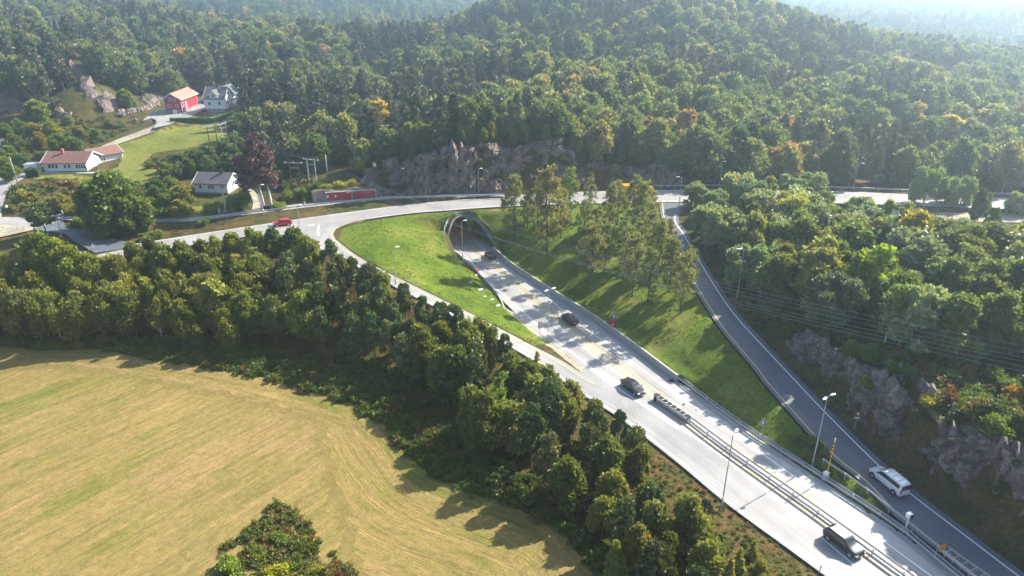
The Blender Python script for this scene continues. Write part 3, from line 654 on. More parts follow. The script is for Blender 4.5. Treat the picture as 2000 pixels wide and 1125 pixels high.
ns = len(ROADS['slip'][0]); kx = [to_px(*q)[0] for q in ROADS['slip'][1]]; kend = int(np.searchsorted(kx, 1172))
surf_line(rl('slip', .9, 1, kend, True), None, .16, M_yellow, off=.03); surf_line(rl('slip', .5), None, .15, M_white, off=.03)
surf_line(rl('ramp', .7), None, .18, M_yellow, off=.03); surf_line(rl('ramp', 1.0, 6, None, True), None, .18, M_white, off=.03)
surf_line(rl('up', .45), None, .13, M_white, off=.03); surf_line(rfrac('up', .5), None, .12, M_yellow, off=.03, dash=(3.2, 4.8))
ux = [to_px(*q)[0] for q in ROADS['up'][1]]; j0, j1, j2 = [int(np.searchsorted(ux, v)) for v in (712, 1275, 1350)]
surf_line(rl('up', .4, j0, j1, True), None, .13, M_white, off=.03); surf_line(rl('up', .4, j2, None, True), None, .13, M_white, off=.03)
surf_line([(1280, 393), (1310, 393.5), (1345, 393)], 8, .5, M_white, off=.03, dash=(.8, .8))
surf_line([(712, 431), (680, 437), (660, 445), (650, 452), (647, 459), (652, 468), (662, 477)], 8, .17, M_yellow, off=.034)
surf_line([(624, 440), (621, 448), (622, 460)], 8, .3, M_white, off=.034)
surf_line([(602, 441), (615, 439)], 8, .3, M_white, off=.034)
# ladder of yellow bars between the two centre lines
NB = 112
la = resample(np.array([P(*p, 0) for p in [(948, 512), (990, 545), (1042, 593), (1100, 640), (1175, 702), (1262, 769)]]), n=NB)
lb = resample(np.array([P(*p, 0) for p in [(951, 508), (999, 543), (1058, 590), (1113, 632), (1188, 692), (1277, 764)]]), n=NB)
mb = MB()
for i in range(0, NB, 2):
    a, b = la[i], lb[i]; t = la[min(i + 1, NB - 1)] - la[max(i - 1, 0)]; t /= np.linalg.norm(t); w = t * .17
    d = (b - a) * .06
    mb.add([a + d - w, b - d - w, b - d + w, a + d + w], [(0, 1, 2, 3)])
mb.v = [(x, y, .034) for x, y, z in mb.v]
mb.build('hatch_marking', simple('faded_yellow_paint', (.42, .34, .17), .7, .2, var=.25, scale=.8), kind='structure')
# ================================================================ rock faces
def rock_face(key, mat, label, cell=(2.6, 3.4), amp=1.0, step=.45, over=3.0, gaps=None):
    c = cliffs[key]; n = int(np.linalg.norm(np.diff(c['b'][:, :2], axis=0), axis=1).sum() / step) + 2
    b = resample(c['b'], n=n); t = resample(c['t'], n=n)
    # match columns by pixel so that a traced top stands over its base
    hm = max(3.0, np.linalg.norm(t - b, axis=1).max()); m = max(6, int(hm / step))
    rng = np.random.RandomState(len(key) * 7 + 3)
    rows = []
    for j in range(-1, m + 5):
        f = j / m
        if f <= 1:
            g = min(1, max(0, f)); pr = b + (t - b) * np.array([g ** 1.25, g ** 1.25, g ** .85])
            if j == -1: pr = b + [0, -.1, -.8]
        else: pr = t + np.array([0.2, (f - 1) * m * .8, -(f - 1) * m * .12])
        rows.append(pr)
    g = np.array(rows); M_, N_ = g.shape[:2]
    du = np.gradient(g, axis=1); dv = np.gradient(g, axis=0); nn = np.cross(du, dv); nn /= np.linalg.norm(nn, axis=2)[..., None] + 1e-9
    if nn[:, :, 1].mean() > 0: nn = -nn
    S = np.cumsum(np.linalg.norm(du[:, :, :2], axis=2), axis=1); Tz = g[:, :, 2] * 1.0
    # blocky displacement: anisotropic cells with their own plane offsets and slopes
    def cells(cw, ch, seed, tilt):
        wx = S / cw + fbm(S / 3, Tz / 3, seed, 3) * .5; wy = Tz / ch + fbm(S / 3, Tz / 3, seed + 5, 3) * .4 + S * .05
        best = np.full(S.shape, 9.); val = np.zeros(S.shape); ix = np.floor(wx).astype(int); iy = np.floor(wy).astype(int)
        for dx in (-1, 0, 1):
            for dy in (-1, 0, 1):
                cx, cy2 = ix + dx, iy + dy; jx = _h(cx, cy2, seed + 1); jy = _h(cx, cy2, seed + 2)
                ddx, ddy = wx - cx - jx, wy - cy2 - jy; d = ddx ** 2 + ddy ** 2
                v = _h(cx, cy2, seed + 3) + tilt * (ddx * (_h(cx, cy2, seed + 4) - .5) + ddy * (_h(cx, cy2, seed + 6) - .5))
                k = d < best; best = np.where(k, d, best); val = np.where(k, v, val)
        return val
    disp = amp * (1.5 * (cells(cell[0], cell[1], 11, 1.1) - .5) + .8 * (cells(cell[0] * .42, cell[1] * .4, 41, 1.2) - .5) + .3 * (cells(.6, .7, 61, 1) - .5)) + fbm(S / 1.1, Tz / 1.4, 3, 3) * .25 * amp
    fade = np.ones(S.shape); fade[:, :2] *= .2; fade[:, -2:] *= .2; fade[-3:] *= .3
    g = g + nn * (disp * fade)[..., None]; g[0, :, 2] -= .4
    vs = g.reshape(-1, 3); fs = [(j * N_ + i, j * N_ + i + 1, (j + 1) * N_ + i + 1, (j + 1) * N_ + i) for j in range(M_ - 1) for i in range(N_ - 1)]
    me = mesh_from('rock_cutting', vs, fs, mat, False); o = obj('rock_cutting', me); o['label'] = label; o['category'] = 'cliff'; return o
rock_face('north', M_rock, 'long grey and pink rock cutting behind the upper road, over the tunnel', cell=(4.6, 5.5), amp=1.9)
rock_face('south', M_rock2, 'dark violet rock cutting beside the right slip road, lower right', cell=(3.4, 4.2), amp=1.1, step=.35)
rock_face('ledge', M_rock2, 'low rock ledge in bushes above the cutting beside the right slip road', amp=.8, step=.35)
ROCKP = []
def rock_patch(label, px, mat, amp=1.2, step=.6, cellw=3.2, name='rock_outcrop'):
    poly = Gp(px); ROCKP.append(px); x0, y0 = poly.min(0) - 1; x1, y1 = poly.max(0) + 1; ax = np.arange(x0, x1, step); ay = np.arange(y0, y1, step); X, Y = np.meshgrid(ax, ay)
    d, _, _ = polyline_dist(X.ravel(), Y.ravel(), np.vstack([poly, poly[:1]])); d = d.reshape(X.shape) * np.where(inpoly(X, Y, poly), 1, -1); d = d + fbm(X / 3, Y / 3, 5, 3) * 2.0
    wx, wy = X / cellw + fbm(X / 4, Y / 4, 8, 3) * .5, Y / cellw + fbm(X / 4, Y / 4, 18, 3) * .5; best = np.full(X.shape, 9.); val = np.zeros(X.shape); ix = np.floor(wx).astype(int); iy = np.floor(wy).astype(int)
    for dx in (-1, 0, 1):
        for dy in (-1, 0, 1):
            cx, c2 = ix + dx, iy + dy; ex, ey_ = wx - cx - _h(cx, c2, 1), wy - c2 - _h(cx, c2, 2); dd = ex ** 2 + ey_ ** 2; v = _h(cx, c2, 3) + 1.3 * (ex * (_h(cx, c2, 4) - .5) + ey_ * (_h(cx, c2, 6) - .2)); k = dd < best; best = np.where(k, dd, best); val = np.where(k, v, val)
    Z = hs(X, Y) + amp * (val - .08) + fbm(X / 1.3, Y / 1.3, 9, 3) * .3 + np.minimum(0, d - .8) * 1.2; idx = np.arange(X.size).reshape(X.shape); keep = (d > -1.2)
    q = np.stack([idx[:-1, :-1], idx[:-1, 1:], idx[1:, 1:], idx[1:, :-1]], -1).reshape(-1, 4); q = q[keep.ravel()[q].all(1)]
    used = np.unique(q); mp = -np.ones(X.size, int); mp[used] = np.arange(len(used)); V = np.stack([X.ravel(), Y.ravel(), Z.ravel()], 1)[used]
    thing(name, label, 'rock', me=mesh_from(name, V, mp[q], mat, False))
rock_patch('upper rock outcrop on the ridge left of the barn, highest of the band', [(134, 100), (142, 91), (160, 96), (178, 104), (192, 118), (200, 136), (188, 138), (170, 126), (150, 118)], M_rock, 2.0)
rock_patch('long bare rock band slanting down towards the boulder wall beside the barn', [(134, 122), (150, 126), (166, 140), (178, 160), (196, 176), (218, 188), (232, 204), (226, 216), (206, 222), (196, 208), (180, 196), (160, 176), (146, 152)], M_rock, 2.2)
rock_patch('rounded pale rocks behind the boulder wall beside the barn', [(228, 180), (240, 176), (252, 186), (262, 200), (252, 206), (238, 200)], M_rock, 1.6)
rock_patch('pale rock outcrop under trees at the left edge', [(-30, 176), (2, 170), (20, 180), (38, 196), (50, 214), (46, 222), (20, 220), (-30, 226)], M_rock, 2.0)
rock_patch('low rounded rock at the edge of the scrub, left of the rock band', [(104, 222), (118, 217), (138, 220), (140, 230), (112, 232)], M_rock, 1.8)
rock_patch('rock wall behind the farmhouse at the foot of the forest', [(430, 150), (445, 140), (470, 150), (476, 168), (455, 172), (438, 166)], M_rock, 2.4)
rock_patch('dark rock wall behind the red barn', [(278, 196), (300, 184), (330, 178), (362, 160), (372, 166), (340, 186), (318, 196), (290, 206)], M_rock2, 1.8)
rock_patch('rock outcrop in the trees above the rock cutting, right of centre', [(1085, 238), (1110, 230), (1126, 246), (1100, 256)], M_rock2, 1.5)

def boulder(name, loc, r, seed, mat, parent=None, squash=.7):
    bm = bmesh.new(); bmesh.ops.create_icosphere(bm, subdivisions=2, radius=1); rs = random.Random(seed)
    pl = [(Vector((rs.gauss(0, 1), rs.gauss(0, 1), rs.gauss(0, 1))).normalized(), rs.uniform(.6, .9)) for _ in range(9)]
    for v in bm.verts:
        for d, h_ in pl:
            k = v.co.dot(d)
            if k > h_: v.co -= d * (k - h_)
        v.co = Vector((v.co.x * r, v.co.y * r * .9, v.co.z * r * squash))
    me = bpy.data.meshes.new(name); bm.to_mesh(me); bm.free(); me.materials.append(mat); o = obj(name, me, parent); o.location = loc; return o

# ================================================================ foliage
LEAFGAIN = 1.55
def leaf_mat(name, stops, rough=.55, trans=.4, spec=.3):
    m, nt, out = new_mat(name)
    oi = nt.nodes.new('ShaderNodeObjectInfo'); at = nt.nodes.new('ShaderNodeAttribute'); at.attribute_name = 'v'
    stops = [(q, tuple(min(.5, x * LEAFGAIN) for x in c)) for q, c in stops]
    r = ramp(nt, stops); nt.links.new(oi.outputs['Random'], r.inputs[0])
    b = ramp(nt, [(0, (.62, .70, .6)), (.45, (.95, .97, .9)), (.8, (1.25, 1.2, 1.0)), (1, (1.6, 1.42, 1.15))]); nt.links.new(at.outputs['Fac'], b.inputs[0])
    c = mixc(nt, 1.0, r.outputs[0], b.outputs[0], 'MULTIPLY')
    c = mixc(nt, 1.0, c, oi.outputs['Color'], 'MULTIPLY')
    p = nt.nodes.new('ShaderNodeBsdfPrincipled'); nt.links.new(c, p.inputs['Base Color']); p.inputs['Roughness'].default_value = rough; p.inputs['Specular IOR Level'].default_value = spec
    t = nt.nodes.new('ShaderNodeBsdfTranslucent'); nt.links.new(mixc(nt, 1.0, c, (1.12, 1.25, .6), 'MULTIPLY'), t.inputs['Color'])
    mx = nt.nodes.new('ShaderNodeMixShader'); mx.inputs[0].default_value = trans; nt.links.new(p.outputs[0], mx.inputs[1]); nt.links.new(t.outputs[0], mx.inputs[2])
    nt.links.new(mx.outputs[0], out.inputs['Surface']); return m
M_leaf = leaf_mat('broad_leaves', [(0, (.078, .098, .022)), (.3, (.105, .12, .028)), (.55, (.13, .136, .034)), (.8, (.155, .15, .038)), (1, (.12, .128, .04))])
M_needle = leaf_mat('pine_needles', [(0, (.055, .08, .028)), (.5, (.085, .105, .038)), (1, (.115, .12, .05))], trans=.15)
M_birch = leaf_mat('birch_leaves', [(0, (.12, .15, .035)), (.6, (.17, .18, .045)), (1, (.22, .19, .05))], trans=.4)
M_sparse = leaf_mat('thin_autumn_leaves', [(0, (.12, .125, .05)), (.5, (.155, .14, .06)), (1, (.14, .145, .05))], trans=.4)
M_willow = leaf_mat('silvery_leaves', [(0, (.14, .17, .085)), (.5, (.19, .21, .10)), (1, (.17, .19, .075))], rough=.45, trans=.3, spec=.5)
M_beech = leaf_mat('copper_leaves', [(0, (.085, .045, .05)), (1, (.11, .06, .055))], trans=.2)
M_orange = leaf_mat('orange_leaves', [(0, (.38, .19, .04)), (1, (.44, .24, .06))], trans=.35)
LEAFGAIN = 1.85
M_hill = leaf_mat('hill_leaves', [(0, (.062, .082, .034)), (.3, (.085, .102, .042)), (.6, (.105, .115, .045)), (.85, (.135, .132, .048)), (.97, (.165, .14, .06)), (1, (.22, .13, .06))])
M_hillpine = leaf_mat('hill_needles', [(0, (.058, .066, .04)), (.5, (.085, .084, .052)), (1, (.115, .10, .062))], trans=.12)
LEAFGAIN = 1.1
M_weed = leaf_mat('weed_leaves', [(0, (.07, .10, .022)), (.4, (.11, .13, .03)), (.7, (.15, .14, .045)), (.9, (.19, .13, .05)), (1, (.16, .07, .035))], trans=.3)
LEAFGAIN = 1.0
M_tuft = leaf_mat('grass_tufts', [(0, (.06, .11, .01)), (.5, (.11, .15, .016)), (.9, (.16, .165, .035)), (1, (.2, .17, .07))], trans=.3)
M_bark = simple('grey_bark', (.11, .09, .075), .9, .1, var=.35, scale=4)
M_birchbark = simple('white_bark', (.55, .53, .49), .8, .1, var=.35, scale=5)
M_pinebark = simple('pine_bark', (.19, .11, .07), .9, .1, var=.35, scale=4)

def leaf_cloud(centers, radii, n, size, rng, squash=(1, 1, 1), shell=.55, droop=0.0, vup=.35):
    """n leaf sprays (bent quads) spread through clumps; returns verts, faces, v-values"""
    centers = np.asarray(centers, float); radii = np.asarray(radii, float)
    w = radii ** 2; k = rng.choice(len(centers), n, p=w / w.sum())
    d = rng.normal(size=(n, 3)); d /= np.linalg.norm(d, axis=1)[:, None]
    d[:, 2] = np.where((d[:, 2] < -.3) & (rng.rand(n) < .6), -d[:, 2], d[:, 2])
    rr = (shell + (1 - shell) * rng.rand(n)) * radii[k] * (1 + .2 * rng.normal(size=n))
    c = centers[k] + d * rr[:, None] * np.array(squash)
    # face normal: half outward, half random
    b = d * .8 + rng.normal(size=(n, 3)) * .55 + [0, 0, .55 - droop * .3]; b /= np.linalg.norm(b, axis=1)[:, None]
    a = np.cross(b, rng.normal(size=(n, 3)) + d * .2); a /= np.linalg.norm(a, axis=1)[:, None] + 1e-9; nr = np.cross(a, b)
    s = size * (.6 + .8 * rng.rand(n))[:, None]; a = a * s * .42; b = b * s * (.6 + .5 * rng.rand(n)[:, None])
    bend = nr * s * .18
    v = np.stack([c - a - b * .5, c + a * .9 - b * .6, c + a + b * .6 - bend, c - a * .8 + b * .7 - bend], 1).reshape(-1, 3)
    f = np.arange(n * 4).reshape(n, 4)
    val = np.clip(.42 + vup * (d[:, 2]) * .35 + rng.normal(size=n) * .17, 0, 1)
    return v, f, np.repeat(val, 4)
def cloud_mesh(name, parts, mat):
    vs = []; fs = []; va = []; o = 0
    for v, f, a in parts: vs.append(v); fs.append(f + o); va.append(a); o += len(v)
    vs = np.vstack(vs); fs = np.vstack(fs); va = np.concatenate(va)
    me = bpy.data.meshes.new(name); me.vertices.add(len(vs)); me.vertices.foreach_set('co', vs.ravel().astype(np.float32))
    me.loops.add(fs.size); me.loops.foreach_set('vertex_index', fs.ravel().astype(np.int32)); me.polygons.add(len(fs))
    me.polygons.foreach_set('loop_start', np.arange(0, fs.size, 4, dtype=np.int32)); me.update(calc_edges=True)
    at = me.attributes.new('v', 'FLOAT', 'POINT'); at.data.foreach_set('value', va.astype(np.float32)); me.materials.append(mat); return me

def clumps(kind, h, r, rng):
    """clump centres and radii inside a crown of height h and radius r (crown foot at z=0 of the tree)"""
    cs = []; rs = []
    if kind == 'broad':
        n = 34
        for i in range(n):
            z = rng.uniform(.14, .93); prof = math.sin(min(1, (z + .12) / 1.02) * math.pi * .93) ** .7; q = r * prof * math.sqrt(rng.uniform(.15, 1)) * .8; t = rng.uniform(0, 6.283)
            cs.append((q * math.cos(t), q * math.sin(t), z * h)); rs.append(r * rng.uniform(.26, .46) * (1.0 if z < .8 else .75))
        cs.append((0, 0, h * .9)); rs.append(r * .35)
    elif kind == 'dome':
        for i in range(40):
            z = rng.uniform(.12, .9); prof = math.sqrt(max(.05, 1 - ((z - .35) / .65) ** 2)) ; q = r * prof * math.sqrt(rng.uniform(.3, 1)) * .85; t = rng.uniform(0, 6.283)
            cs.append((q * math.cos(t), q * math.sin(t), z * h)); rs.append(r * rng.uniform(.2, .34))
    elif kind == 'ovoid':
        for i in range(26):
            z = rng.uniform(.2, .96); prof = math.sin(min(1, max(0, (z - .08) / .95)) * math.pi) ** .6; q = r * prof * rng.uniform(.1, .75); t = rng.uniform(0, 6.283)
            cs.append((q * math.cos(t), q * math.sin(t), z * h)); rs.append(r * rng.uniform(.28, .45) * (.55 + .5 * prof))
    elif kind == 'pine':
        for i in range(34):
            z = rng.uniform(.38, .97); prof = max(.16, (1 - ((z - .45) / .6) ** 2)) if z > .45 else .8; q = r * prof * math.sqrt(rng.uniform(.2, 1)) * .85; t = rng.uniform(0, 6.283)
            cs.append((q * math.cos(t), q * math.sin(t), z * h)); rs.append(r * rng.uniform(.18, .32))
    elif kind == 'cone':
        for i in range(44):
            z = rng.uniform(.12, 1) ; prof = (1.03 - z) ** .8; q = r * prof * rng.uniform(.4, 1) * .9; t = rng.uniform(0, 6.283)
            cs.append((q * math.cos(t), q * math.sin(t), z * h * .97)); rs.append(r * rng.uniform(.14, .26) * (.5 + prof * .7))
    elif kind == 'sparse':
        for i in range(90):
            z = rng.uniform(.2, .97); prof = math.sin(min(1, max(0.03, (z - .08) / .97)) * math.pi * .96) ** .75 * (1.12 - .72 * z); q = r * prof * math.sqrt(rng.uniform(.05, 1)); t = rng.uniform(0, 6.283)
            cs.append((q * math.cos(t), q * math.sin(t), z * h)); rs.append(r * rng.uniform(.12, .24))
    elif kind == 'bush':
        for i in range(16):
            z = rng.uniform(.1, .75); q = r * rng.uniform(.1, .8) * math.sqrt(max(.1, 1 - z * z * .8)); t = rng.uniform(0, 6.283)
            cs.append((q * math.cos(t), q * math.sin(t), z * h)); rs.append(min(r, h) * rng.uniform(.25, .42))
    return np.array(cs), np.array(rs)
def trunk_mesh(name, h, r0, mat, cs, rng, nb=10, frac=.85, forks=1):
    b = MB()
    for k in range(forks):
        ox = (k - (forks - 1) / 2) * r0 * 3.2; lean = rng.normal(size=2) * .03 * h + [ox * 1.5, 0]
        pts = [(ox, 0, -.5)] + [(ox + lean[0] * t ** 1.5 + rng.normal() * .05, lean[1] * t ** 1.5 + rng.normal() * .05, h * frac * t) for t in (.08, .25, .45, .7, 1)]
        b.tube(pts, [r0 * 1.35, r0, r0 * .85, r0 * .66, r0 * .42, r0 * .12], 7)
        top = np.array(pts)
        for c in cs[rng.permutation(len(cs))[:nb]]:
            z0 = max(h * .12, min(c[2] * rng.uniform(.55, .85), h * frac * .95)); s = np.array([np.interp(z0, top[:, 2], top[:, 0]), np.interp(z0, top[:, 2], top[:, 1]), z0])
            mid = (s + c) / 2 + [0, 0, .06 * h * rng.rand()]; rr = r0 * .32 * (1 - z0 / h * .6)
            b.tube([s, mid, c], [rr, rr * .6, rr * .2], 4)
    return b.mesh(name, mat, True)
LIB = {}
def species(key, kind, h, r, n, size, lm, tm, tr, nvar, shell=.55, droop=0, nb=10, squash=(1, 1, 1), merged=False, forks=1, seed=0, vup=.35):
    out = []
    for k in range(nvar):
        rng = np.random.RandomState(seed * 100 + k + 1); hh = h * rng.uniform(.92, 1.08); rr = r * rng.uniform(.9, 1.1)
        cs, rs = clumps(kind, hh, rr, rng); parts = [leaf_cloud(cs, rs, n, size, rng, squash, shell, droop, vup)]
        crown = cloud_mesh(key + '_crown', parts, lm); trunk = trunk_mesh(key + '_trunk', hh, tr, tm, cs, rng, nb, .92 if kind in ('pine', 'cone', 'sparse') else .82, forks)
        if merged:
            bm = bmesh.new(); bm.from_mesh(crown); nf = len(bm.faces); bm.from_mesh(trunk); bm.faces.ensure_lookup_table()
            for f in bm.faces[nf:]: f.material_index = 1
            me = bpy.data.meshes.new(key); bm.to_mesh(me); bm.free(); me.materials.append(lm); me.materials.append(tm); out.append((me, None, hh, rr))
        else: out.append((crown, trunk, hh, rr))
    LIB[key] = out
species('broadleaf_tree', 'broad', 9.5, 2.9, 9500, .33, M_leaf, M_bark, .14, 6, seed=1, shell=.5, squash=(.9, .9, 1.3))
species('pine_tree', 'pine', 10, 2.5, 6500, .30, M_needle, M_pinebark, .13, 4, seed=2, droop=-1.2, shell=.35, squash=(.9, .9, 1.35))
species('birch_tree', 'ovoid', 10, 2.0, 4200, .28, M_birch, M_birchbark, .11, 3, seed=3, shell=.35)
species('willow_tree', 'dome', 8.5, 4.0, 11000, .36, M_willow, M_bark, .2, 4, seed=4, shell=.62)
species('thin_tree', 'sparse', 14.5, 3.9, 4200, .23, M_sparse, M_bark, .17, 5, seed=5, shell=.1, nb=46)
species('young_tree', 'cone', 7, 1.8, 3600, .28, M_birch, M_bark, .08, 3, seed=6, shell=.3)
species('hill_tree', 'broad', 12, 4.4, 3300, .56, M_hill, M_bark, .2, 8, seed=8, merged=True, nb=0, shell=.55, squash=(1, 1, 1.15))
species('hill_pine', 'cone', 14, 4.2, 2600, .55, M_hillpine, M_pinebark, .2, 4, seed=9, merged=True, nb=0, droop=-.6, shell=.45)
species('bush', 'bush', 2.4, 2.0, 3200, .19, M_leaf, M_bark, .05, 4, seed=10, nb=3)
species('tuft', 'bush', .32, .42, 26, .17, M_tuft, M_bark, .01, 3, seed=13, merged=True, nb=0, shell=.1)
species('weed', 'bush', .9, 1.0, 330, .17, M_weed, M_bark, .02, 4, seed=11, merged=True, nb=0, shell=.2)

NOUN = {'broadleaf_tree': 'broadleaf tree', 'pine_tree': 'pine', 'birch_tree': 'slender birch', 'willow_tree': 'round silvery tree', 'thin_tree': 'thin crowned tree', 'young_tree': 'narrow young tree', 'hill_tree': 'broadleaf tree', 'hill_pine': 'pine', 'bush': 'bush'}
TREES = []   # every tree to place: dict(kind, x, y, h, w, zone, tint, label)
rT = np.random.RandomState(12)
def T(kind, x, y, h, zone, w=None, tint=(1, 1, 1), label=None, sink=0.0, var=None, z=None):
    TREES.append(dict(kind=kind, x=float(x), y=float(y), h=float(h), w=w, zone=zone, tint=tint, label=label, sink=sink, var=var, z=z))
def Ttop(kind, px, py, h, zone, **k):
    q = G(px, py, h); T(kind, q[0], q[1], h, zone, **k)
def Tbase(kind, bx, by, top_px, zone, **k):
    q = G(bx, by); d = ray(top_px[0], top_px[1]); t = q[1] / d[1]; T(kind, q[0], q[1], H + d[2] * t - q[2], zone, **k)
def scatter(poly, step, jit=.42, seed=0):
    rr = np.random.RandomState(seed); poly = np.asarray(poly); x0, y0 = poly.min(0); x1, y1 = poly.max(0); out = []; row = 0
    for y in np.arange(y0, y1, step * .87):
        for x in np.arange(x0 + (row % 2) * step / 2, x1, step): out.append((x + rr.uniform(-jit, jit) * step, y + rr.uniform(-jit, jit) * step))
        row += 1
    out = np.array(out); return out[inpoly(out[:, 0], out[:, 1], poly)]
def tint(rng, a=.12, warm=0): 
    g = 1 + rng.normal() * a; return (g * (1 + rng.normal() * .06 + warm), g, g * (1 + rng.normal() * .06 - warm * .5))

# --- belt between the field and the slip road -------------------------------------------------
rB = np.random.RandomState(5)
belt_tops = [(0, 548), (33, 528), (255, 474), (288, 464), (345, 472), (390, 470), (415, 462), (450, 456), (486, 448), (530, 449), (570, 447), (596, 462), (641, 472), (662, 498), (686, 506), (719, 517), (742, 532), (788, 553), (824, 578), (860, 590), (886, 593), (935, 620), (960, 640), (986, 655), (1000, 690), (1030, 705), (1070, 716), (1113, 745), (1162, 783), (1211, 806), (1242, 840), (1252, 870)]
belt_kind = {0: 'broadleaf_tree', 9: 'pine_tree', 12: 'pine_tree', 14: 'pine_tree', 15: 'pine_tree', 17: 'pine_tree', 18: 'pine_tree', 19: 'pine_tree', 20: 'pine_tree', 23: 'pine_tree', 29: 'pine_tree', 30: 'pine_tree'}
back = []
for i, (px, py) in enumerate(belt_tops):
    hh = rB.uniform(7.8, 9.4) if i < 21 else rB.uniform(6.5, 8.0)
    k = belt_kind.get(i, 'broadleaf_tree'); q = G(px, py, hh); back.append(q[:2]); T(k, q[0], q[1], hh, 'belt', tint=tint(rB, .1, .04 if k != 'pine_tree' else 0))
for (px, py, hh, tn) in [(69, 458, 13.5, (1.25, 1.25, .75)), (105, 470, 12.5, (1.2, 1.25, .75)), (129, 483, 12, (1.3, 1.3, .8)), (165, 497, 10.5, (1.25, 1.2, .8)), (186, 502, 9.5, (1.3, 1.25, .75)), (213, 500, 9, (1.2, 1.2, .8)), (95, 500, 11, (1.15, 1.2, .75))]:
    Ttop('broadleaf_tree', px, py, hh, 'belt', tint=tn); q = G(px, py, hh); 
front = [P(x, y, -.3)[:2] for x, y in [(-180, 655), (0, 664), (200, 668), (330, 674), (450, 678), (560, 680), (640, 695), (713, 710), (770, 735), (830, 772), (880, 815), (930, 860), (985, 908), (1060, 950), (1120, 995), (1170, 1040), (1210, 1100), (1240, 1200)]]
backp = [P(x, y, 3.5)[:2] for x, y in [(-200, 600), (-60, 580), (20, 575)]] + [b for i, b in enumerate(back) if 1 < i] + [P(x, y, -.3)[:2] for x, y in [(1290, 1000), (1340, 1060), (1400, 1110), (1440, 1170), (1430, 1260)]]
belt_poly = np.array(front[::-1] + backp)
bk = np.array([t_ for t_ in back])
for (x, y) in scatter(belt_poly, 4.3, .38, 3):
    if np.min(np.hypot(bk[:, 0] - x, bk[:, 1] - y)) < 2.6: continue
    z = float(hs(x, y)); bx, by = to_px(x, y, z)
    u = rB.rand()
    pine_zone = 540 < bx < 1010 and by < 800
    # thinned strip with bare stems over brown ground behind the field edge
    if 560 < bx < 900 and by > 655 + (bx - 560) * .17 and u < .12: continue
    if pine_zone: k = 'pine_tree' if u < .68 else 'broadleaf_tree'
    elif bx > 1000: k = 'broadleaf_tree' if u < .52 else ('pine_tree' if u < .8 else 'young_tree')
    else: k = 'broadleaf_tree' if u < .9 else 'birch_tree'
    hh = {'pine_tree': rB.uniform(8, 10.5), 'broadleaf_tree': rB.uniform(7.5, 10.2), 'birch_tree': 9, 'young_tree': rB.uniform(5.5, 8)}[k]
    if bx > 1150: hh *= .8
    T(k, x, y, hh, 'belt', tint=tint(rB, .13, .03))
for (px, py, hh) in [(742, 562, 9.5), (768, 592, 9.5), (712, 575, 9.5), (800, 618, 9), (755, 630, 8.5), (725, 612, 9), (690, 590, 9), (830, 640, 8.5), (785, 655, 8)]: Ttop('pine_tree', px, py, hh, 'belt', tint=tint(rB, .12, .03))
Tbase('birch_tree', 430, 655, (402, 546), 'belt', w=2.7, label='pale green birch with white trunk at the field edge of the tree belt')
for (bx, by, h_) in [(1262, 1000, 4), (1330, 1060, 3.6), (1372, 1035, 4), (1400, 1100, 3.8), (1440, 1118, 3.2), (1468, 1092, 2.6), (1350, 1115, 4.5), (1300, 1120, 5), (1240, 1110, 5.5), (1200, 1130, 5), (1480, 1140, 2.8), (1420, 1150, 4), (1290, 1060, 5)]:
    q = G(bx, by); T(['broadleaf_tree', 'young_tree', 'pine_tree'][int(rB.randint(3))], q[0], q[1], h_ * 1.15, 'verge', w=None, tint=tint(rB, .15, .05))
T('young_tree', *G(1262, 1110)[:2], 5.2, 'verge', tint=(2.2, 1.5, .6), label='small yellow autumn tree at the lower end of the belt')
Ttop('young_tree', 1049, 685, 3.2, 'verge', tint=(1.3, 1.1, .9), label='wispy pale sapling at the left edge of the slip road')
# --- thin crowned trees on the lawn ------------------------------------------------------------
for i, (bx, by, tp) in enumerate([(1004, 471, (1000, 338)), (1069, 497, (1060, 322)), (1112, 430, (1118, 325)), (1151, 557, (1150, 432)), (1192, 447, (1175, 355)), (1189, 482, (1205, 395)), (1234, 580, (1235, 455)), (1252, 472, (1262, 352)), (1236, 447, (1225, 340)), (1285, 532, (1290, 425)), (1269, 502, (1268, 410)), (1306, 570, (1300, 462)), (1329, 612, (1325, 492)), (1140, 470, (1135, 388)), (1030, 445, (1035, 372)), (1215, 520, (1218, 420)), (1165, 500, (1160, 400)), (1095, 465, (1092, 365)), (1050, 440, (1050, 350)), (1150, 430, (1148, 345)), (1270, 455, (1275, 372)), (1205, 440, (1200, 350)), (1180, 530, (1182, 428)), (1300, 515, (1312, 425)), (1265, 590, (1262, 482)), (1340, 575, (1342, 478)), (1225, 550, (1215, 440))]):
    Tbase('thin_tree', bx, by, tp, 'lawn', tint=tint(rB, .08, .0) if i not in (2,) else (.9, 1.15, .6))
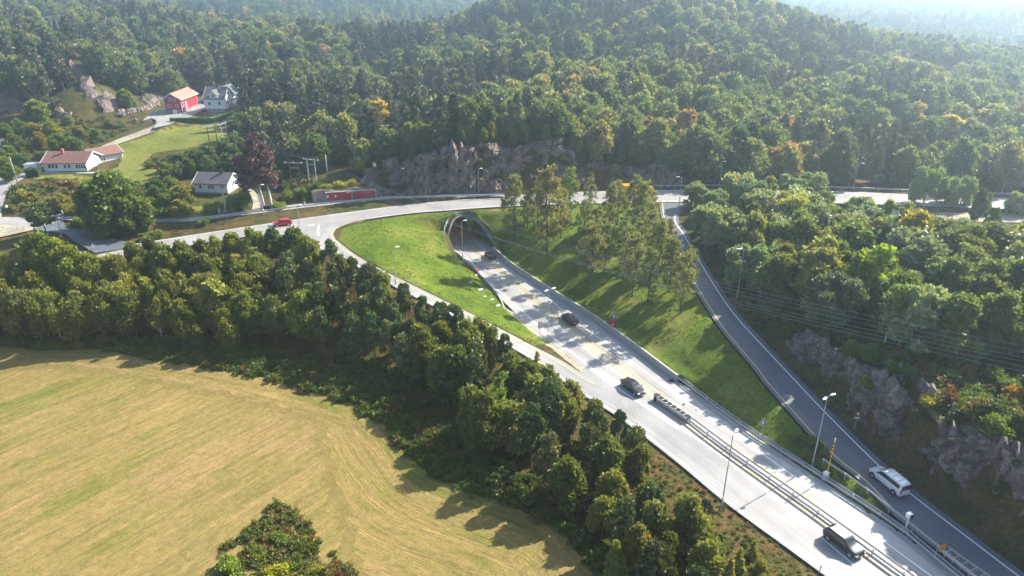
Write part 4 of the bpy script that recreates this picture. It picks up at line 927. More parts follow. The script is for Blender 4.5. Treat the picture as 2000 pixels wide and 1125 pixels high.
# --- wood above the right slip road ------------------------------------------------------------
rR = np.random.RandomState(8)
wood_rim = [('willow_tree', 1362, 356, 6.5), ('willow_tree', 1400, 372, 6.5), ('willow_tree', 1445, 338, 8.5), ('willow_tree', 1470, 350, 8), ('birch_tree', 1509, 342, 9), ('broadleaf_tree', 1495, 370, 8), ('willow_tree', 1550, 340, 8), ('willow_tree', 1592, 336, 8.5), ('willow_tree', 1565, 378, 6), ('broadleaf_tree', 1620, 376, 7.5), ('willow_tree', 1692, 383, 7.5), ('broadleaf_tree', 1655, 396, 7), ('birch_tree', 1740, 388, 7.5), ('birch_tree', 1776, 392, 7.5), ('willow_tree', 1385, 400, 7), ('willow_tree', 1412, 408, 8.5), ('willow_tree', 1452, 418, 8.5), ('broadleaf_tree', 1475, 395, 8), ('willow_tree', 1530, 425, 8), ('willow_tree', 1590, 400, 8), ('willow_tree', 1545, 470, 7), ('willow_tree', 1462, 476, 8.5), ('willow_tree', 1500, 480, 8.5), ('broadleaf_tree', 1640, 425, 9), ('broadleaf_tree', 1720, 415, 8.5), ('willow_tree', 1815, 446, 7), ('broadleaf_tree', 1850, 452, 7.5), ('birch_tree', 1900, 446, 7), ('willow_tree', 1940, 452, 7), ('broadleaf_tree', 1990, 442, 8), ('willow_tree', 1760, 424, 7), ('birch_tree', 1480, 425, 8), ('willow_tree', 1650, 450, 8)]
for k, px, py, hh in wood_rim:
    Ttop(k, px, py, hh, 'wood', tint=tint(rR, .06))
rim_xy = np.array([[t_['x'], t_['y']] for t_ in TREES if t_['zone'] == 'wood'])
wood_poly = Gp([(1395, 455), (1400, 500), (1450, 560), (1510, 608), (1560, 640), (1640, 660), (1720, 675), (1830, 705), (1960, 735), (2150, 800), (2400, 1000), (2600, 1000), (2600, 540), (2050, 518), (1830, 512), (1780, 492), (1700, 462), (1560, 432), (1420, 420)])
for (x, y) in scatter(wood_poly, 5.7, .42, 4):
    if np.min(np.hypot(rim_xy[:, 0] - x, rim_xy[:, 1] - y)) < 3.0: continue
    z = float(hs(x, y)); bx, by = to_px(x, y, z)
    if bx > 2600: continue
    u = rR.rand(); k = 'willow_tree' if (by < 500 and bx < 1720 and u < .6) else 'broadleaf_tree' if u < .74 else ('willow_tree' if u < .88 else 'birch_tree')
    hh = rR.uniform(7.5, 13) if bx > 1540 and by > 520 else rR.uniform(6.5, 10)
    if bx > 1480 and by > 600: hh = rR.uniform(8.5, 11.5)
    tn = tint(rR, .16); tn = (tn[0] * .92, tn[1] * .93, tn[2] * 1.15)
    if rR.rand() < .07: tn = (1.45, 1.2, .8)
    T(k, x, y, hh, 'wood', tint=tn, w=(hh * rR.uniform(.34, .42) if k == 'broadleaf_tree' else None))
Ttop('broadleaf_tree', 1730, 484, 12, 'wood', tint=(1.7, 1.75, .6), w=5.0, label='yellow green tree standing out in the middle of the right wood')
Ttop('birch_tree', 1860, 448, 8, 'wood', tint=(1.4, 1.2, .7)); Ttop('birch_tree', 1975, 452, 8, 'wood', tint=(1.6, 1.15, .8), w=2.8)
Ttop('pine_tree', 1925, 372, 10, 'wood', label='lone spindly pine rising above the wood near the lay-by')
Ttop('pine_tree', 1945, 408, 8, 'wood')
for (px, py, hh, ww) in [(1822, 326, 9.5, 3.6), (1860, 342, 7.5, 3.0), (1890, 346, 7, 3.0)]:
    Ttop('willow_tree', px, py, hh, 'island', w=ww, tint=(.85, 1, .85))
Ttop('willow_tree', 1998, 376, 5.5, 'island', w=2.8)
Ttop('young_tree', 1938, 374, 6, 'island')
# --- farm ----------------------------------------------------------------------------------------
Tbase('broadleaf_tree', 235, 452, (228, 338), 'farm', w=6.4, tint=(.72, .85, .75), label='large dark round tree between the lane and the connecting road')
Tbase('broadleaf_tree', 268, 455, (262, 376), 'farm', w=4.2, tint=(.75, .85, .75)); Tbase('broadleaf_tree', 195, 448, (200, 356), 'farm', w=4.0, tint=(.72, .84, .75))
Tbase('pine_tree', 92, 462, (88, 396), 'farm', w=3.0, tint=(1, 1.1, 1.1), label='blue green pine beside the street lamp at the village junction')
BEECH = G(524, 409)
for (px, py, h_, t_) in [(72, 258, 5, (1.5, 1, .6)), (40, 300, 4, (.8, 1, .8)), (12, 285, 5, (.9, 1, .8)), (20, 262, 6, (1.1, 1, .7)), (110, 262, 6, (1, 1.1, .7)), (140, 268, 5, (.75, .9, .8)), (150, 246, 5, (1.2, 1.1, .8)), (185, 252, 4, (1, 1, .8)), (60, 240, 6, (1.2, 1, .6)), (95, 238, 6, (1.2, 1.15, .7)), (30, 232, 6, (.8, 1, .7)), (5, 242, 6, (.8, 1, .7)), (64, 196, 8, (1.4, 1.4, .8)), (130, 225, 4, (1.2, 1.2, .8)), (212, 232, 3.5, (1, 1, .8)), (45, 275, 3.5, (1.1, .9, .7)), (15, 318, 5, (1, 1.1, .7)), (0, 305, 5, (1, 1.1, .7)),
                       (240, 175, 6, (1.3, 1.4, .6)), (300, 352, 6, (.7, .85, .8)), (318, 378, 5, (.75, .9, .8)), (350, 362, 6, (1.1, 1, .8)), (330, 345, 5, (.8, .9, .9)), (290, 385, 4, (1, 1, .8)), (345, 390, 4.5, (1.2, 1.1, .8)), (160, 388, 4, (.9, 1, .8)), (115, 378, 4, (1.5, 1.2, .7)), (40, 370, 3.5, (1.7, 1.3, .9)), (60, 375, 3.5, (1.6, 1.2, .9)),
                       (345, 300, 4.5, (.62, .8, .85)), (378, 292, 4.5, (.6, .78, .85)), (405, 287, 5, (.6, .78, .85)), (440, 270, 6, (.55, .75, .8)), (460, 258, 7, (.55, .75, .8)), (322, 308, 4, (.65, .82, .85)), (365, 310, 5, (.6, .8, .85)), (400, 305, 5, (.6, .78, .85)), (440, 300, 6, (.6, .75, .8)), (470, 300, 6, (.6, .75, .8)), (320, 318, 4, (.9, 1, .95)), (470, 222, 10, (.6, .75, .8)), (345, 322, 4, (.7, .85, .8))]:
    Ttop('broadleaf_tree', px, py, h_, 'farm', w=h_ * .52, tint=t_)
Tbase('bush', 468, 408, (462, 368), 'farm', w=3.6, tint=(.7, .9, .75), label='dark bush in front of the small white house')
for (px, py, h_, w_, t_) in [(415, 395, 2.6, 2.6, (1.2, 1.25, .8)), (440, 398, 2.2, 2, (1.4, 1.4, .7)), (395, 425, 1.6, 1.6, (.8, 1, .8)), (150, 425, 2, 2.2, (1, 1, .8)), (170, 400, 2.6, 2.6, (.8, 1, .8)), (130, 400, 2.4, 2.4, (1.6, 1.2, .7)), (300, 395, 2.5, 2.6, (.9, 1, .8)), (320, 405, 2.2, 2.4, (.8, 1, .8)), (360, 400, 2.2, 2.4, (1.3, 1.1, .8)), (285, 400, 2.4, 2.5, (.8, .95, .8)), (25, 400, 1.4, 1.5, (.8, 1, .7)), (50, 392, 1.8, 2.6, (1.5, 1.25, .9)), (75, 398, 2.2, 2.6, (1.2, 1.1, .8)),
                       (195, 452, 2, 2, (.8, 1, .8)), (290, 452, 2, 2.4, (.8, 1, .8)), (305, 448, 1.8, 2, (.9, 1, .8)), (560, 372, 2.2, 2.2, (1.3, 1.3, .7)), (590, 365, 2.5, 2.5, (.9, 1, .7)), (615, 352, 2.6, 2.5, (1, 1, .8)), (640, 358, 2, 2.2, (1.8, 1.6, .7)), (668, 354, 2, 2.2, (1.9, 1.7, .7)), (690, 350, 1.8, 2, (1.8, 1.5, .7)), (545, 392, 2, 2, (1.1, 1.2, .8))]:
    Ttop('bush', px, py, h_, 'farm', w=w_, tint=t_)
# island of bushes in the field
for (px, py, h_, w_, t_) in [(445, 1092, 1.7, 1.8, (.9, 1.15, .7)), (500, 1075, 1.1, 1.4, (1.1, 1.1, .8)), (545, 1045, 1.2, 1.5, (1.3, 1.4, 1.2)), (575, 1090, 1.0, 1.4, (.9, 1.0, .7)), (540, 1105, 1.5, 1.7, (1.7, 1.55, .6)), (620, 1105, .9, 1.3, (1.1, 1, .7)), (500, 1128, 1.2, 1.5, (1, 1.2, .7)), (590, 1130, 1.0, 1.3, (1.5, 1.35, .7)), (455, 1130, 1.6, 1.7, (1, 1.2, .7)), (645, 1112, .8, 1.1, (1.8, .8, .8)), (590, 1050, .8, 1.2, (1.3, 1.3, .9))]:
    Ttop('bush', px, py, h_, 'fieldbush', w=w_, tint=t_)
# right bank bushes
for (bx, by, h_, w_, t_) in [(1500, 612, 2.4, 2.2, (.8, 1, .7)), (1700, 752, 2, 2, (1.2, 1.1, .7)), (1820, 790, 1.8, 2, (1.3, 1.2, .7)), (1760, 735, 2, 2.4, (.8, 1, .8)), (1840, 745, 2.2, 2.4, (.7, .95, .8)), (1900, 790, 2.2, 2.6, (.7, .95, .8)), (1950, 840, 2, 2.4, (.8, 1, .8)), (1990, 790, 2.4, 2.6, (1.6, .9, .7)), (1880, 735, 2, 2.2, (1.7, .9, .6)), (1800, 690, 2.4, 2.4, (1.7, .8, .6)), (1700, 700, 2.2, 2.2, (.8, 1, .8)), (1950, 760, 2.4, 2.6, (.8, 1, .9)), (1660, 690, 2, 2, (.8, 1, .8)), (1860, 830, 1.6, 1.8, (.9, 1, .8)), (1590, 870, 1.0, 1.6, (.6, .8, .6)), (1565, 862, .9, 1.4, (.6, .8, .6)), (1612, 886, .8, 1.2, (.7, .9, .6))]:
    q = G(bx, by); T('bush', q[0], q[1], h_, 'bank', w=w_, tint=t_)
# --- hillside forest -----------------------------------------------------------------------------
rH = np.random.RandomState(21)
Ttop('birch_tree', 738, 195, 14.5, 'front', w=4.4, tint=(2.1, 1.45, .9), label='orange autumn birch at the foot of the hill above the red doors')
Ttop('birch_tree', 1797, 200, 13, 'front', w=4.2, tint=(2.1, 1.35, 1.0), label='tall orange autumn birch behind the upper road, right side')
Ttop('birch_tree', 1860, 222, 13, 'front', w=4.5, tint=(1.7, 1.35, .8), label='amber birch to the right of the tall orange birch')
Ttop('birch_tree', 1945, 200, 13, 'front', w=5, tint=(1.6, 1.3, .8), label='olive birch near the right edge behind the upper road')
Ttop('birch_tree', 1810, 265, 9, 'front', w=3.6, tint=(2.0, 1.15, .9)); Ttop('young_tree', 650, 118, 9, 'front', tint=(2.2, 1.2, .9))
hill_px = [(-60, 215), (60, 226), (120, 232), (135, 150), (150, 128), (200, 160), (262, 190), (300, 190), (486, 184), (486, 240), (470, 300), (520, 330), (560, 345), (640, 335), (700, 322), (760, 300), (860, 292), (925, 272), (1000, 282), (1060, 268), (1095, 270), (1125, 306), (1230, 316), (1330, 345), (1345, 358), (1500, 362), (1700, 366), (1900, 374), (2150, 384)]
hp = Gp(hill_px); xs = np.concatenate([hp[:, 0], [560, 560, -620, -620]]); ys = np.concatenate([hp[:, 1], [hp[-1, 1], 560, 560, 200]])
hill_poly = np.stack([xs, ys], 1)
pts = scatter(hill_poly, 6.3, .44, 9)
X, Y = pts[:, 0], pts[:, 1]; Zt = hs(X, Y); u, v = to_px(X, Y, Zt + 12)
k = (u > -250) & (u < 2450) & (v > -60)
# keep clear: bare rock slope at the farm, gully behind the knoll
uu, vv_ = to_px(X, Y, Zt)
for rp in ROCKP: k &= ~inpoly(uu, vv_, rp)
k &= ~(inpoly(uu, vv_, [(125, 235), (128, 140), (150, 150), (230, 230), (270, 235), (262, 208), (290, 206), (280, 240)]))
k &= ~(inpoly(uu, vv_, [(132, 128), (195, 182), (215, 230), (130, 235)]) & (vnoise(X, Y, 3) < .6))
up_clear, _, _ = polyline_dist(X, Y, resample(up_N, step=6)); k &= up_clear > np.where(uu > 1340, 3.4, 6)
k &= ~inpoly(uu, vv_, [(72, 52), (140, 62), (152, 98), (120, 118), (80, 92)])
pts = pts[k]
PYL = [G(83, 33, 12), G(107, 31, 12)]
FR = np.array([[t_['x'], t_['y']] for t_ in TREES if t_['zone'] == 'front'])
pn = fbm(pts[:, 0] / 34, pts[:, 1] / 34, 55, 3)
for i, (x, y) in enumerate(pts):
    pine = pn[i] + rH.normal() * .22 > (.0 if (x < -60 or y > 330) else .14)
    if rH.rand() < .03: continue
    hh = rH.uniform(8, 14.5) if not pine else rH.uniform(11, 17)
    if y < 215 and x < 42: hh *= .85
    if any(abs(q_[0] + 1 - x) < 6.5 and -26 < y - q_[1] < 5 for q_ in PYL): continue
    fx = FR[:, 0] - x; fy = FR[:, 1] - y
    if ((np.hypot(fx, fy) < 5.5) | ((np.abs(fx + fy * FR[:, 0] / FR[:, 1] * -1) < 4.5) & (fy > 0) & (fy < 16))).any(): continue
    T('hill_pine' if pine else 'hill_tree', x, y, hh, 'hill', tint=tint(rH, .14, .0))
ct = resample(cliffs['north']['t'], step=2.6)
for i, q in enumerate(ct):
    for dy in (2.2, 5.5, 9):
        if rH.rand() < .78:
            x_, y_ = q[0] + rH.uniform(-1, 1), q[1] + dy + rH.uniform(-.8, .8); T('broadleaf_tree' if dy < 5 else 'hill_tree', x_, y_, rH.uniform(2.8, 5.2) if dy < 5 else rH.uniform(5, 9), 'cliff' if dy < 5 else 'hill', w=None, tint=tint(rH, .16, .03))
cb = cliffs['north']['b']; cb = resample(cb, n=len(ct))
for i in range(3, len(ct) - 2, 3):
    f = rH.uniform(.3, .85); q = cb[i] * (1 - f) + ct[i] * f; T('bush', q[0], q[1] - .6, rH.uniform(.8, 1.6), 'cliff', w=rH.uniform(.7, 1.3), tint=tint(rH, .2, .05), z=q[2])
# far woods beyond the ridge, looser
far = []
for st, poly in ((9, [(-700, 560), (900, 440), (900, 760), (-900, 760)]), (15, [(-1100, 760), (1300, 760), (1600, 1300), (-1500, 1300)]), (30, [(-1600, 1300), (1900, 1300), (2300, 2400), (-2100, 2400)])):
    q = scatter(poly, st, .45, int(st)); z = hs(q[:, 0], q[:, 1]); u, v = to_px(q[:, 0], q[:, 1], z + 13); kk = (u > -80) & (u < 2080) & (v > -40) & (v < 200)
    f = fbm(q[:, 0] / 90, q[:, 1] / 90, 71, 3); kk &= (f > -.22); q = q[kk]
    for (x, y) in q: far.append((x, y, (1.0 if st < 10 else st / 9.5)))
# ================================================================ place the trees
ZONE = {'cliff': 'on the rock cutting behind the road', 'belt': 'in the belt beside the mown field', 'verge': 'on the verge at the belt end', 'lawn': 'on the lawn right of the tunnel', 'wood': 'in the wood above the slip road', 'island': 'on the island beyond the upper road', 'farm': 'near the farm houses', 'fieldbush': 'on the scrub patch in the field', 'bank': 'on the bank at the right cutting', 'front': 'at the foot of the hillside', 'hill': 'on the hillside above the upper road'}
GROUP = {'cliff': 'small trees and bushes on the rock cutting', 'belt': 'trees of the belt along the field', 'verge': 'young trees on the verge', 'lawn': 'thin trees on the lawn', 'wood': 'trees of the right wood', 'island': 'trees on the road island', 'farm': 'trees and bushes around the farm', 'fieldbush': 'bushes in the field', 'bank': 'bushes on the rock bank', 'front': 'autumn trees at the hill foot', 'hill': 'hillside trees'}
for t in TREES:
    t['z'] = (float(hs(t['x'], t['y'])) if t['z'] is None else t['z']) - t['sink']; zc = t['y'] * CP - (t['z'] + t['h'] * .5 - H) * SP
    t['px'], t['py'] = to_px(t['x'], t['y'], t['z'] + t['h'] * .6); t['size'] = t['h'] / max(5, zc) * (2.0 if t['zone'] != 'hill' else 1.0)
    if not (-150 < t['px'] < (2450 if t['zone'] == 'wood' else 2150) and -80 < t['py'] < 1330): t['size'] = 0
hill = [t for t in TREES if t['kind'] in ('hill_tree', 'hill_pine')]
hill.sort(key=lambda t: -t['size'])
def order_in_view(ts, n): return ts[:n]
n_broad = sum(1 for t in TREES if t['kind'] == 'broadleaf_tree'); 
hb = [t for t in hill if t['kind'] == 'hill_tree']; hp_ = [t for t in hill if t['kind'] == 'hill_pine']
n_pine = sum(1 for t in TREES if t['kind'] == 'pine_tree' and t['size'] > 0); n_broad = sum(1 for t in TREES if t['kind'] == 'broadleaf_tree' and t['size'] > 0); named = hb[:max(0, 298 - n_broad)] + hp_[:max(0, 230 - n_pine)]; print('broad', n_broad, 'pine', n_pine); ids = set(map(id, named)); stuff_trees = [t for t in hill if id(t) not in ids]
solo = [t for t in TREES if t['kind'] not in ('hill_tree', 'hill_pine') and t['size'] > 0] + named
for t in solo:
    var = LIB[t['kind']]
    t['name'] = {'hill_tree': 'broadleaf_tree', 'hill_pine': 'pine_tree'}.get(t['kind'], t['kind'])
def hue_word(t):
    r, g, b = t['tint']; k = r / g
    if k > 1.9: return 'orange'
    if k > 1.35: return 'russet'
    if g > 1.35: return 'yellow green'
    if k > 1.09: return 'olive'
    if g > 1.1: return 'light green'
    if g < .88: return 'dark green'
    return 'mid green'
def ordinal(n): return '%d%s' % (n, 'th' if 10 <= n % 100 <= 20 else {1: 'st', 2: 'nd', 3: 'rd'}.get(n % 10, 'th'))
buckets = {}
for t in solo:
    hs_ = sorted(x['h'] for x in solo if x['kind'] == t['kind'] and x['zone'] == t['zone']); q = hs_.index(t['h']) / max(1, len(hs_) - 1)
    t['word'] = ('tall ' if q > .66 else 'low ' if q < .33 else 'middling ') + hue_word(t); buckets.setdefault((t['name'], t['zone'], t['word']), []).append(t)
for key, ts in buckets.items():
    ts.sort(key=lambda t: t['px'])
    for i, t in enumerate(ts):
        if not t['label']:
            t['label'] = '%s %s %s' % (t['word'], NOUN[t['kind']], ZONE[t['zone']]) + (', %s from left' % ordinal(i + 1) if len(ts) > 1 else '')
            w = t['label'].split()
            if len(w) > 16: t['label'] = ' '.join(w).replace('of its look ', '')
rP = np.random.RandomState(77); first = {}
for t in solo:
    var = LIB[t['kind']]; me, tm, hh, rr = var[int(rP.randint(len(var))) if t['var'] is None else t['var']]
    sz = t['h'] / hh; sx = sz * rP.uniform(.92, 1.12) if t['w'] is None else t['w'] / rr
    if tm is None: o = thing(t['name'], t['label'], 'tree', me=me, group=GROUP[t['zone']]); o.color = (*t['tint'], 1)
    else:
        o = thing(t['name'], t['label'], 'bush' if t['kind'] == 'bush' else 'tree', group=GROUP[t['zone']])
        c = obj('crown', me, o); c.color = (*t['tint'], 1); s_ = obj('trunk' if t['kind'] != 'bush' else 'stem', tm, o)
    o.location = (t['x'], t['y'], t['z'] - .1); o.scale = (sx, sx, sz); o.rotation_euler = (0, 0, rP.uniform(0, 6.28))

# forest too numerous to name: one object that spreads copies of the hill trees
def gn_scatter(name, pts, sc, lib, kinds, kind='stuff', seed=0, label=None):
    """pts Nx3, sc Nx2 (xy, z scale), kinds: index into lib"""
    me = bpy.data.meshes.new(name); me.from_pydata([tuple(map(float, p)) for p in pts], [], [])
    a = me.attributes.new('sc', 'FLOAT_VECTOR', 'POINT'); a.data.foreach_set('vector', np.column_stack([sc[:, 0], sc[:, 0], sc[:, 1]]).astype(np.float32).ravel())
    r = np.random.RandomState(seed); a = me.attributes.new('rz', 'FLOAT', 'POINT'); a.data.foreach_set('value', (r.rand(len(pts)) * 6.283).astype(np.float32))
    a = me.attributes.new('ki', 'INT', 'POINT'); a.data.foreach_set('value', np.asarray(kinds, np.int32))
    o = obj(name, me, kind=kind)
    if label: o['label'] = label
    ng = bpy.data.node_groups.new(name, 'GeometryNodeTree'); ng.interface.new_socket('Geometry', in_out='INPUT', socket_type='NodeSocketGeometry'); ng.interface.new_socket('Geometry', in_out='OUTPUT', socket_type='NodeSocketGeometry')
    gi = ng.nodes.new('NodeGroupInput'); go = ng.nodes.new('NodeGroupOutput'); L = ng.links; join = ng.nodes.new('GeometryNodeJoinGeometry')
    def attr(nm, dt):
        n = ng.nodes.new('GeometryNodeInputNamedAttribute'); n.data_type = dt; n.inputs['Name'].default_value = nm; return n.outputs[0]
    ki = attr('ki', 'INT'); sc_ = attr('sc', 'FLOAT_VECTOR'); rz = attr('rz', 'FLOAT'); cx = ng.nodes.new('ShaderNodeCombineXYZ'); L.new(rz, cx.inputs[2])
    src = bpy.data.collections.new(name + '_kinds')     # not linked to the scene
    for i, me_ in enumerate(lib):
        so_ = bpy.data.objects.new(name + '_kind', me_); src.objects.link(so_)
        oi = ng.nodes.new('GeometryNodeObjectInfo'); oi.inputs['Object'].default_value = so_; oi.inputs['As Instance'].default_value = True
        ip = ng.nodes.new('GeometryNodeInstanceOnPoints'); L.new(gi.outputs[0], ip.inputs['Points']); L.new(oi.outputs['Geometry'], ip.inputs['Instance'])
        cmp_ = ng.nodes.new('FunctionNodeCompare'); cmp_.data_type = 'INT'; cmp_.operation = 'EQUAL'; L.new(ki, cmp_.inputs[2]); cmp_.inputs[3].default_value = i
        L.new(cmp_.outputs[0], ip.inputs['Selection']); L.new(cx.outputs[0], ip.inputs['Rotation']); L.new(sc_, ip.inputs['Scale']); L.new(ip.outputs[0], join.inputs[0])
    L.new(join.outputs[0], go.inputs[0]); m = o.modifiers.new('scatter', 'NODES'); m.node_group = ng
    return o
hl = [v[0] for v in LIB['hill_tree']] + [v[0] for v in LIB['hill_pine']]; nb_ = len(LIB['hill_tree']); npn = len(LIB['hill_pine'])
rS = np.random.RandomState(3)
pts_, scs_, ks_ = [], [], []
for t in stuff_trees:
    pine = t['kind'] == 'hill_pine'; k_ = int(rS.randint(npn)) + nb_ if pine else int(rS.randint(nb_)); hh = (LIB['hill_pine'][k_ - nb_] if pine else LIB['hill_tree'][k_])[2]
    pts_.append((t['x'], t['y'], t['z'] - .2)); s_ = t['h'] / hh; scs_.append((s_ * rS.uniform(.9, 1.12), s_)); ks_.append(k_)
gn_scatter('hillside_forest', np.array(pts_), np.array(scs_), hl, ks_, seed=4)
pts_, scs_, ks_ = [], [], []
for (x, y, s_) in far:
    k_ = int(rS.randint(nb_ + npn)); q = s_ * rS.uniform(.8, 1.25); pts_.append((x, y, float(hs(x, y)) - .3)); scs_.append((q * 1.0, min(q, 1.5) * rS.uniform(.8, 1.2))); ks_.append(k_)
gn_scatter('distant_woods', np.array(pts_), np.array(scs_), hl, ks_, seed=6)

# undergrowth: weeds nobody could count, along edges and banks
wl_ = [v[0] for v in LIB['weed']]
def weeds(name, polys, seed, sc=(.7, 1.5), col=(1, 1, 1)):
    ps = []; ss = []
    for poly, step in polys:
        q = scatter(poly, step, .48, seed)
        f = fbm(q[:, 0] / 4, q[:, 1] / 4, seed + 3, 3); q = q[f > -.3]
        for (x, y) in q: ps.append((x, y, float(hs(x, y)) - .08)); s = rS.uniform(*sc); ss.append((s * rS.uniform(.8, 1.3), s * rS.uniform(.6, 1.2)))
    o = gn_scatter(name, np.array(ps), np.array(ss), wl_, [int(rS.randint(len(wl_))) for _ in ps], seed=seed); o.color = (*col, 1); return o
field_edge = Gp([(-40, 655), (200, 660), (430, 666), (600, 690), (720, 705), (800, 760), (860, 820), (960, 890), (1050, 945), (1120, 1000), (1180, 1070), (1215, 1140), (1260, 1200), (1240, 1250), (1180, 1145), (1095, 1040), (1000, 992), (850, 938), (792, 885), (752, 837), (690, 794), (560, 752), (400, 718), (200, 686), (0, 678), (-40, 676)])
weeds('undergrowth', [(field_edge, .95)], 5, (.5, 1.3), (.75, .95, .7))
weeds('undergrowth', [(Gp([(395, 1150), (440, 1070), (540, 985), (575, 1000), (640, 1070), (700, 1130), (720, 1180), (380, 1200)]), .7)], 15, (.4, 1.0))
weeds('undergrowth', [(Gp([(1665, 700), (1740, 690), (1850, 705), (2000, 745), (2120, 800), (2150, 930), (2000, 850), (1900, 815), (1840, 770), (1770, 728), (1700, 710)]), 1.3), (Gp([(1480, 640), (1540, 655), (1600, 668), (1680, 690), (1760, 700), (1700, 670), (1560, 620), (1500, 605), (1440, 570)]), 1.4)], 25, (.8, 1.8))
weeds('undergrowth', [(Gp([(1548, 868), (1600, 880), (1700, 975), (1790, 1045), (1760, 1030), (1640, 955), (1570, 905)]), 1.1), (Gp([(1350, 420), (1352, 460), (1410, 555), (1460, 620), (1545, 712), (1560, 700), (1480, 620), (1400, 500), (1375, 430)]), 1.5)], 35, (.3, .8))
weeds('undergrowth', [(Gp([(0, 290), (20, 235), (200, 232), (270, 240), (230, 265), (190, 288), (120, 320), (60, 300), (30, 330), (0, 335)]), 2.2), (Gp([(295, 318), (345, 303), (400, 292), (445, 272), (466, 262), (480, 300), (540, 330), (640, 355), (620, 372), (540, 372), (500, 350), (470, 345), (340, 345), (285, 330)]), 2.2), (Gp([(30, 372), (90, 352), (240, 368), (300, 360), (330, 380), (380, 400), (330, 408), (270, 428), (190, 418), (122, 417), (70, 418), (15, 420), (20, 395)]), 1.9)], 45, (.9, 2.0))

# grass tufts that break up the lawns
rG = np.random.RandomState(14); tl = [v[0] for v in LIB['tuft']]
def tufts(name, sheets, step, seed, sc, col):
    ps = []; ss = []
    for o in sheets:
        me = o.data; n = len(me.polygons); ar = np.array([p.area for p in me.polygons]); cnt = int(ar.sum() / step ** 2); ks = rG.choice(n, cnt, p=ar / ar.sum())
        V = np.array([v.co[:] for v in me.vertices]); Fv = [tuple(p.vertices) for p in me.polygons]
        for k in ks:
            f = Fv[k]; a, b = rG.rand(2); a, b = (1 - a, 1 - b) if a + b > 1 else (a, b); q = V[f[0]] + (V[f[1]] - V[f[0]]) * a + (V[f[2]] - V[f[0]]) * b
            if fbm(np.array([q[0] / 3.0]), np.array([q[1] / 3.0]), 9, 3)[0] < -.12: continue
            ps.append(q - [0, 0, .03]); s = rG.uniform(*sc); ss.append((s * rG.uniform(.8, 1.4), s * rG.uniform(.6, 1.2)))
    o = gn_scatter(name, np.array(ps), np.array(ss), tl, [int(rG.randint(len(tl))) for _ in ps], seed=seed); o.color = (*col, 1)
lawns = [o for o in bpy.data.objects if o.name.startswith('lawn')]
tufts('grass', lawns[:2], .45, 61, (.2, .42), (1.5, 1.35, 1.3))
weeds('undergrowth', [(np.array([P(x, y, -.3)[:2] for x, y in [(1235, 850), (1320, 912), (1410, 985), (1525, 1068), (1595, 1125), (1560, 1180), (1480, 1150), (1400, 1060), (1320, 990), (1250, 900)]]), .9)], 75, (.2, .5), (1.3, 1.2, 1.0))
weeds('undergrowth', [(np.array([P(x, y, 1.5)[:2] for x, y in [(1560, 735), (1650, 822), (1745, 908), (1830, 975), (2010, 1115), (2060, 1100), (1940, 1040), (1850, 985), (1800, 925), (1690, 850), (1615, 775)]]), 1.0)], 85, (.2, .55), (.9, .9, .8))
# ================================================================ tunnel mouth, walls, rails
M_conc = simple('pale_concrete', (.36, .35, .33), .85, .2, var=.22, scale=1.2)
M_concd = simple('weathered_concrete', (.2, .19, .19), .85, .2, var=.4, scale=.9)
M_galv = simple('galvanised_steel', (.46, .47, .48), .45, .5, .55, var=.15, scale=6)
M_dark = simple('black_rubber', (.02, .02, .022), .6, .3)
M_paintw = simple('white_paint', (.78, .78, .76), .45, .4, var=.05)
M_red = simple('red_paint', (.42, .018, .03), .5, .4, var=.15, scale=1.5)
M_orange = simple('orange_plastic', (.75, .28, .03), .5, .4)
M_yel = simple('yellow_paint', (.8, .6, .03), .5, .4); M_blue = simple('sign_blue', (.03, .12, .42), .4, .4, var=.03)
M_wood = simple('weathered_wood', (.3, .24, .18), .85, .15, var=.35, scale=3); M_brownpole = simple('creosote_pole', (.12, .06, .045), .8, .2, var=.3, scale=3)
M_greypole = simple('grey_pole_wood', (.38, .38, .37), .8, .2, var=.25, scale=3)

def arch(lat_r, hgt, th): 
    c, s = math.cos(th), math.sin(th); return lat_r * math.copysign(abs(c) ** .8, c), hgt * (s ** .85 if s > 0 else 0)
NT = 40
ths = [math.pi * k / NT for k in range(NT + 1)]
tun = thing('tunnel_portal', 'grey arched road tunnel mouth under the upper road with orange lit interior', 'tunnel')
vs = []; fs = []
stations = [0, .12, .3, .6, 1]
for si, f in enumerate(stations):
    for th in ths:
        la, z = arch(TRAD, THGT, th); s0 = float(ring_back(la / TRAD)); s = s0 + (48 - s0) * f; vs.append(tworld(la, s, z - .02))
for i in range(len(stations) - 1):
    for k in range(NT): a = i * (NT + 1) + k; fs.append((a, a + 1, a + NT + 2, a + NT + 1))
obj('lining', mesh_from('lining', vs, fs, simple('bore_shade_concrete', (.085, .075, .07), .9, .1, var=.4, scale=.9), True), tun)  # concrete colour darkened to put the bore's shade into the lining
cap = MB(); cap.add([tworld(*q) for q in ((-6, 48, -.3), (6, 48, -.3), (6, 48, 7.5), (-6, 48, 7.5))], [(0, 1, 2, 3)]); cap.build('dark_end_cap', M_dark, tun)  # black sheet closing the bore, stands in for its unlit depth
# collar
rings = []
for th in ths:
    la, z = arch(TRAD, THGT, th); lo, zo = arch(TRAD + .34, THGT + .34, th); s0 = float(ring_back(la / TRAD)); 
    rings.append([tworld(la, s0 - .12, z), tworld(lo, s0 - .12, zo + .02), tworld(lo, s0 + 1.2, zo + .02), tworld(la, s0 + 1.2, z + .01)])
b = MB(); b.loft(rings); b.build('collar', M_concd, tun)
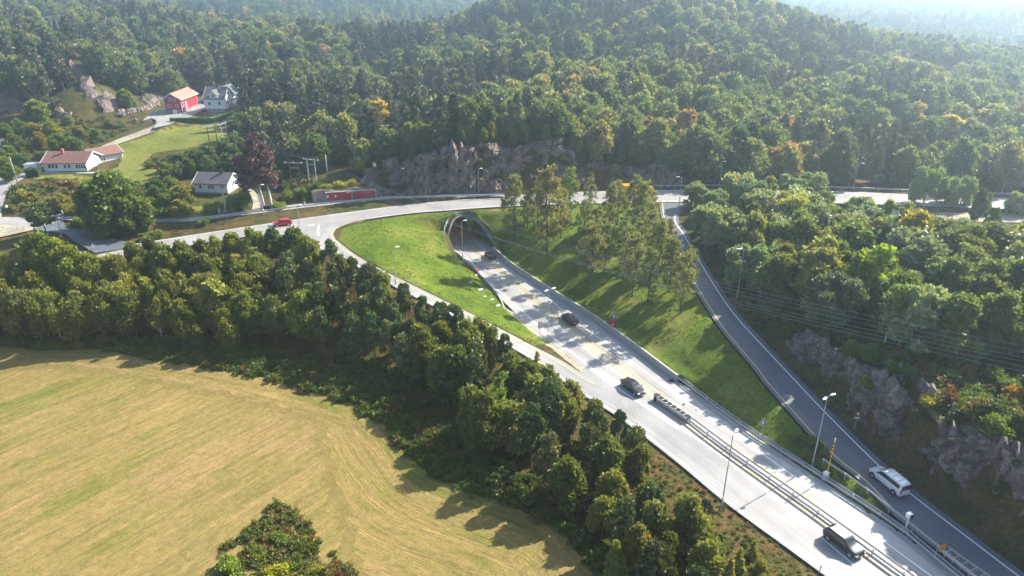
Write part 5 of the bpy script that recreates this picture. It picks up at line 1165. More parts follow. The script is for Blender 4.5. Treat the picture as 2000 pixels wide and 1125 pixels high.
# soil skirt hugging the collar so that grass meets concrete
rings = []
rs_ = np.random.RandomState(4)
for th in ths:
    lo, zo = arch(TRAD + .3, THGT + .3, th); lp, zp = arch(TRAD + 1.3, THGT + .55, th); lq, zq = arch(TRAD + 2.4, THGT + .35, th); s0 = float(ring_back(np.clip(lo / (TRAD + .3), -1, 1)))
    def gr(la, s, z, k):
        q = tworld(la, s, 0); g_ = float(hs(q[0], q[1])); return np.array([q[0], q[1], max(g_ - .1 * k, min(z, g_ + 1.5)) if k else z])
    rings.append([tworld(lo, s0 + .05, zo - .05), gr(lp, s0 + .25, zp - .25, 1), gr(lq, s0 + .9, zq - .6, 1), gr(lq, s0 + 2.0, zq - .6, 1) - [0, 0, .3]])
b = MB(); b.loft(rings, caps=False, closed=False); b.build('soil_bank', M_ground, tun, True)
m, nt, out = new_mat('sodium_lamp'); e = nt.nodes.new('ShaderNodeEmission'); e.inputs[0].default_value = (1, .36, .08, 1); e.inputs[1].default_value = 9; nt.links.new(e.outputs[0], out.inputs[0]); M_sod = m
for s in (9, 17, 25, 33, 41):
    b = MB(); q = tworld(-1.2, s, THGT - .45); b.box(q, (.35, 1.3, .12), math.atan2(tdir[1], tdir[0]) - math.pi / 2); b.build('tunnel_lamp', M_sod, tun)
# rail over the mouth
def path_rail(name, label, pts, hgt, mat, post=2.0, rails=(.45, .95), r=.035, pr=.045, cat='railing', group=None):
    pts = resample(np.array(pts), step=post); o = thing(name, label, cat, group=group)
    for z in rails: MB().tube([p + [0, 0, z] for p in pts], r, 5).build('rail', mat, o)
    for p in pts: MB().tube([p - [0, 0, .4], p + [0, 0, hgt]], pr, 6).build('post', mat, o)
    return o
gp = [G(x, y, 1.05) for x, y in [(877, 481), (869, 465), (867, 449), (873, 430), (884, 419), (896, 414), (906, 413), (920, 417), (934, 430), (950, 450), (966, 474), (972, 482)]]
path_rail('railing', 'curved steel railing on the grass over the tunnel mouth', gp, 1.05, M_galv)

def wall_obj(name, label, line, h, t, mat, cat='wall', z0=-.5, rough=0):
    n = np.gradient(line[:, :2], axis=0); n /= np.linalg.norm(n, axis=1)[:, None]; nr = np.stack([-n[:, 1], n[:, 0]], 1)
    rings = []
    for p, q, hh in zip(line, nr, (h if hasattr(h, '__len__') else [h] * len(line))):
        a = np.array([p[0], p[1]]); c = a + q * t; rings.append([(a[0], a[1], p[2] + z0), (a[0] , a[1], p[2] + hh - .04), (a[0] + q[0] * .04, a[1] + q[1] * .04, p[2] + hh), (c[0], c[1], p[2] + hh), (c[0], c[1], p[2] + z0)])
    b = MB(); b.loft(rings); me = b.mesh(name, mat); return thing(name, label, cat, me=me)
wl0 = wall_top_r.copy(); wl0[:, 2] = 0
wall_obj('retaining_wall', 'long low concrete retaining wall between main road and right lawn', wl0, 1.2, .35, M_conc)
kb = resample(np.array([P(x, y, 0) for x, y in [(880, 487), (905, 506), (934, 534), (950, 552), (968, 572), (978, 590), (984, 606)]]), step=1.5)
for p in kb: p[2] = 0
wall_obj('kerb', 'pale concrete kerb curving along the left lawn beside the main road', kb, .32, .3, M_conc, 'kerb')

def w_beam(b, pts, zc, face):
    """corrugated beam along pts at height zc; face = +1/-1 side"""
    n = np.gradient(pts[:, :2], axis=0); n /= np.linalg.norm(n, axis=1)[:, None]; nr = np.stack([-n[:, 1], n[:, 0]], 1) * face; rings = []
    for p, q in zip(pts, nr):
        prof = [(0, -.16), (.07, -.12), (.07, -.05), (.01, 0), (.07, .05), (.07, .12), (0, .16), (-.03, .12), (-.03, -.12)]
        rings.append([(p[0] + q[0] * a, p[1] + q[1] * a, p[2] + zc + z) for a, z in prof])
    b.loft(rings)
def guardrail(label, pts, faces=(1,), post=4.0, sep=.0, zc=.62, group='steel guardrails'):
    pts = resample(np.array(pts), step=post); o = thing('guardrail', label, 'guardrail', group=group)
    n = np.gradient(pts[:, :2], axis=0); n /= np.linalg.norm(n, axis=1)[:, None]; nr = np.stack([-n[:, 1], n[:, 0], n[:, 0] * 0], 1)
    for f in faces:
        b = MB(); w_beam(b, pts + nr * f * (sep / 2 + .12), zc, f); b.build('beam', M_galv, o)
    for p, q in zip(pts, nr):
        b = MB(); b.box((p[0], p[1], p[2] + .2), (.1, .14, 1.2), math.atan2(q[1], q[0]))
        for f in faces:
            e = p + q * f * (sep / 2 + .1); b.tube([(p[0], p[1], p[2] + zc), (e[0], e[1], p[2] + zc)], .045, 5)
        b.build('post', M_galv, o)
    return o
RL = lambda lst, z: [P(x, y, z) for x, y in lst]
g1 = [P(x, y, .62) - [0, 0, .62] for x, y in [(1322, 733), (1400, 792), (1465, 838), (1586, 916), (1763, 1032), (1864, 1116), (1990, 1205), (2100, 1290)]]
guardrail('guardrail on the right shoulder of the main road, from the wall end down', g1, faces=(-1, 1), post=3.6, sep=.3)
g2 = [P(x, y, .62) - [0, 0, .62] for x, y in [(1348, 818), (1420, 872), (1500, 928), (1600, 998), (1700, 1070), (1800, 1142), (1900, 1215)]]
guardrail('double faced guardrail along the median of the main road', g2, faces=(-1, 1), post=3.6, sep=.55)
g3 = lane_S + [0, -.35, 0]; g3 = [p for p in g3[3:]] + [P(1010, 380, 8.2)]
guardrail('guardrail along the side lane above the upper road, by the red doors', g3, faces=(-1,), post=4)
g4 = [P(x, y, 8.3) for x, y in [(146, 431), (182, 431), (240, 433), (300, 434), (360, 433)]]
guardrail('guardrail along the side lane behind the large dark round tree', g4, faces=(-1,), post=4)
g5 = [P(x, y, zr(y) * .8 + .6) - [0, 0, .6] for x, y in [(1608, 899), (1640, 920), (1666, 938), (1711, 970), (1737, 992), (1785, 1030), (1832, 1068)]]
guardrail('short guardrail left of the right slip road, below the striped barrier', g5, faces=(1,), post=3)
g6 = [P(x, y, 8) for x, y in [(1275, 367), (1450, 366), (1644, 370), (1794, 376), (2000, 384), (2150, 390)]]
guardrail('guardrail on the forest side of the upper road, right of the cutting', g6, faces=(-1,), post=6)
g7 = [P(x, y, 6) for x, y in [(-40, 559), (0, 549), (40, 540)]]
guardrail('guardrail at the left edge of the photo beside the road behind the belt', g7, faces=(-1,), post=4)

# crash cushion at the nose of the median rail
def along(p0, p1): d = (p1 - p0); return d / np.linalg.norm(d), math.atan2(d[1], d[0])
c0, c1 = P(1278, 779, 0), P(1346, 826, 0); dd, ang = along(c0, c1); Lc = np.linalg.norm(c1 - c0)
cc = thing('crash_cushion', 'crash cushion with black nose at the start of the median guardrail', 'crash barrier', c0, ang)
b = MB(); b.loft([[(.55 - .55 * math.sin(t) * 1.0, .5 * math.cos(t), z) for t in np.linspace(0, math.pi, 12)] + [(.9, -.5, z), (.9, .5, z)] for z in (.05, .5, 1.0)]); b.build('nose', M_dark, cc)
nb = 7
for k in range(nb):
    x0 = .95 + k * (Lc - 1) / nb; x1 = x0 + (Lc - 1) / nb - .06
    b = MB(); [b.box(((x0 + x1) / 2, s * .46, .62), (x1 - x0, .06, .55)) for s in (-1, 1)]; [b.box(((x0 + x1) / 2, s * .5, .62), (x1 - x0, .05, .12)) for s in (-1, 1)]
    b.build('side_panel', M_galv, cc); b = MB(); b.box((x0, 0, .55), (.12, .86, .8)); b.build('bulkhead', M_galv, cc); b = MB(); b.box(((x0 + x1) / 2, 0, .5), (x1 - x0 - .25, .6, .55)); b.build('cartridge', M_dark, cc)
# ladder shaped barrier end at the lower right
c0, c1 = P(1838, 1078, .7), P(1932, 1150, .6); dd, ang = along(c0, c1); Lc = np.linalg.norm(c1 - c0) + 4
lc = thing('barrier_end', 'ladder like steel barrier end with orange nose plate, lower right corner', 'crash barrier', c0, ang)
b = MB(); b.loft([[(0, .45 * u, .1), (-.08, .45 * u, .5), (0, .45 * u, 1.15), (.12, .45 * u, .6)] for u in np.linspace(-1, 1, 7)]); b.build('nose_plate', M_orange, lc)
for s in (-1, 1):
    b = MB(); w_beam(b, np.array([[x, s * (.55 + .035 * x), 0] for x in np.linspace(.3, Lc, 8)]), .7, s); b.build('beam', M_galv, lc)
for k in range(9):
    x = .7 + k * (Lc - 1) / 9; b = MB(); b.tube([(x, -.5 - .03 * x, .1), (x, -.5 - .03 * x, .82), (x, .5 + .03 * x, .82), (x, .5 + .03 * x, .1)], .05, 5); b.build('frame', M_galv, lc)

# ================================================================ lamps, signs, small roadside things
def height_at(q, px, py): d = ray(px, py); t = q[1] / d[1]; return H + d[2] * t - q[2]
def lamp(label, base, top, ang=0, double=False, h=None, heads=True, arm=1.2, mat=None, name='street_lamp', extra=None, r=.085):
    q = G(*base); h = height_at(q, *top) if h is None else h; mat = mat or M_galv; o = thing(name, label, 'lamp', q, group='lamps along the roads')
    MB().tube([(0, 0, -.3), (0, 0, 1.3), (0, 0, 1.35), (0, 0, h)], [r * 1.5, r * 1.5, r, r * .65], 8).build('pole', mat, o)
    for k, sg in enumerate((1, -1) if double else (1,)):
        a = ang + (math.pi if sg < 0 else 0) + (.35 if double and sg < 0 else 0); c, s = math.cos(a), math.sin(a)
        MB().tube([(0, 0, h - .15), (c * arm * .5, s * arm * .5, h + .06), (c * arm, s * arm, h + .1)], .04, 6).build('arm', mat, o)
        if heads:
            rr = []
            for t, w, z in ((0, .05, 0), (.15, .16, .04), (.45, .21, .06), (.75, .16, .04), (.92, .04, 0)):
                cx, cy_ = c * (arm - .1 + t), s * (arm - .1 + t); rr.append([(cx - s * w * math.cos(u), cy_ + c * w * math.cos(u), h + .1 + (z + .07) * math.sin(u) * (1 if math.sin(u) > 0 else .5)) for u in np.linspace(0, 2 * math.pi, 8, endpoint=False)])
            b = MB(); b.loft(rr); b.build('lamp_head', M_paintw, o, True)
    return o
lamp('street lamp standing left of the tunnel mouth', (904, 512), (903, 432), .3, arm=.4)
lamp('double headed street lamp between main road and slip road', (1070, 670), (1071, 566), .5, True, arm=.5)
lamp('tall street lamp on the left verge of the main road, lower part', (1408, 997), (1425, 850), .9, arm=.6)
lamp('double headed street lamp between main road and right slip road, by the striped barrier', (1586, 910), (1607, 775), .4, True, arm=.5)
lamp('street lamp at the left edge of the lawn beside the slip road', (773, 558), (770, 484), .2, arm=.4)
lamp('street lamp in front of the right wood beside a grey sign back', (1439, 583), (1452, 488), 3.0, arm=.6)
lamp('street lamp on the forest side of the upper road, leftmost of the right four', (1405, 362), (1412, 314), -1.4, arm=.8)
lamp('street lamp on the forest side of the upper road, in the middle right', (1666, 370), (1677, 318), -1.0, arm=.8)
lamp('street lamp on the forest side of the upper road, rightmost', (1956, 378), (1970, 329), -1.0, arm=.8)
lamp('bare pole leaning in front of the orange trees behind the upper road', (1757, 364), (1771, 298), 0, heads=False, arm=.1, mat=M_greypole, name='wooden_pole')
lamp('street lamp on the verge at the head of the right slip road', (1325, 414), (1331, 347), 2.9, arm=.6)
lamp('slim street lamp beside the red car on the upper road', (587, 456), (584, 401), .2, arm=.3)
lamp('street lamp at the foot of the rock cutting, above the tunnel', (935, 378), (933, 330), .2, arm=.3)
lamp('street lamp at the left end of the rock cutting', (795, 384), (791, 330), 2.9, arm=.3, mat=M_dark)
lamp('grey street lamp beside the blue green pine at the village junction', (122, 466), (107, 421), .3, arm=.3)
lamp('street lamp beside the two bare trunks of the copper tree', (515, 420), (504, 362), .2, arm=.3)
lamp('mast with two floodlights in the trees under the orange birch', (755, 292), (752, 246), .2, True, arm=.5)
def pole(label, base, top, mat, r=.13, name='utility_pole'):
    q = G(*base); h = height_at(q, *top); return thing(name, label, 'pole', q, me=MB().tube([(0, 0, -.4), (0, 0, h * .5), (0, 0, h)], [r, r * .9, r * .75], 8).mesh(name, mat, True))
pole('wooden utility pole on the village road bend beside the hedge', (34, 357), (19, 307), M_greypole)
pole('grey utility pole in front of the small white house', (442, 418), (434, 365), M_greypole, .16)
pole('single grey utility pole behind the red doors', (640, 345), (636, 302), M_greypole, .16)
pole('short post beside the connecting road junction', (185, 494), (180, 475), M_greypole, .06, 'marker_post')
for (a, t, lb) in [((955, 518), (955, 509), 'thin marker post on the median nearest the tunnel'), ((1034, 585), (1034, 575), 'thin marker post on the median, second from the tunnel'), ((1135, 668), (1135, 658), 'thin marker post on the median by the black hatchback')]:
    pole(lb, a, t, M_yel, .05, 'marker_post')

def sign(label, base, top, w, hh, face_ang, mat, shape='rect', plates=1, back=False, extra=None, cat='sign', name='road_sign', group=None):
    """face_ang: direction the plate's normal points (world angle)"""
    q = G(*base); h = height_at(q, *top); o = thing(name, label, cat, q, face_ang, group=group)
    MB().tube([(0, 0, -.3), (0, 0, h)], .04, 6).build('post', M_galv, o)
    if shape == 'rect':
        for k in range(plates):
            y = (k - (plates - 1) / 2) * (w + .04); MB().box((.07, y, h - hh / 2), (.03, w, hh)).build('plate', mat, o)
    elif shape == 'round': MB().tube([(.05, 0, h - hh / 2), (.08, 0, h - hh / 2)], hh / 2, 20).build('plate', mat, o)
    elif shape == 'yield':
        for (nm, sc, x, mt) in (('plate', 1, .05, M_red), ('inner_field', .62, .075, M_paintw)):
            zc = h - hh * .45; b = MB(); tri = [(0, -hh * .62 * sc * .95), (-w / 2 * sc, hh * .31 * sc * 1.1), (w / 2 * sc, hh * .31 * sc * 1.1)]
            b.add([(x, a, zc + c) for a, c in tri] + [(x + .025, a, zc + c) for a, c in tri], [(0, 1, 2), (5, 4, 3), (0, 3, 4, 1), (1, 4, 5, 2), (2, 5, 3, 0)]); b.build(nm, mt, o)
    if extra: extra(o, h)
    return o
FC = -math.pi / 2 - .1        # towards the camera
sign('grey back of a twin plate road sign between slip road and main road', (1054, 664), (1055, 628), .42, 1.3, FC + .5, M_galv, plates=2)
sign('grey back of a road sign beside the lamp in front of the right wood', (1422, 571), (1424, 543), .85, .95, FC, M_galv)
def blue_extra(o, h):
    b = MB(); b.box((.093, -.02, h - .42), (.012, .3, .55)); b.build('pictogram', M_paintw, o); b = MB(); b.box((.103, .03, h - .3), (.01, .09, .12)); b.box((.103, .03, h - .55), (.01, .09, .12)); b.build('pictogram_detail', M_blue, o)
sign('blue and white road sign standing on top of the red cabinet at the wall', (1199, 636), (1198, 614), .75, .95, FC - .7, M_blue, extra=blue_extra)
sign('blue sign with white pictogram at the edge of the right lawn', (1487, 849), (1491, 820), .62, .85, FC - .8, M_blue, extra=blue_extra)
def plate_extra(o, h): MB().box((.07, 0, h - 1.0), (.03, .62, .17)).build('sub_plate', M_paintw, o)
sign('red and white give way sign with small white plate by the rock cutting', (1668, 839), (1673, 804), .72, .72, FC, M_paintw, 'yield', extra=plate_extra)
sign('red and white give way sign at the head of the right slip road', (1325, 420), (1326, 400), .8, .8, FC, M_paintw, 'yield')
sign('small round grey sign back beside the median guardrail', (1332, 810), (1334, 787), .5, .5, FC + .4, M_galv, 'round')
sign('round dark backed sign on the verge at the bottom edge of the photo', (1599, 1122), (1606, 1104), .6, .62, FC + 1.2, M_dark, 'round')
sign('small white sign on the bank left of the red doors', (597, 412), (597, 393), .35, .75, FC, M_paintw)
sign('white sign beside the side lane at the village junction', (127, 431), (124, 410), .5, .9, FC - .4, M_paintw)

def cabinet(label, at, dims, mat, ang=0, cat='cabinet', name='cabinet', doors=True):
    q = G(*at); o = thing(name, label, cat, q, ang); w, d, h = dims
    MB().box((0, 0, h / 2 - .05), (w, d, h + .1)).build('body', mat, o); MB().box((0, 0, h + .03), (w + .08, d + .08, .08)).build('lid', mat, o)
    if doors: MB().box((0, -d / 2 - .012, h * .5), (w * .86, .02, h * .82)).build('door', mat, o)
    return o
cab = cabinet('red emergency cabinet behind the retaining wall below the blue sign', (1197, 640), (1.0, .7, 1.5), M_red, -.6)
MB().box((.12, -.37, .75), (.4, .02, .4)).build('marking_plate', M_paintw, cab)
cabinet('tall pale electrical cabinet beside the side lane in front of the small house', (430, 418), (.75, .5, 1.5), M_conc)
cabinet('short pale electrical cabinet beside the utility pole', (438, 418), (.6, .45, 1.0), M_conc)
for dx, lb in ((519, 'dark wheeled bin at the left trunk of the copper tree'), (523.5, 'dark wheeled bin between the trunks of the copper tree'), (528, 'dark wheeled bin at the right trunk of the copper tree')):
    q = G(dx, 410); o = thing('wheeled_bin', lb, 'bin', q); MB().box((0, 0, .5), (.42, .5, 1.0), taper=1.15).build('body', M_dark, o); MB().box((0, 0, 1.04), (.52, .6, .07)).build('lid', M_blue if dx < 520 else M_dark, o)
q = G(914, 530); o = thing('hydrant', 'small red hydrant post on the left lawn beside the kerb', 'hydrant', q); MB().tube([(0, 0, 0), (0, 0, .75)], .09, 8).build('post', M_red, o); MB().box((0, 0, .8), (.32, .28, .2)).build('head', M_red, o)
cabinet('red box on the kerb at the corner of the left lawn', (933, 533), (.75, .6, .6), M_red, -.5, 'box', 'utility_box', False)
# striped barrier arm standing upright in a white box
q = G(1611, 937); hb_ = height_at(q, 1627, 856); bo = thing('barrier_gate', 'raised yellow and red striped barrier arm in a white box by the right slip road', 'barrier', q, .5)
MB().box((0, 0, .55), (.55, .5, 1.2)).build('housing', M_paintw, bo); MB().box((0, 0, 1.19), (.6, .55, .08)).build('housing_cap', M_paintw, bo)
MB().tube([(.1, -.05, .9), (.1, -.05, hb_ * .52)], .055, 6).build('lower_arm', M_yel, bo)
for k in range(10):
    z0 = hb_ * .52 + k * hb_ * .042; MB().tube([(.1, -.05, z0), (.1, -.05, z0 + hb_ * .042)], .08, 6).build('stripe_band', M_yel if k % 2 else M_red, bo)
MB().tube([(.1, -.05, hb_ * .94), (.1, -.05, hb_)], .07, 6).build('tip', M_paintw, bo)
# signal head by the slip road
q = G(1767, 1037); hb_ = height_at(q, 1774, 1002); so2 = thing('signal_post', 'white hooded traffic signal facing away on a pale post, lower right', 'traffic signal', q, -.2)
MB().box((.1, 0, .15), (.9, .6, .4)).build('foundation', M_conc, so2); MB().tube([(0, 0, 0), (0, 0, hb_ - .5)], .08, 8).build('post', M_paintw, so2)
MB().box((0, 0, hb_ - .35), (.6, .5, .62), .5).build('housing', M_paintw, so2); MB().box((.2, -.2, hb_ - .38), (.3, .12, .55), .5).build('hood', M_dark, so2)
# pale slabs in the lawn
for (x, y, s) in [(912, 542, .8), (918, 553, .9), (936, 567, 1.3), (946, 580, .7), (959, 586, .9), (971, 598, 1.0), (930, 538, 1.2)]:
    q = G(x, y); b = MB(); b.box((0, 0, .06), (s * 1.3, s * .8, .14), .4); thing('stone_slab', 'pale flat slab in the lawn, %s from the tunnel side' % ordinal([912, 918, 936, 946, 959, 971, 930].index(x) + 1), 'slab', q, me=b.mesh('stone_slab', M_conc), group='slabs in the left lawn')
q = G(1553, 896); b = MB(); b.box((0, 0, .08), (2.0, 1.2, .2), -.5); thing('stone_slab', 'reddish flat slab in bushes right of the main road', 'slab', q, me=b.mesh('stone_slab', simple('brick_red_slab', (.35, .2, .15), .9)))

# red doors in the stone wall
dl = [P(x, y, 8.65) for x, y in [(612, 397), (637.5, 393.5), (688, 390.3), (735, 387.2), (745, 386)]]
M_stone = rock_mat('stone_wall', (.16, .13, .12), (.25, .21, .19), (.36, .31, .28))
ln = resample(np.array(dl), step=1.2); hts = [2.6 + .25 * math.sin(i * .9) for i in range(len(ln))]; ln[:, 1] += .5
wall_obj('stone_wall', 'rough stone wall around the two red doors beside the side lane', ln, hts, 1.6, M_stone)
for (a, c, lb, plates) in [((637.5, 393.5), (688, 390.3), 'left long red gate in the stone wall, with two white notices', True), ((689, 390.2), (735, 387.4), 'right long red gate in a pale concrete frame in the stone wall', False)]:
    p0, p1 = P(*a, 8.65), P(*c, 8.65); d_, an = along(p0, p1); L_ = np.linalg.norm(p1 - p0); o = thing('red_gate', lb, 'gate', p0, an, group='red gates in the stone wall'); hh = 2.15
    b = MB(); nn = int(L_ / .5)
    for k in range(nn): b.box(((k + .5) * L_ / nn, .12, hh / 2), (L_ / nn - .02, .08 + .03 * (k % 2), hh - .1))
    b.build('door_panel', M_red, o); b = MB(); b.box((0, 0, hh / 2), (.22, .4, hh + .1)); b.box((L_, 0, hh / 2), (.22, .4, hh + .1)); b.box((L_ / 2, 0, hh + .1), (L_ + .2, .4, .2)); b.box((L_ / 2, -.02, .05), (L_ + .2, .4, .12)); b.build('frame', M_conc, o)
    if plates: [MB().box((x, .04, hh * .55), (.42, .04, .62)).build('notice', M_paintw, o) for x in (.45, 2.3)]; MB().box((L_ - .9, .04, hh - .25), (.9, .04, .2)).build('notice', M_paintw, o)
    else: [MB().box((L_ * f, .0, hh - .5), (.14, .06, .1)).build('wall_lamp', M_paintw, o) for f in (.15, .42, .7)]
# ================================================================ houses
def roof_mat(name, c, pitch_scale=2.8):
    m, nt, out = new_mat(name); tc = nt.nodes.new('ShaderNodeTexCoord').outputs['Object']; w = nt.nodes.new('ShaderNodeTexWave'); w.bands_direction = 'Z'; w.inputs['Scale'].default_value = pitch_scale; nt.links.new(tc, w.inputs['Vector'])
    w2 = nt.nodes.new('ShaderNodeTexWave'); w2.bands_direction = 'X'; w2.inputs['Scale'].default_value = 1.6; nt.links.new(tc, w2.inputs['Vector'])
    n = noise_n(nt, 1.1, 5, tc, .7); a = ramp(nt, [(.3, tuple(x * .75 for x in c)), (.7, tuple(x * 1.2 for x in c))]); nt.links.new(n, a.inputs[0])
    b = ramp(nt, [(.0, (.72,) * 3), (.4, (1.05,) * 3)]); nt.links.new(w.outputs['Fac'], b.inputs[0]); col = mixc(nt, .8, a.outputs[0], b.outputs[0], 'MULTIPLY')
    bsdf(nt, out, col, .7, .3, bump=math_n(nt, 'ADD', w.outputs['Fac'], w2.outputs['Fac']), bstr=.5, bdist=.06); return m
def board_mat(name, c, sc=4.0, axis_='Z'):
    m, nt, out = new_mat(name); tc = nt.nodes.new('ShaderNodeTexCoord').outputs['Object']; w = nt.nodes.new('ShaderNodeTexWave'); w.bands_direction = axis_; w.inputs['Scale'].default_value = sc; nt.links.new(tc, w.inputs['Vector'])
    n = noise_n(nt, 1.5, 4, tc); a = ramp(nt, [(.3, tuple(x * .88 for x in c)), (.7, tuple(min(1, x * 1.06) for x in c))]); nt.links.new(n, a.inputs[0])
    b = ramp(nt, [(.0, (.8,) * 3), (.3, (1,) * 3)]); nt.links.new(w.outputs['Fac'], b.inputs[0]); col = mixc(nt, .6, a.outputs[0], b.outputs[0], 'MULTIPLY'); bsdf(nt, out, col, .6, .3); return m
M_wboard = board_mat('white_boarding', (.74, .74, .72)); M_rboard = board_mat('red_boarding', (.36, .03, .05), axis_='X'); M_glass = simple('window_glass', (.04, .05, .06), .08, .6)
M_rbrown = roof_mat('brown_red_tiles', (.2, .10, .085)); M_rgrey = roof_mat('dark_grey_tiles', (.10, .09, .10)); M_rorange = roof_mat('orange_tiles', (.5, .19, .14)); M_rslate = roof_mat('slate_tiles', (.13, .13, .14))
M_found = rock_mat('foundation_stone', (.2, .18, .17), (.3, .27, .26), (.4, .36, .34)); M_chim = simple('red_brick', (.45, .12, .08), .8)
def house(name, label, loc, rot, L, W, hw, pitch, wall, roof, found=0, over=.4, wins=(), chim=None, trim=None, doors=(), grp=None, parent=None):
    """L along local x, W along local y (front at y=0, back at y=W); gables at x=0 and x=L"""
    if parent is None: o = thing(name, label, 'house', loc, rot, group=grp)
    else:
        o = parent
    ox = Vector(loc) if parent is not None else Vector((0, 0, 0)); R_ = Matrix.Rotation(rot, 4, 'Z') if parent is not None else Matrix.Identity(4); MT = Matrix.Translation(ox) @ R_
    def put(b, nm, mat, par, smooth=False):
        b.v = [tuple(MT @ Vector(v)) for v in b.v]; return b.build(nm, mat, par, smooth)
    rz = hw + W / 2 * pitch
    b = MB(); b.add([(0, 0, found), (L, 0, found), (L, W, found), (0, W, found), (0, 0, hw), (L, 0, hw), (L, W, hw), (0, W, hw), (0, W / 2, rz), (L, W / 2, rz)], [(0, 1, 5, 4), (1, 2, 6, 9, 5), (2, 3, 7, 6), (3, 0, 4, 8, 7)]); w_ = put(b, 'wall', wall, o)
    b = MB(); b.box((L / 2, W / 2, (found - 1.2) / 2 + .0), (L - .06, W - .06, found + 1.2)); put(b, 'foundation', M_found if found > .5 else M_conc, o)
    th = .16; yo = over; b = MB()
    for sgn in (0, 1):
        y0, y1 = (-yo, W / 2) if sgn == 0 else (W + yo, W / 2); z0 = hw - yo * pitch + .06; z1 = rz + .06
        b.add([(-over, y0, z0), (L + over, y0, z0), (L + over, y1, z1), (-over, y1, z1), (-over, y0, z0 + th), (L + over, y0, z0 + th), (L + over, y1, z1 + th), (-over, y1, z1 + th)], [(0, 3, 2, 1), (4, 5, 6, 7), (0, 1, 5, 4), (1, 2, 6, 5), (2, 3, 7, 6), (3, 0, 4, 7)])
    rf = put(b, 'roof', roof, o); tm = trim or M_paintw
    b = MB()
    for x in (-over - .03, L + over + .03):
        for s in (0, 1):
            y0 = -yo - .02 if s == 0 else W + yo + .02; z0 = hw - yo * pitch; z1 = rz; 
            b.loft([[(x - .04, y0, z0 - .02), (x + .04, y0, z0 - .02), (x + .04, y0, z0 + th + .1), (x - .04, y0, z0 + th + .1)], [(x - .04, W / 2, z1 - .02), (x + .04, W / 2, z1 - .02), (x + .04, W / 2, z1 + th + .1), (x - .04, W / 2, z1 + th + .1)]])
    put(b, 'barge_board', tm, o)
    b = MB(); b.box((L / 2, -yo - .05, hw - yo * pitch + .1), (L + 2 * over, .1, .12)); put(b, 'gutter', M_dark if roof is not M_rorange else tm, o)
    b = MB(); [b.box((x, y, (hw + found) / 2), (.14, .14, hw - found)) for x in (0, L) for y in (0, W)]; put(b, 'corner_board', tm, o)
    for (side, u, z, w, h) in wins:
        f = MB(); g = MB(); m_ = MB()
        def bx(bb, u_, z_, w_, h_, d, off):
            if side == 'f': bb.box((u_, -off, z_), (w_, d, h_))
            elif side == 'k': bb.box((u_, W + off, z_), (w_, d, h_))
            elif side == 'r': bb.box((L + off, u_, z_), (d, w_, h_))
            else: bb.box((-off, u_, z_), (d, w_, h_))
        for (du, dz, ww, hh) in ((0, h / 2, w + .14, .09), (0, -h / 2, w + .14, .09), (-w / 2, 0, .09, h - .09), (w / 2, 0, .09, h - .09)): bx(f, u + du, z + dz, ww, hh, .1, .03)
        if w > .8: bx(f, u, z, .07, h - .1, .08, .03)
        fr = put(f, 'window', tm, o); bx(g, u, z, w - .06, h - .06, .03, .015); put(g, 'pane', M_glass, fr)
    for (side, u, w, h, mt) in doors:
        b = MB(); (b.box((u, -.03, found * 0 + h / 2), (w, .07, h)) if side == 'f' else b.box((L + .03, u, h / 2), (.07, w, h))); put(b, 'door', mt, o)
    if chim:
        x, y, s, h, mt = chim; b = MB(); b.box((x, y, rz + h / 2 - .6), (s, s, h + .8)); c_ = put(b, 'chimney', mt, rf); b = MB(); b.box((x, y, rz + h - .15), (s + .12, s + .12, .12)); put(b, 'chimney_cap', mt, rf)
    return o
# big white bungalow
a, c = P(88.5, 335.5, 9.7), P(171, 335, 9.7); d_, an = along(a, c); L_ = np.linalg.norm(c - a)
hs_w = [('f', L_ * f, 1.45, .8, 1.1) for f in (.13, .215, .30)] + [('f', L_ * f, 1.45, .8, .95) for f in (.50, .60)] + [('f', L_ * f, 1.4, .72, 1.05) for f in (.78, .84, .90, .96)] + [('r', 4, 3.4, .4, .6)]
hA = house('bungalow', 'white bungalow with brown red tiled roof and red chimney near the left edge', a, an, L_, 8.2, 2.55, .5, M_wboard, M_rbrown, .15, .55, hs_w, (L_ * .36, 3.3, .55, 1.1, M_chim), doors=[('r', 6.4, 1.5, 2.1, M_galv)])
house('wing', '', (L_ - 1.0, 6.6, 0), math.radians(50), 7.6, 6.5, 2.5, .5, M_wboard, M_rorange if False else M_rbrown, .15, .45, [('f', 1.6, 1.4, .6, .9), ('f', 2.5, 1.4, .6, .9)], parent=hA)
b = MB(); b.box((L_ * .5 + 1, -1.0, -.06), (L_ + 3, 2.0, .22)); b.build('patio', M_conc, hA); b = MB(); b.box((L_ + 2.4, 2.8, -.08), (4.5, 5.5, .22), .5); b.build('patio', M_conc, hA)
b = MB(); [b.tube([(L_ + .3 + k * .5, -.6 + .3 * k, 0), (L_ + .3 + k * .5, -.6 + .3 * k, 1.4)], .12, 6) for k in range(5)]; b.build('veranda_screen', M_dark, hA)
q = G(228, 309); b = MB(); b.box((0, 0, .5), (3.4, .3, 1.6), .25); b.box((-1.2, .8, .4), (.3, 1.6, 1.4), .25); thing('garden_wall', 'low white garden wall right of the bungalow', 'wall', q, me=b.mesh('garden_wall', M_wboard))
q = G(67, 334); sh = thing('garden_shed', 'small flat white shed behind the clipped hedge', 'shed', q, .1); MB().box((0, 0, 1.0), (3.4, 2.4, 2.1)).build('wall', M_paintw, sh); MB().box((0, 0, 2.12), (3.8, 2.8, .14)).build('roof', M_galv, sh)
q = G(4, 304); hv = house('bungalow', 'corner of a white house cut by the left edge of the photo', (q[0] - 6, q[1], q[2]), .1, 6, 6, 2.6, .5, M_wboard, M_rslate, .1, .4, [])
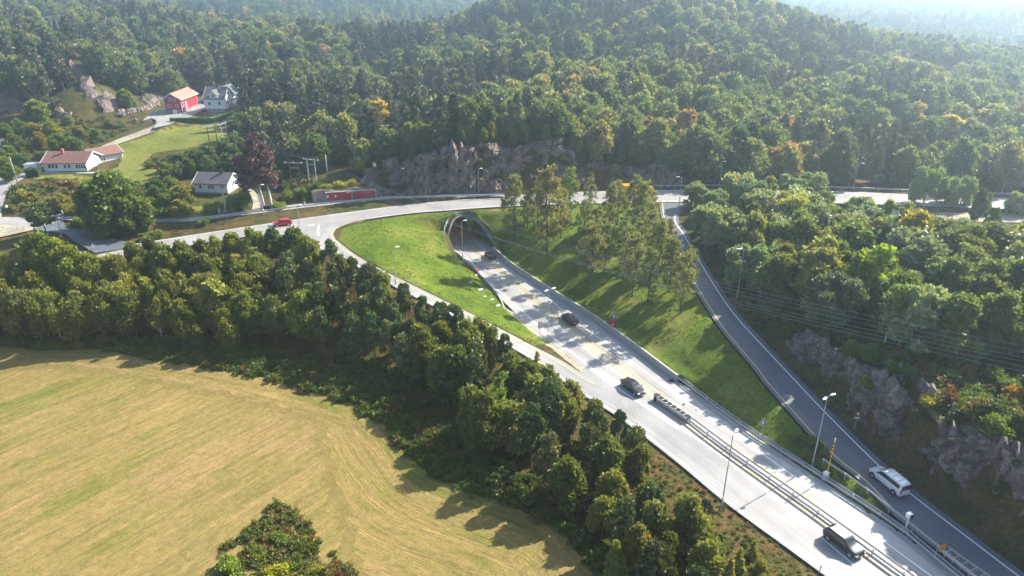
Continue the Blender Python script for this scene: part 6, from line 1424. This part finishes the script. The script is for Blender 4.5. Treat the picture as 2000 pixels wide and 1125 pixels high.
# small white house
a, c = P(383.5, 379, 9.2), P(445, 382, 9.2); d_, an = along(a, c); L_ = np.linalg.norm(c - a)
house('cottage', 'small white house with dark grey roof and black chimney by the side lane', a, an + .04, L_, 6.6, 2.9, .55, M_wboard, M_rgrey, .55, .45, [('f', L_ * .17, 1.95, .7, .9), ('f', L_ * .45, 1.95, .85, .95), ('f', L_ * .56, 1.95, .85, .95), ('f', L_ * .84, 1.95, .8, .95), ('r', 2.6, 1.9, .6, .9)], (L_ * .71, 3.0, .5, 1.2, M_dark))
# red barn
a, c = P(324.5, 221.5, 14.0), P(357.5, 221.5, 14.0); d_, an = along(a, c); L_ = np.linalg.norm(c - a)
bn = thing('red_barn', 'red boarded barn with orange tiled roof and white trimmed windows', 'barn', a, an)
house('barn', '', (L_, 0, 0), math.radians(90), 13.5, L_, 5.0, .62, M_rboard, M_rorange, 1.0, .6, [('l', L_ * .26, 2.6, .9, 1.0), ('l', L_ * .74, 2.6, .9, 1.0), ('l', L_ * .36, 4.9, .9, 1.0), ('l', L_ * .62, 4.9, .9, 1.0), ('f', 1.5, 3.0, .6, 1.4)], parent=bn)
b = MB(); b.box((L_ * .55, -.06, .55), (1.5, .1, 1.5)); b.build('door', M_paintw, bn); b = MB(); b.box((L_ + .08, 3.6, 2.5), (.1, 1.0, 2.2)); b.build('door', M_paintw, bn)
for k, (x, y) in enumerate([(370.5, 208.5), (375, 205), (381, 202)]):
    q = G(x, y); o = thing('hay_bale', 'white wrapped bale beside the barn, %s from the barn front' % ordinal(k + 1), 'bale', q, .3, group='white bales at the barn', me=MB().tube([(-.8, 0, .65), (-.7, 0, .65), (.7, 0, .65), (.8, 0, .65)], [.5, .68, .68, .5], 14).mesh('hay_bale', M_paintw, True))
# white farmhouse
a, c = P(402.5, 219.5, 14.0), P(441.5, 220, 14.0); d_, an = along(a, c); L_ = np.linalg.norm(c - a)
fh = house('farmhouse', 'tall white farmhouse with dark roof, front gable and stone base', a, an, L_, 8.0, 5.0, .85, M_wboard, M_rslate, 1.3, .4, [('f', L_ * .25, 3.2, 1.05, 1.2), ('f', L_ * .75, 3.2, 1.05, 1.2), ('f', L_ * .3, .7, .6, .4), ('f', L_ * .55, .7, .6, .4), ('f', L_ * .8, .7, .6, .4), ('r', 2.5, 3.2, .8, 1.1), ('r', 5.5, 3.2, .8, 1.1), ('r', 4, 6, .8, 1.0)], (L_ * .55, 4.0, .6, 1.0, M_dark))
b = MB(); x0, x1 = L_ * .3, L_ * .7; xm = (x0 + x1) / 2
b.add([(x0, -.15, 4.6), (x1, -.15, 4.6), (x1, -.15, 6.3), (xm, -.15, 7.6), (x0, -.15, 6.3), (x0, 3.5, 4.6), (x1, 3.5, 4.6), (x1, 3.5, 6.3), (xm, 3.5, 7.6), (x0, 3.5, 6.3)], [(0, 1, 2, 3, 4), (1, 6, 7, 2), (0, 4, 9, 5)]); b.build('dormer', M_wboard, fh)
b = MB()
for (xa, za) in ((x0 - .4, 6.05), (x1 + .4, 6.05)): b.loft([[(xa, -.5, za), (xm, -.5, 7.75), (xm, -.5, 7.9), (xa, -.5, za + .15)], [(xa, 4, za), (xm, 4, 7.75), (xm, 4, 7.9), (xa, 4, za + .15)]])
b.build('dormer_roof', M_rslate, fh)
b = MB(); [b.loft([[(xa, -.58, za - .05), (xm, -.58, 7.7), (xm, -.58, 7.98), (xa, -.58, za + .25)], [(xa, -.5, za - .05), (xm, -.5, 7.7), (xm, -.5, 7.98), (xa, -.5, za + .25)]]) for (xa, za) in ((x0 - .45, 6.0), (x1 + .45, 6.0))]; b.build('dormer_trim', M_paintw, fh)
f = MB(); f.box((xm, -.2, 5.9), (1.0, .1, 1.1)); fr = f.build('window', M_paintw, fh); g_ = MB(); g_.box((xm, -.26, 5.9), (.8, .03, .9)); g_.build('pane', M_glass, fr)
house('wing', '', (L_ - .5, 7.5, 0), math.radians(90), 7.5, 7.0, 5.0, .8, M_wboard, M_rslate, 1.3, .4, [('f', 3, 3.2, .8, 1.1)], parent=fh)
b = MB(); b.box((L_ + 3.2, 4.5, 1.6), (5.5, 5, .2)); b.box((L_ + 5.9, 4.5, 2.1), (.08, 5, .9)); b.box((L_ + 3.2, 2.0, 2.1), (5.4, .08, .9)); [b.tube([(L_ + x, y, -.5), (L_ + x, y, 1.5)], .1, 6) for x in (2, 4, 5.8) for y in (2.2, 6)]; b.build('deck', M_wood, fh)
q = G(466, 207); 
b = MB(); b.loft([[(-1.6, -1.2, 0), (1.6, -1.2, 0), (1.6, 1.2, 0), (-1.6, 1.2, 0)], [(-1.8, -1.4, 1.6), (1.8, -1.4, 1.6), (1.8, 1.4, 1.6), (-1.8, 1.4, 1.6)], [(-.1, -.1, 2.6), (.1, -.1, 2.6), (.1, .1, 2.6), (-.1, .1, 2.6)]])
thing('garden_tent', 'white garden tent on the deck beside the farmhouse', 'tent', Vector(a) + Vector((L_ + 3.2, 4.6, 1.7)), me=b.mesh('garden_tent', M_paintw))
# clipped hedges
M_hedge = leaf_mat('hedge_leaves', [(0, (.035, .075, .018)), (1, (.05, .09, .02))], trans=.15)
def hedge(label, line, h, w, col=(1, 1, 1)):
    line = resample(np.array(line), step=.5); rng = np.random.RandomState(len(line)); n = np.gradient(line[:, :2], axis=0); n /= np.linalg.norm(n, axis=1)[:, None]; nr = np.stack([-n[:, 1], n[:, 0]], 1)
    N_ = int(len(line) * .5 * (w + 2 * h) * 34); i = rng.randint(0, len(line) - 1, N_); t = rng.rand(N_)[:, None]; p = line[i] * (1 - t) + line[i + 1] * t
    face = rng.rand(N_); s = np.where(face < w / (w + 2 * h), rng.uniform(-.5, .5, N_), np.where(rng.rand(N_) < .5, -.5, .5)); z = np.where(face < w / (w + 2 * h), h, rng.uniform(0, h, N_)) + rng.normal(size=N_) * .05
    c_ = np.stack([p[:, 0] + nr[i, 0] * s * w, p[:, 1] + nr[i, 1] * s * w, p[:, 2] + z], 1); a_ = rng.normal(size=(N_, 3)); a_ /= np.linalg.norm(a_, axis=1)[:, None]; b_ = np.cross(a_, rng.normal(size=(N_, 3))); b_ /= np.linalg.norm(b_, axis=1)[:, None]
    sz = .17; v = np.stack([c_ - a_ * sz, c_ + b_ * sz, c_ + a_ * sz, c_ - b_ * sz], 1).reshape(-1, 3); va = np.repeat(np.clip(.4 + rng.normal(size=N_) * .15, 0, 1), 4)
    me = cloud_mesh('hedge', [(v, np.arange(N_ * 4).reshape(-1, 4), va)], M_hedge); o = thing('hedge', label, 'hedge', me=me); o.color = (*col, 1)
    b = MB(); b.loft([[(q_[0] + n_[0] * k * w * .46, q_[1] + n_[1] * k * w * .46, q_[2] + zz) for (k, zz) in ((-1, -.3), (1, -.3), (1, h - .06), (-1, h - .06))] for q_, n_ in zip(line, nr)]); b.build('stems', simple('hedge_core', (.02, .035, .012), .95), o)
hedge('long clipped green hedge below the farmhouse lawn', [G(x, y) for x, y in [(334, 240), (360, 239.5), (390, 240), (415, 240)]], 1.5, 1.4, (.8, 1, .8))
hedge('sunlit clipped hedge running back from the corner of the long hedge', [G(x, y) for x, y in [(417, 240), (436, 234), (455, 229), (468, 227)]], 1.4, 1.3, (1.6, 1.7, .9))
hedge('short clipped hedge at the left end of the bungalow', [G(x, y) for x, y in [(57, 343), (68, 344), (80, 344)]], 2.0, 2.2)
# rock retaining wall beside the barn
o = thing('boulder_wall', 'curved wall of stacked pink boulders left of the red barn', 'wall'); rb_ = np.random.RandomState(6); b = MB()
bl = resample(np.array([G(x, y) for x, y in [(232, 222), (250, 221), (270, 218), (290, 213), (308, 206)]]), step=1.0); M_pink = rock_mat('pink_boulders', (.26, .2, .18), (.42, .34, .31), (.6, .5, .46))
vs_, fs_, off_ = [], [], 0
for p in bl:
    for k in range(3):
        bm = bmesh.new(); bmesh.ops.create_icosphere(bm, subdivisions=1, radius=rb_.uniform(.45, .75)); j = Vector((p[0] + rb_.uniform(-.4, .4), p[1] + k * .35 + rb_.uniform(-.2, .2), p[2] + k * .5 + .1))
        s_ = (rb_.uniform(.8, 1.3), rb_.uniform(.7, 1.1), rb_.uniform(.6, .9))
        vv = [Vector((v.co.x * s_[0], v.co.y * s_[1], v.co.z * s_[2])) + j + Vector(rb_.normal(size=3) * .06) for v in bm.verts]; b.add(vv, [[v.index for v in f.verts] for f in bm.faces]); bm.free()
b.build('stones', M_pink, o)
# football goal, bench, canoe, trailers in the farm
def goal(label, at, w, h, ang):
    q = G(*at); o = thing('football_goal', label, 'goal', q, ang, group='garden football goals'); MB().tube([(0, 0, 0), (0, 0, h), (w, 0, h), (w, 0, 0)], .06, 6).build('goal_frame', M_paintw, o); MB().tube([(0, 0, h), (.1, 1.0, 0), (w - .1, 1.0, 0), (w, 0, h)], .03, 5).build('back_frame', M_paintw, o)
goal('small white football goal on the lawn near the barn', (352, 229), 2.3, 1.3, .5); goal('low white football goal on the lawn in front of the farmhouse', (414, 228), 3.4, .8, .35)
q = G(403, 222); b = MB(); b.loft([[(x, .35 * math.sin(min(1, max(0, (x + 1.6) / 3.2)) * math.pi) * c_, z) for c_, z in ((-1, .35), (-.6, .08), (.6, .08), (1, .35))] for x in np.linspace(-1.6, 1.6, 9)], caps=False); thing('canoe', 'orange canoe lying in front of the farmhouse steps', 'boat', q + [0, 0, .1], 0, me=b.mesh('canoe', M_orange, True))
for (x, y, sc, m_, lb) in [(236, 228, (3.2, 1.6, .7), M_galv, 'grey flat farm trailer beside the boulder wall'), (262, 238, (2.2, 1.4, .9), M_galv, 'pale scrap heap trailer in the scrub below the farm track'), (260, 234, (1.8, .9, .8), M_red, 'small dark red cart behind the pale trailer')]:
    q = G(x, y); o = thing('trailer', lb, 'trailer', q, .1); MB().box((0, 0, .75), (sc[0], sc[1], .12)).build('bed', m_, o); b = MB(); [b.box((0, s * sc[1] / 2, .75 + sc[2] / 4), (sc[0], .06, sc[2] / 2)) for s in (-1, 1)]; b.build('side_board', m_, o)
    for s in (-1, 1): MB().tube([(0, s * (sc[1] / 2 + .05) - .08, .35), (0, s * (sc[1] / 2 + .05) + .08, .35)], .35, 12).build('wheel', M_dark, o)
    MB().tube([(sc[0] / 2, 0, .7), (sc[0] / 2 + 1.0, 0, .45)], .05, 5).build('tow_bar', m_, o)
# the copper tree with two bare trunks
rng = np.random.RandomState(5); cs, rs_c = clumps('cone', 15, 5.8, rng); cs2, rs2 = clumps('broad', 13, 5.2, rng); crown = cloud_mesh('copper_crown', [leaf_cloud(np.vstack([cs, cs2]), np.concatenate([rs_c, rs2 * .8]), 9000, .5, rng, shell=.35)], M_beech)
q = BEECH; hb_ = height_at(q, 505, 262); cz = height_at(q, 505, 372)
o = thing('copper_tree', 'large copper brown tree with two bare pale trunks by the side lane', 'tree', q); c_ = obj('crown', crown, o); c_.scale = (1, 1, (hb_ - cz) / 15); c_.location = (-1.6, 1.5, cz)
for (x, r_) in ((.9, .26), (-.9, .22), (-1.6, .14)): MB().tube([(x, 0, -.4), (x * 1.05 - .1, .2, cz * .5), (x * 1.1 - .5, .7, cz), (x * .6 - 1.2, 1.4, hb_ * .75)], [r_ * 1.3, r_, r_ * .85, r_ * .3], 9).build('trunk', M_birchbark, o, True)
# bare grey dead tree on the hill above the cutting
q = G(1103, 236, 0); b = MB(); rd = np.random.RandomState(3); b.tube([(0, 0, -.3), (.1, 0, 3.5), (.3, 0, 7)], [.16, .12, .03], 6)
for k in range(22): z = rd.uniform(2, 6.6); a_ = rd.uniform(0, 6.28); l_ = rd.uniform(.8, 2.4); b.tube([(.1, 0, z), (math.cos(a_) * l_ * .6, math.sin(a_) * l_ * .6, z + .3), (math.cos(a_) * l_, math.sin(a_) * l_, z + .2)], [.05, .035, .012], 4)
thing('dead_tree', 'bare grey dead tree on the hill above the rock cutting', 'tree', q, me=b.mesh('dead_tree', M_birchbark))
# ================================================================ vehicles
def paint(name, c, rough=.3, metal=.0):
    m, nt, out = new_mat(name); b = bsdf(nt, out, c, rough, .35, metal); b.inputs['Coat Weight'].default_value = .3; b.inputs['Coat Roughness'].default_value = .04; return m
P_black = paint('black_car_paint', (.012, .010, .014)); P_maroon = paint('dark_car_paint', (.03, .012, .018)); P_red = paint('red_car_paint', (.42, .012, .03)); P_silver = paint('silver_car_paint', (.72, .74, .75), .35, .2); P_navy = paint('blue_car_paint', (.015, .02, .05))  # the silver also paints the sky reflection on one dark roof
M_cglass = simple('car_glass', (.012, .016, .02), .04, .8, var=.02); M_tyre = simple('tyre_rubber', (.015, .015, .015), .8, .2); M_rim = simple('alloy_rim', (.5, .5, .52), .3, .5, .7)
M_head = simple('headlight_glass', (.7, .72, .75), .1, .8, var=.02); M_tail = simple('tail_light_glass', (.35, .01, .02), .2, .6); M_plate = simple('number_plate', (.75, .75, .72), .5); M_trim = simple('black_trim', (.02, .02, .02), .5)
def car(label, loc, ang, body, L=4.3, W=1.78, Ht=1.48, style='hatch', name='parked_car', cat='car', roofrails=False, bars=False, tilt=0):
    o = thing(name, label, cat, loc, ang); hl = L / 2; w = W / 2
    # x stations: (x, belt z, roof z or None, half width, roof half width)
    if style == 'van': st = [(-hl, .95, None, .86), (-hl + .05, 1.15, 1.85, .93), (-hl + .3, 1.18, 1.96, .97), (0, 1.16, 1.98, 1), (hl - 1.9, 1.14, 1.9, 1), (hl - 1.0, 1.1, 1.16, .97), (hl - .45, .98, None, .93), (hl - .08, .78, None, .84), (hl, .6, None, .76)]; Ht = 1.98
    elif style == 'suv': st = [(-hl, .75, None, .84), (-hl + .08, 1.02, 1.1, .93), (-hl + .38, 1.06, 1.62, .98), (-hl + 1.2, 1.06, 1.7, 1), (.1, 1.04, 1.68, 1), (.45, 1.03, 1.6, 1), (hl - 1.25, 1.0, 1.06, .98), (hl - .5, .94, None, .93), (hl - .1, .78, None, .84), (hl, .55, None, .76)]; Ht = 1.7
    elif style == 'sedan': st = [(-hl, .7, None, .8), (-hl + .1, .95, None, .9), (-hl + .7, 1.0, 1.04, .96), (-hl + 1.45, .97, 1.38, 1), (-hl + 2.0, .95, 1.45, 1), (.2, .94, 1.42, 1), (hl - 1.35, .93, .98, .98), (hl - .5, .84, None, .92), (hl - .1, .68, None, .82), (hl, .5, None, .74)]; Ht = 1.45
    else: st = [(-hl, .72, None, .84), (-hl + .08, .95, 1.02, .93), (-hl + .5, .97, 1.38, .98), (-hl + 1.2, .96, 1.47, 1), (.15, .94, 1.46, 1), (.45, .93, 1.38, 1), (hl - 1.15, .92, .97, .98), (hl - .45, .84, None, .92), (hl - .08, .66, None, .82), (hl, .5, None, .74)]; Ht = 1.48
    rings = []; cabin = []
    for (x, zb, zr_, k) in st:
        ww = w * k; top = zr_ if zr_ else zb + .05; frac = (top - zb) / (Ht - .95) if zr_ else 0; wr = ww * (.94 - .16 * min(1, max(0, frac)))
        pr = [(ww * .86, .22), (ww * .97, .34), (ww, .55), (ww * .985, zb - .12), (ww * .94, zb), (wr + .02, zb + max(.02, (top - zb) * .9)), (wr * .86, top), (wr * .4, top + .025)]
        rings.append([(x, y, z) for y, z in pr] + [(x, -y, z) for y, z in pr[::-1]])
        if zr_: cabin.append((x, zb, top, ww * .94, wr + .02, wr * .86))
    b = MB(); b.loft(rings); bo = b.build('body', body, o, True)
    mod = bo.modifiers.new('s', 'SUBSURF'); mod.levels = 1; mod.render_levels = 1
    # windows follow the cabin sides
    e = .012
    for s in (-1, 1):
        segs = []
        for i in range(len(cabin) - 1):
            a, c = cabin[i], cabin[i + 1]; segs.append((a, c))
        b = MB()
        for a, c in segs:
            def pt(q, f): y = q[3] + (q[4] - q[3]) * f; z = q[1] + (q[2] - q[1]) * .9 * f; return (q[0], s * (y + e + .01), z)
            fa = .9 if a[2] - a[1] > .2 else .35; fc = .9 if c[2] - c[1] > .2 else .35
            if a[2] - a[1] < .2: a = (a[0] + (c[0] - a[0]) * .25, *a[1:])
            if c[2] - c[1] < .2: c = (c[0] - (c[0] - a[0]) * .2, *c[1:])
            if style == 'van' and c[0] < -.4: continue
            b.add([pt(a, .14), pt(c, .14), pt(c, fc), pt(a, fa)], [(0, 1, 2, 3) if s < 0 else (3, 2, 1, 0)])
        if b.f: b.build('side_window', M_cglass, o)
    def glass(i, j, nm, shrink=.1):
        a, c = cabin[i], cabin[j]; b = MB(); d_ = Vector((c[0] - a[0], 0, c[2] - a[2])); n_ = Vector((-d_.z, 0, d_.x)).normalized(); n_ = n_ if n_.z > 0 else -n_
        if (a[2] > c[2]) == (a[0] > c[0]) and False: pass
        v = []
        for q, f in ((a, shrink), (c, 1 - shrink)):
            p = Vector((a[0], 0, a[2])) + d_ * f; hwid = (a[5] * (1 - f) + c[5] * f) * .98
            for s in (-1, 1): v.append(p + n_ * .03 + Vector((0, s * hwid, 0)))
        b.add(v, [(0, 1, 3, 2)]); b.build(nm, M_cglass, o)
    if style == 'van': glass(len(cabin) - 2, len(cabin) - 1, 'windscreen'); b = MB(); b.box((-hl - .0 + .0, 0, 1.45), (.1, W * .74, .55)); b.build('rear_window', M_cglass, o)
    else:
        glass(len(cabin) - 2, len(cabin) - 1, 'windscreen'); glass(0, 1, 'rear_window')
    for sx in (-1, 1):
        for sy in (-1, 1):
            x = sx * (hl - .85); y = sy * (w - .1); r_ = .33 if style != 'suv' else .36
            wh = MB().tube([(x, y - .1, r_), (x, y - .09, r_), (x, y + .11, r_), (x, y + .12, r_)], [r_ * .9, r_, r_, r_ * .9], 18).build('wheel', M_tyre, o)
            MB().tube([(x, y + sy * .1, r_), (x, y + sy * .135, r_)], [r_ * .66, r_ * .6], 14).build('rim', M_rim, wh)
            MB().tube([(x, y - sy * .02, r_ + .03), (x, sy * (w + .004), r_ + .03)], r_ + .07, 18).build('wheel_arch', M_trim, o)
    for s in (-1, 1):
        MB().box((hl - .2, s * w * .66, .68), (.3, .34, .16), -s * .35).build('headlight', M_head, o); MB().box((-hl + .06, s * w * .72, .86 if style != 'van' else 1.0), (.14, .3, .2 if style != 'van' else .5), s * .3).build('tail_light', M_tail, o)
        MB().box((hl - 1.55 if style != 'van' else hl - 1.5, s * (w + .09), 1.0), (.16, .2, .13)).build('mirror', body, o)
    MB().box((hl - .02, 0, .42), (.06, .5, .11)).build('number_plate', M_plate, o); MB().box((-hl + .0, 0, .6), (.06, .5, .11)).build('number_plate', M_plate, o)
    MB().box((hl - .07, 0, .55), (.12, W * .55, .12)).build('grille', M_trim, o)
    if roofrails: MB().box((-.62, 0, 1.722), (1.9, W * .66, .03)).build('roof_sky_sheen', P_silver, o); [MB().tube([(-hl + .5, s * w * .74, 1.76), (.35, s * w * .74, 1.74)], .03, 5).build('roof_rail', M_galv, o) for s in (-1, 1)]; [MB().box((-.75, s * .16, 1.745), (1.7, .03, .02)).build('roof_rib', M_trim, o) for s in (-2, -1, 0, 1, 2)]  # silver sheet over the roof paints in the sky's reflection
    if bars: [MB().tube([(x, -w * .8, 2.08), (x, w * .8, 2.08)], .04, 5).build('roof_bar', M_galv, o) for x in (-1.7, -.8, .1)]
    return o
def heading(p, q, z0, z1): a, c = P(*p, z0), P(*q, z1); return math.atan2(c[1] - a[1], c[0] - a[0])
def put_car(label, px, z, ang, body, **k): return car(label, P(px[0], px[1], z) + [0, 0, .03], ang, body, name=k.pop('name', 'car'), **k)
h_up = heading((1112, 635), (1000, 536), 0, 0); h_dn = heading((1236, 765), (1345, 850), 0, 0)
put_car('small black car on the main road just outside the tunnel', (958, 502.5), 0, h_up, P_maroon, L=4.0)
put_car('dark red black hatchback on the main road, below the blue sign', (1112.5, 628), 0, h_up, P_maroon, L=4.3)
put_car('black sedan coming down the main road beside the crash cushion', (1236, 762), 0, h_dn, P_black, L=4.7, style='sedan', W=1.85)
put_car('black sport utility car with roof reflecting the sky on the main road, lower right', (1646, 1067), 0, h_dn, P_black, L=4.6, style='suv', W=1.85, roofrails=True)
hv_ = heading((1790, 985), (1680, 890), .9, 1.3)
put_car('silver van with roof bars climbing the right slip road', (1734, 946), 1.05, hv_, P_silver, L=5.1, W=1.92, style='van', bars=True, cat='van', name='van')
put_car('red car on the upper road at the top of the tree belt', (552, 440), 8.0, heading((620, 431), (480, 449), 8, 8), P_red, L=4.2)
q = G(392, 203); car('dark blue car parked between the barn and the farmhouse', q + [0, 0, .05], 1.2, P_navy, L=4.2, name='car')
q = G(258, 205.5); car('dark blue tractor like car parked in front of the rocks behind the boulder wall', q + [0, 0, .05], .4, P_navy, L=3.8, name='car')

q = P(1247, 386, 8.0); tk = thing('truck', 'orange yellow truck on the upper road behind the thin lawn trees', 'truck', q + [0, 0, .02], math.radians(2))
P_or = paint('orange_truck_paint', (.65, .28, .02))
b = MB(); b.box((-1.2, 0, 2.1), (6.0, 2.4, 2.6)); b.build('cargo_box', P_or, tk); b = MB(); b.loft([[(x, y, z) for y, z in ((-1.15, .7), (1.15, .7), (1.15, zt - .25), (1.0, zt), (-1.0, zt), (-1.15, zt - .25))] for x, zt in ((2.0, 2.9), (3.2, 2.85), (3.9, 1.8), (4.0, 1.2))]); b.build('cab', P_or, tk)
MB().box((3.55, 0, 2.25), (.12, 1.9, .7), 0).build('windscreen', M_cglass, tk); MB().box((0, 0, .75), (7.6, 1.0, .3)).build('chassis', M_trim, tk)
for x in (-3.0, -1.8, 2.9):
    for s in (-1, 1): wh = MB().tube([(x, s * 1.0 - .14, .5), (x, s * 1.0 + .14, .5)], .5, 16).build('wheel', M_tyre, tk); MB().tube([(x, s * 1.15, .5), (x, s * 1.17, .5)], .28, 12).build('rim', M_rim, wh)
# ================================================================ person on the verge
def person(label, loc, ang, top_m, leg_m, skin_m):
    me = bpy.data.meshes.new('person'); bm = bmesh.new()
    J = dict(pel=(0, 0, .95), ch=(0, .04, 1.32), nk=(0, .03, 1.5), hd=(0, .05, 1.62), ht=(0, .05, 1.76), sl=(-.19, .03, 1.43), sr=(.19, .03, 1.43), el=(-.27, .02, 1.15), er=(.27, .1, 1.15), hl=(-.26, .16, .92), hr=(.22, .3, 1.05), kl=(-.11, .03, .5), kr=(.12, .0, .5), al=(-.12, -.03, .09), ar=(.13, .03, .09), tl=(-.12, .14, .04), tr=(.14, .2, .04), pl=(-.1, 0, .9), pr=(.1, 0, .9))
    R = dict(pel=.15, ch=.16, nk=.06, hd=.1, ht=.06, sl=.08, sr=.08, el=.05, er=.05, hl=.04, hr=.04, kl=.07, kr=.07, al=.045, ar=.045, tl=.035, tr=.035, pl=.11, pr=.11)
    E = [('pel', 'ch'), ('ch', 'nk'), ('nk', 'hd'), ('hd', 'ht'), ('ch', 'sl'), ('ch', 'sr'), ('sl', 'el'), ('sr', 'er'), ('el', 'hl'), ('er', 'hr'), ('pel', 'pl'), ('pel', 'pr'), ('pl', 'kl'), ('pr', 'kr'), ('kl', 'al'), ('kr', 'ar'), ('al', 'tl'), ('ar', 'tr')]
    V = {k: bm.verts.new(v) for k, v in J.items()}; [bm.edges.new((V[a], V[c])) for a, c in E]; order = list(J); bm.to_mesh(me); bm.free()
    o = thing('person', label, 'person', loc, ang, me=me); sk = o.modifiers.new('skin', 'SKIN')
    for i, k in enumerate(order): me.skin_vertices[0].data[i].radius = (R[k], R[k])
    me.skin_vertices[0].data[0].use_root = True; sb = o.modifiers.new('sub', 'SUBSURF'); sb.levels = 1; sb.render_levels = 1
    m, nt, out = new_mat('person_clothes'); tc = nt.nodes.new('ShaderNodeTexCoord').outputs['Object']; sx = nt.nodes.new('ShaderNodeSeparateXYZ'); nt.links.new(tc, sx.inputs[0]); r = ramp(nt, [(0, leg_m), (.5, top_m), (.775, skin_m), (.86, (.05, .03, .02))], 'CONSTANT'); nt.links.new(math_n(nt, 'DIVIDE', sx.outputs[2], 1.96), r.inputs[0]); bsdf(nt, out, r.outputs[0], .8, .2); me.materials.append(m)
if not hasattr(bpy.types.Mesh, 'skin_vertices'): pass
def person_safe():
    q = G(15.5, 413)
    bpy_me = None
    try: person('person in white top and dark trousers on the verge by the village road', q, -1.9, (.75, .73, .73), (.02, .025, .06), (.5, .3, .22))
    except Exception as ex: print('person', ex)
person_safe()

# ================================================================ power line
M_wire = simple('aluminium_wire', (.4, .4, .4), .4, .5, .6, var=.02)
def hframe(label, base1, top1, base2, mat, arms=True, cross=True, sp=None):
    a, c = (G(*base1), G(*base2)) if base1 else (G(*top1, 12), G(*top1, 12) + [3, .2, 0]); h = height_at(a, *top1) if base1 else 12; d_, an = along(a * [1, 1, 0], c * [1, 1, 0]); w_ = np.linalg.norm((c - a)[:2]); w_ = min(w_, 3.2) if sp is None else sp
    o = thing('power_pole', label, 'power pole', a, an, group='twin pole power pylons')
    for x in (0, w_): MB().tube([(x, 0, -.5), (x, 0, h)], [.15, .11], 8).build('pole', mat, o)
    MB().box((w_ / 2, 0, h - .15), (w_ + 2.4, .16, .16)).build('cross_arm', M_galv, o)
    if cross: MB().box((w_ / 2, 0, h - 1.4), (w_, .1, .1)).build('cross_arm', M_galv, o)
    xs_ = (-1.0, w_ / 2, w_ + 1.0)
    for x in xs_: MB().tube([(x, 0, h - .1), (x, 0, h + .2)], [.07, .05], 6).build('insulator', M_paintw, o)
    return [Vector(a) + Vector((math.cos(an) * x, math.sin(an) * x, h + .2)) for x in xs_]
hA1 = hframe('left twin grey power pole on the wooded ridge, upper left corner', None, (83, 33), None, M_greypole, sp=3.0)
hA2 = hframe('right twin grey power pole on the wooded ridge, upper left corner', None, (107, 31), None, M_greypole, sp=3.0)
hB1 = hframe('left twin power pole at the lawn edge below the farmhouse', (412, 292), (405, 246), (420, 290), M_brownpole, sp=2.6)
hB2 = hframe('middle twin power pole at the lawn edge below the farmhouse', (438, 290), (431, 242), (442, 288), M_greypole, sp=2.4)
hB3 = hframe('right power pole beside the dark spruce below the farmhouse', (452, 284), (445, 236), (458, 284), M_brownpole, sp=1.6)
hC1 = hframe('brown twin power pole left of the grey one, above the red doors', (572, 374), (567, 317), (584, 374), M_brownpole, sp=2.2)
hC2 = hframe('grey twin power pole with two cross arms above the red doors', (605, 362), (600, 310), (618, 360), M_greypole, sp=2.2)
def wire(label, a, c, sag, grp='overhead power wires', r=.015, n=36):
    a, c = Vector(a), Vector(c); pts = [a.lerp(c, t) - Vector((0, 0, sag * 4 * t * (1 - t))) for t in np.linspace(0, 1, n + 1)]
    thing('power_wire', label, 'wire', group=grp, me=MB().tube(pts, r, 4).mesh('power_wire', M_wire))
nm3 = ('left', 'middle', 'right')
for i in range(3):
    wire('power wire from the ridge poles to the left lawn poles, %s strand' % nm3[i], hA1[i], hB1[i], 7); wire('power wire from the ridge poles to the middle lawn poles, %s strand' % nm3[i], hA2[i], hB2[i], 7)
    wire('power wire from the left lawn poles to the brown poles, %s strand' % nm3[i], hB1[i], hC1[i], 2.0); wire('power wire from the middle lawn poles to the grey poles, %s strand' % nm3[i], hB2[i], hC2[i], 2.0)
# far ends beyond the right edge: the strands cross the frame edge at these rows
ends = [(2000, 676), (2000, 688), (2000, 699), (2000, 706), (2000, 716), (2000, 726)]
for i, (st_, (ex, ey)) in enumerate(zip(list(hC2) + list(hC1), ends)):
    e1 = D(ex, ey, 62 - i * .3); st_ = np.array(st_); full = st_ + (e1 - st_) * 1.35; T_ = 1 / 1.35
    sg = [6.2, 6.4, 6.6, 6.6, 6.8, 7.0][i] ; full[2] += sg * 4 * T_ * (1 - T_) / T_ * 1.0
    # keep the sagging strand on its crossing of the frame edge
    wire('long power wire over the tunnel to the right edge, %s from the top' % ordinal(i + 1), st_, full, sg, n=60, r=.016)
# ================================================================ haze
def haze():
    m, nt, out = new_mat('haze'); pv = nt.nodes.new('ShaderNodeVolumePrincipled'); pv.inputs['Color'].default_value = (.66, .83, 1, 1)
    pv.inputs['Density'].default_value = .00085; pv.inputs['Anisotropy'].default_value = .84; nt.links.new(pv.outputs[0], out.inputs['Volume'])
    lo = float(GZ.min()) - 2; top = max(float(GZ[(GY < 3900)].max()) + 16, 64); x0, x1, y0, y1 = gx[0] - 5, gx[-1] + 5, gy[0] - 5, gy[-1] + 5
    b = MB(); b.box(((x0 + x1) / 2, (y0 + y1) / 2, (lo + top) / 2), (x1 - x0, y1 - y0, top - lo)); o = b.build('haze', m, kind='stuff')
haze()
print('objects', len(bpy.data.objects), 'trees', len(solo), 'stuff', len(stuff_trees), len(far), 'controls', nC)
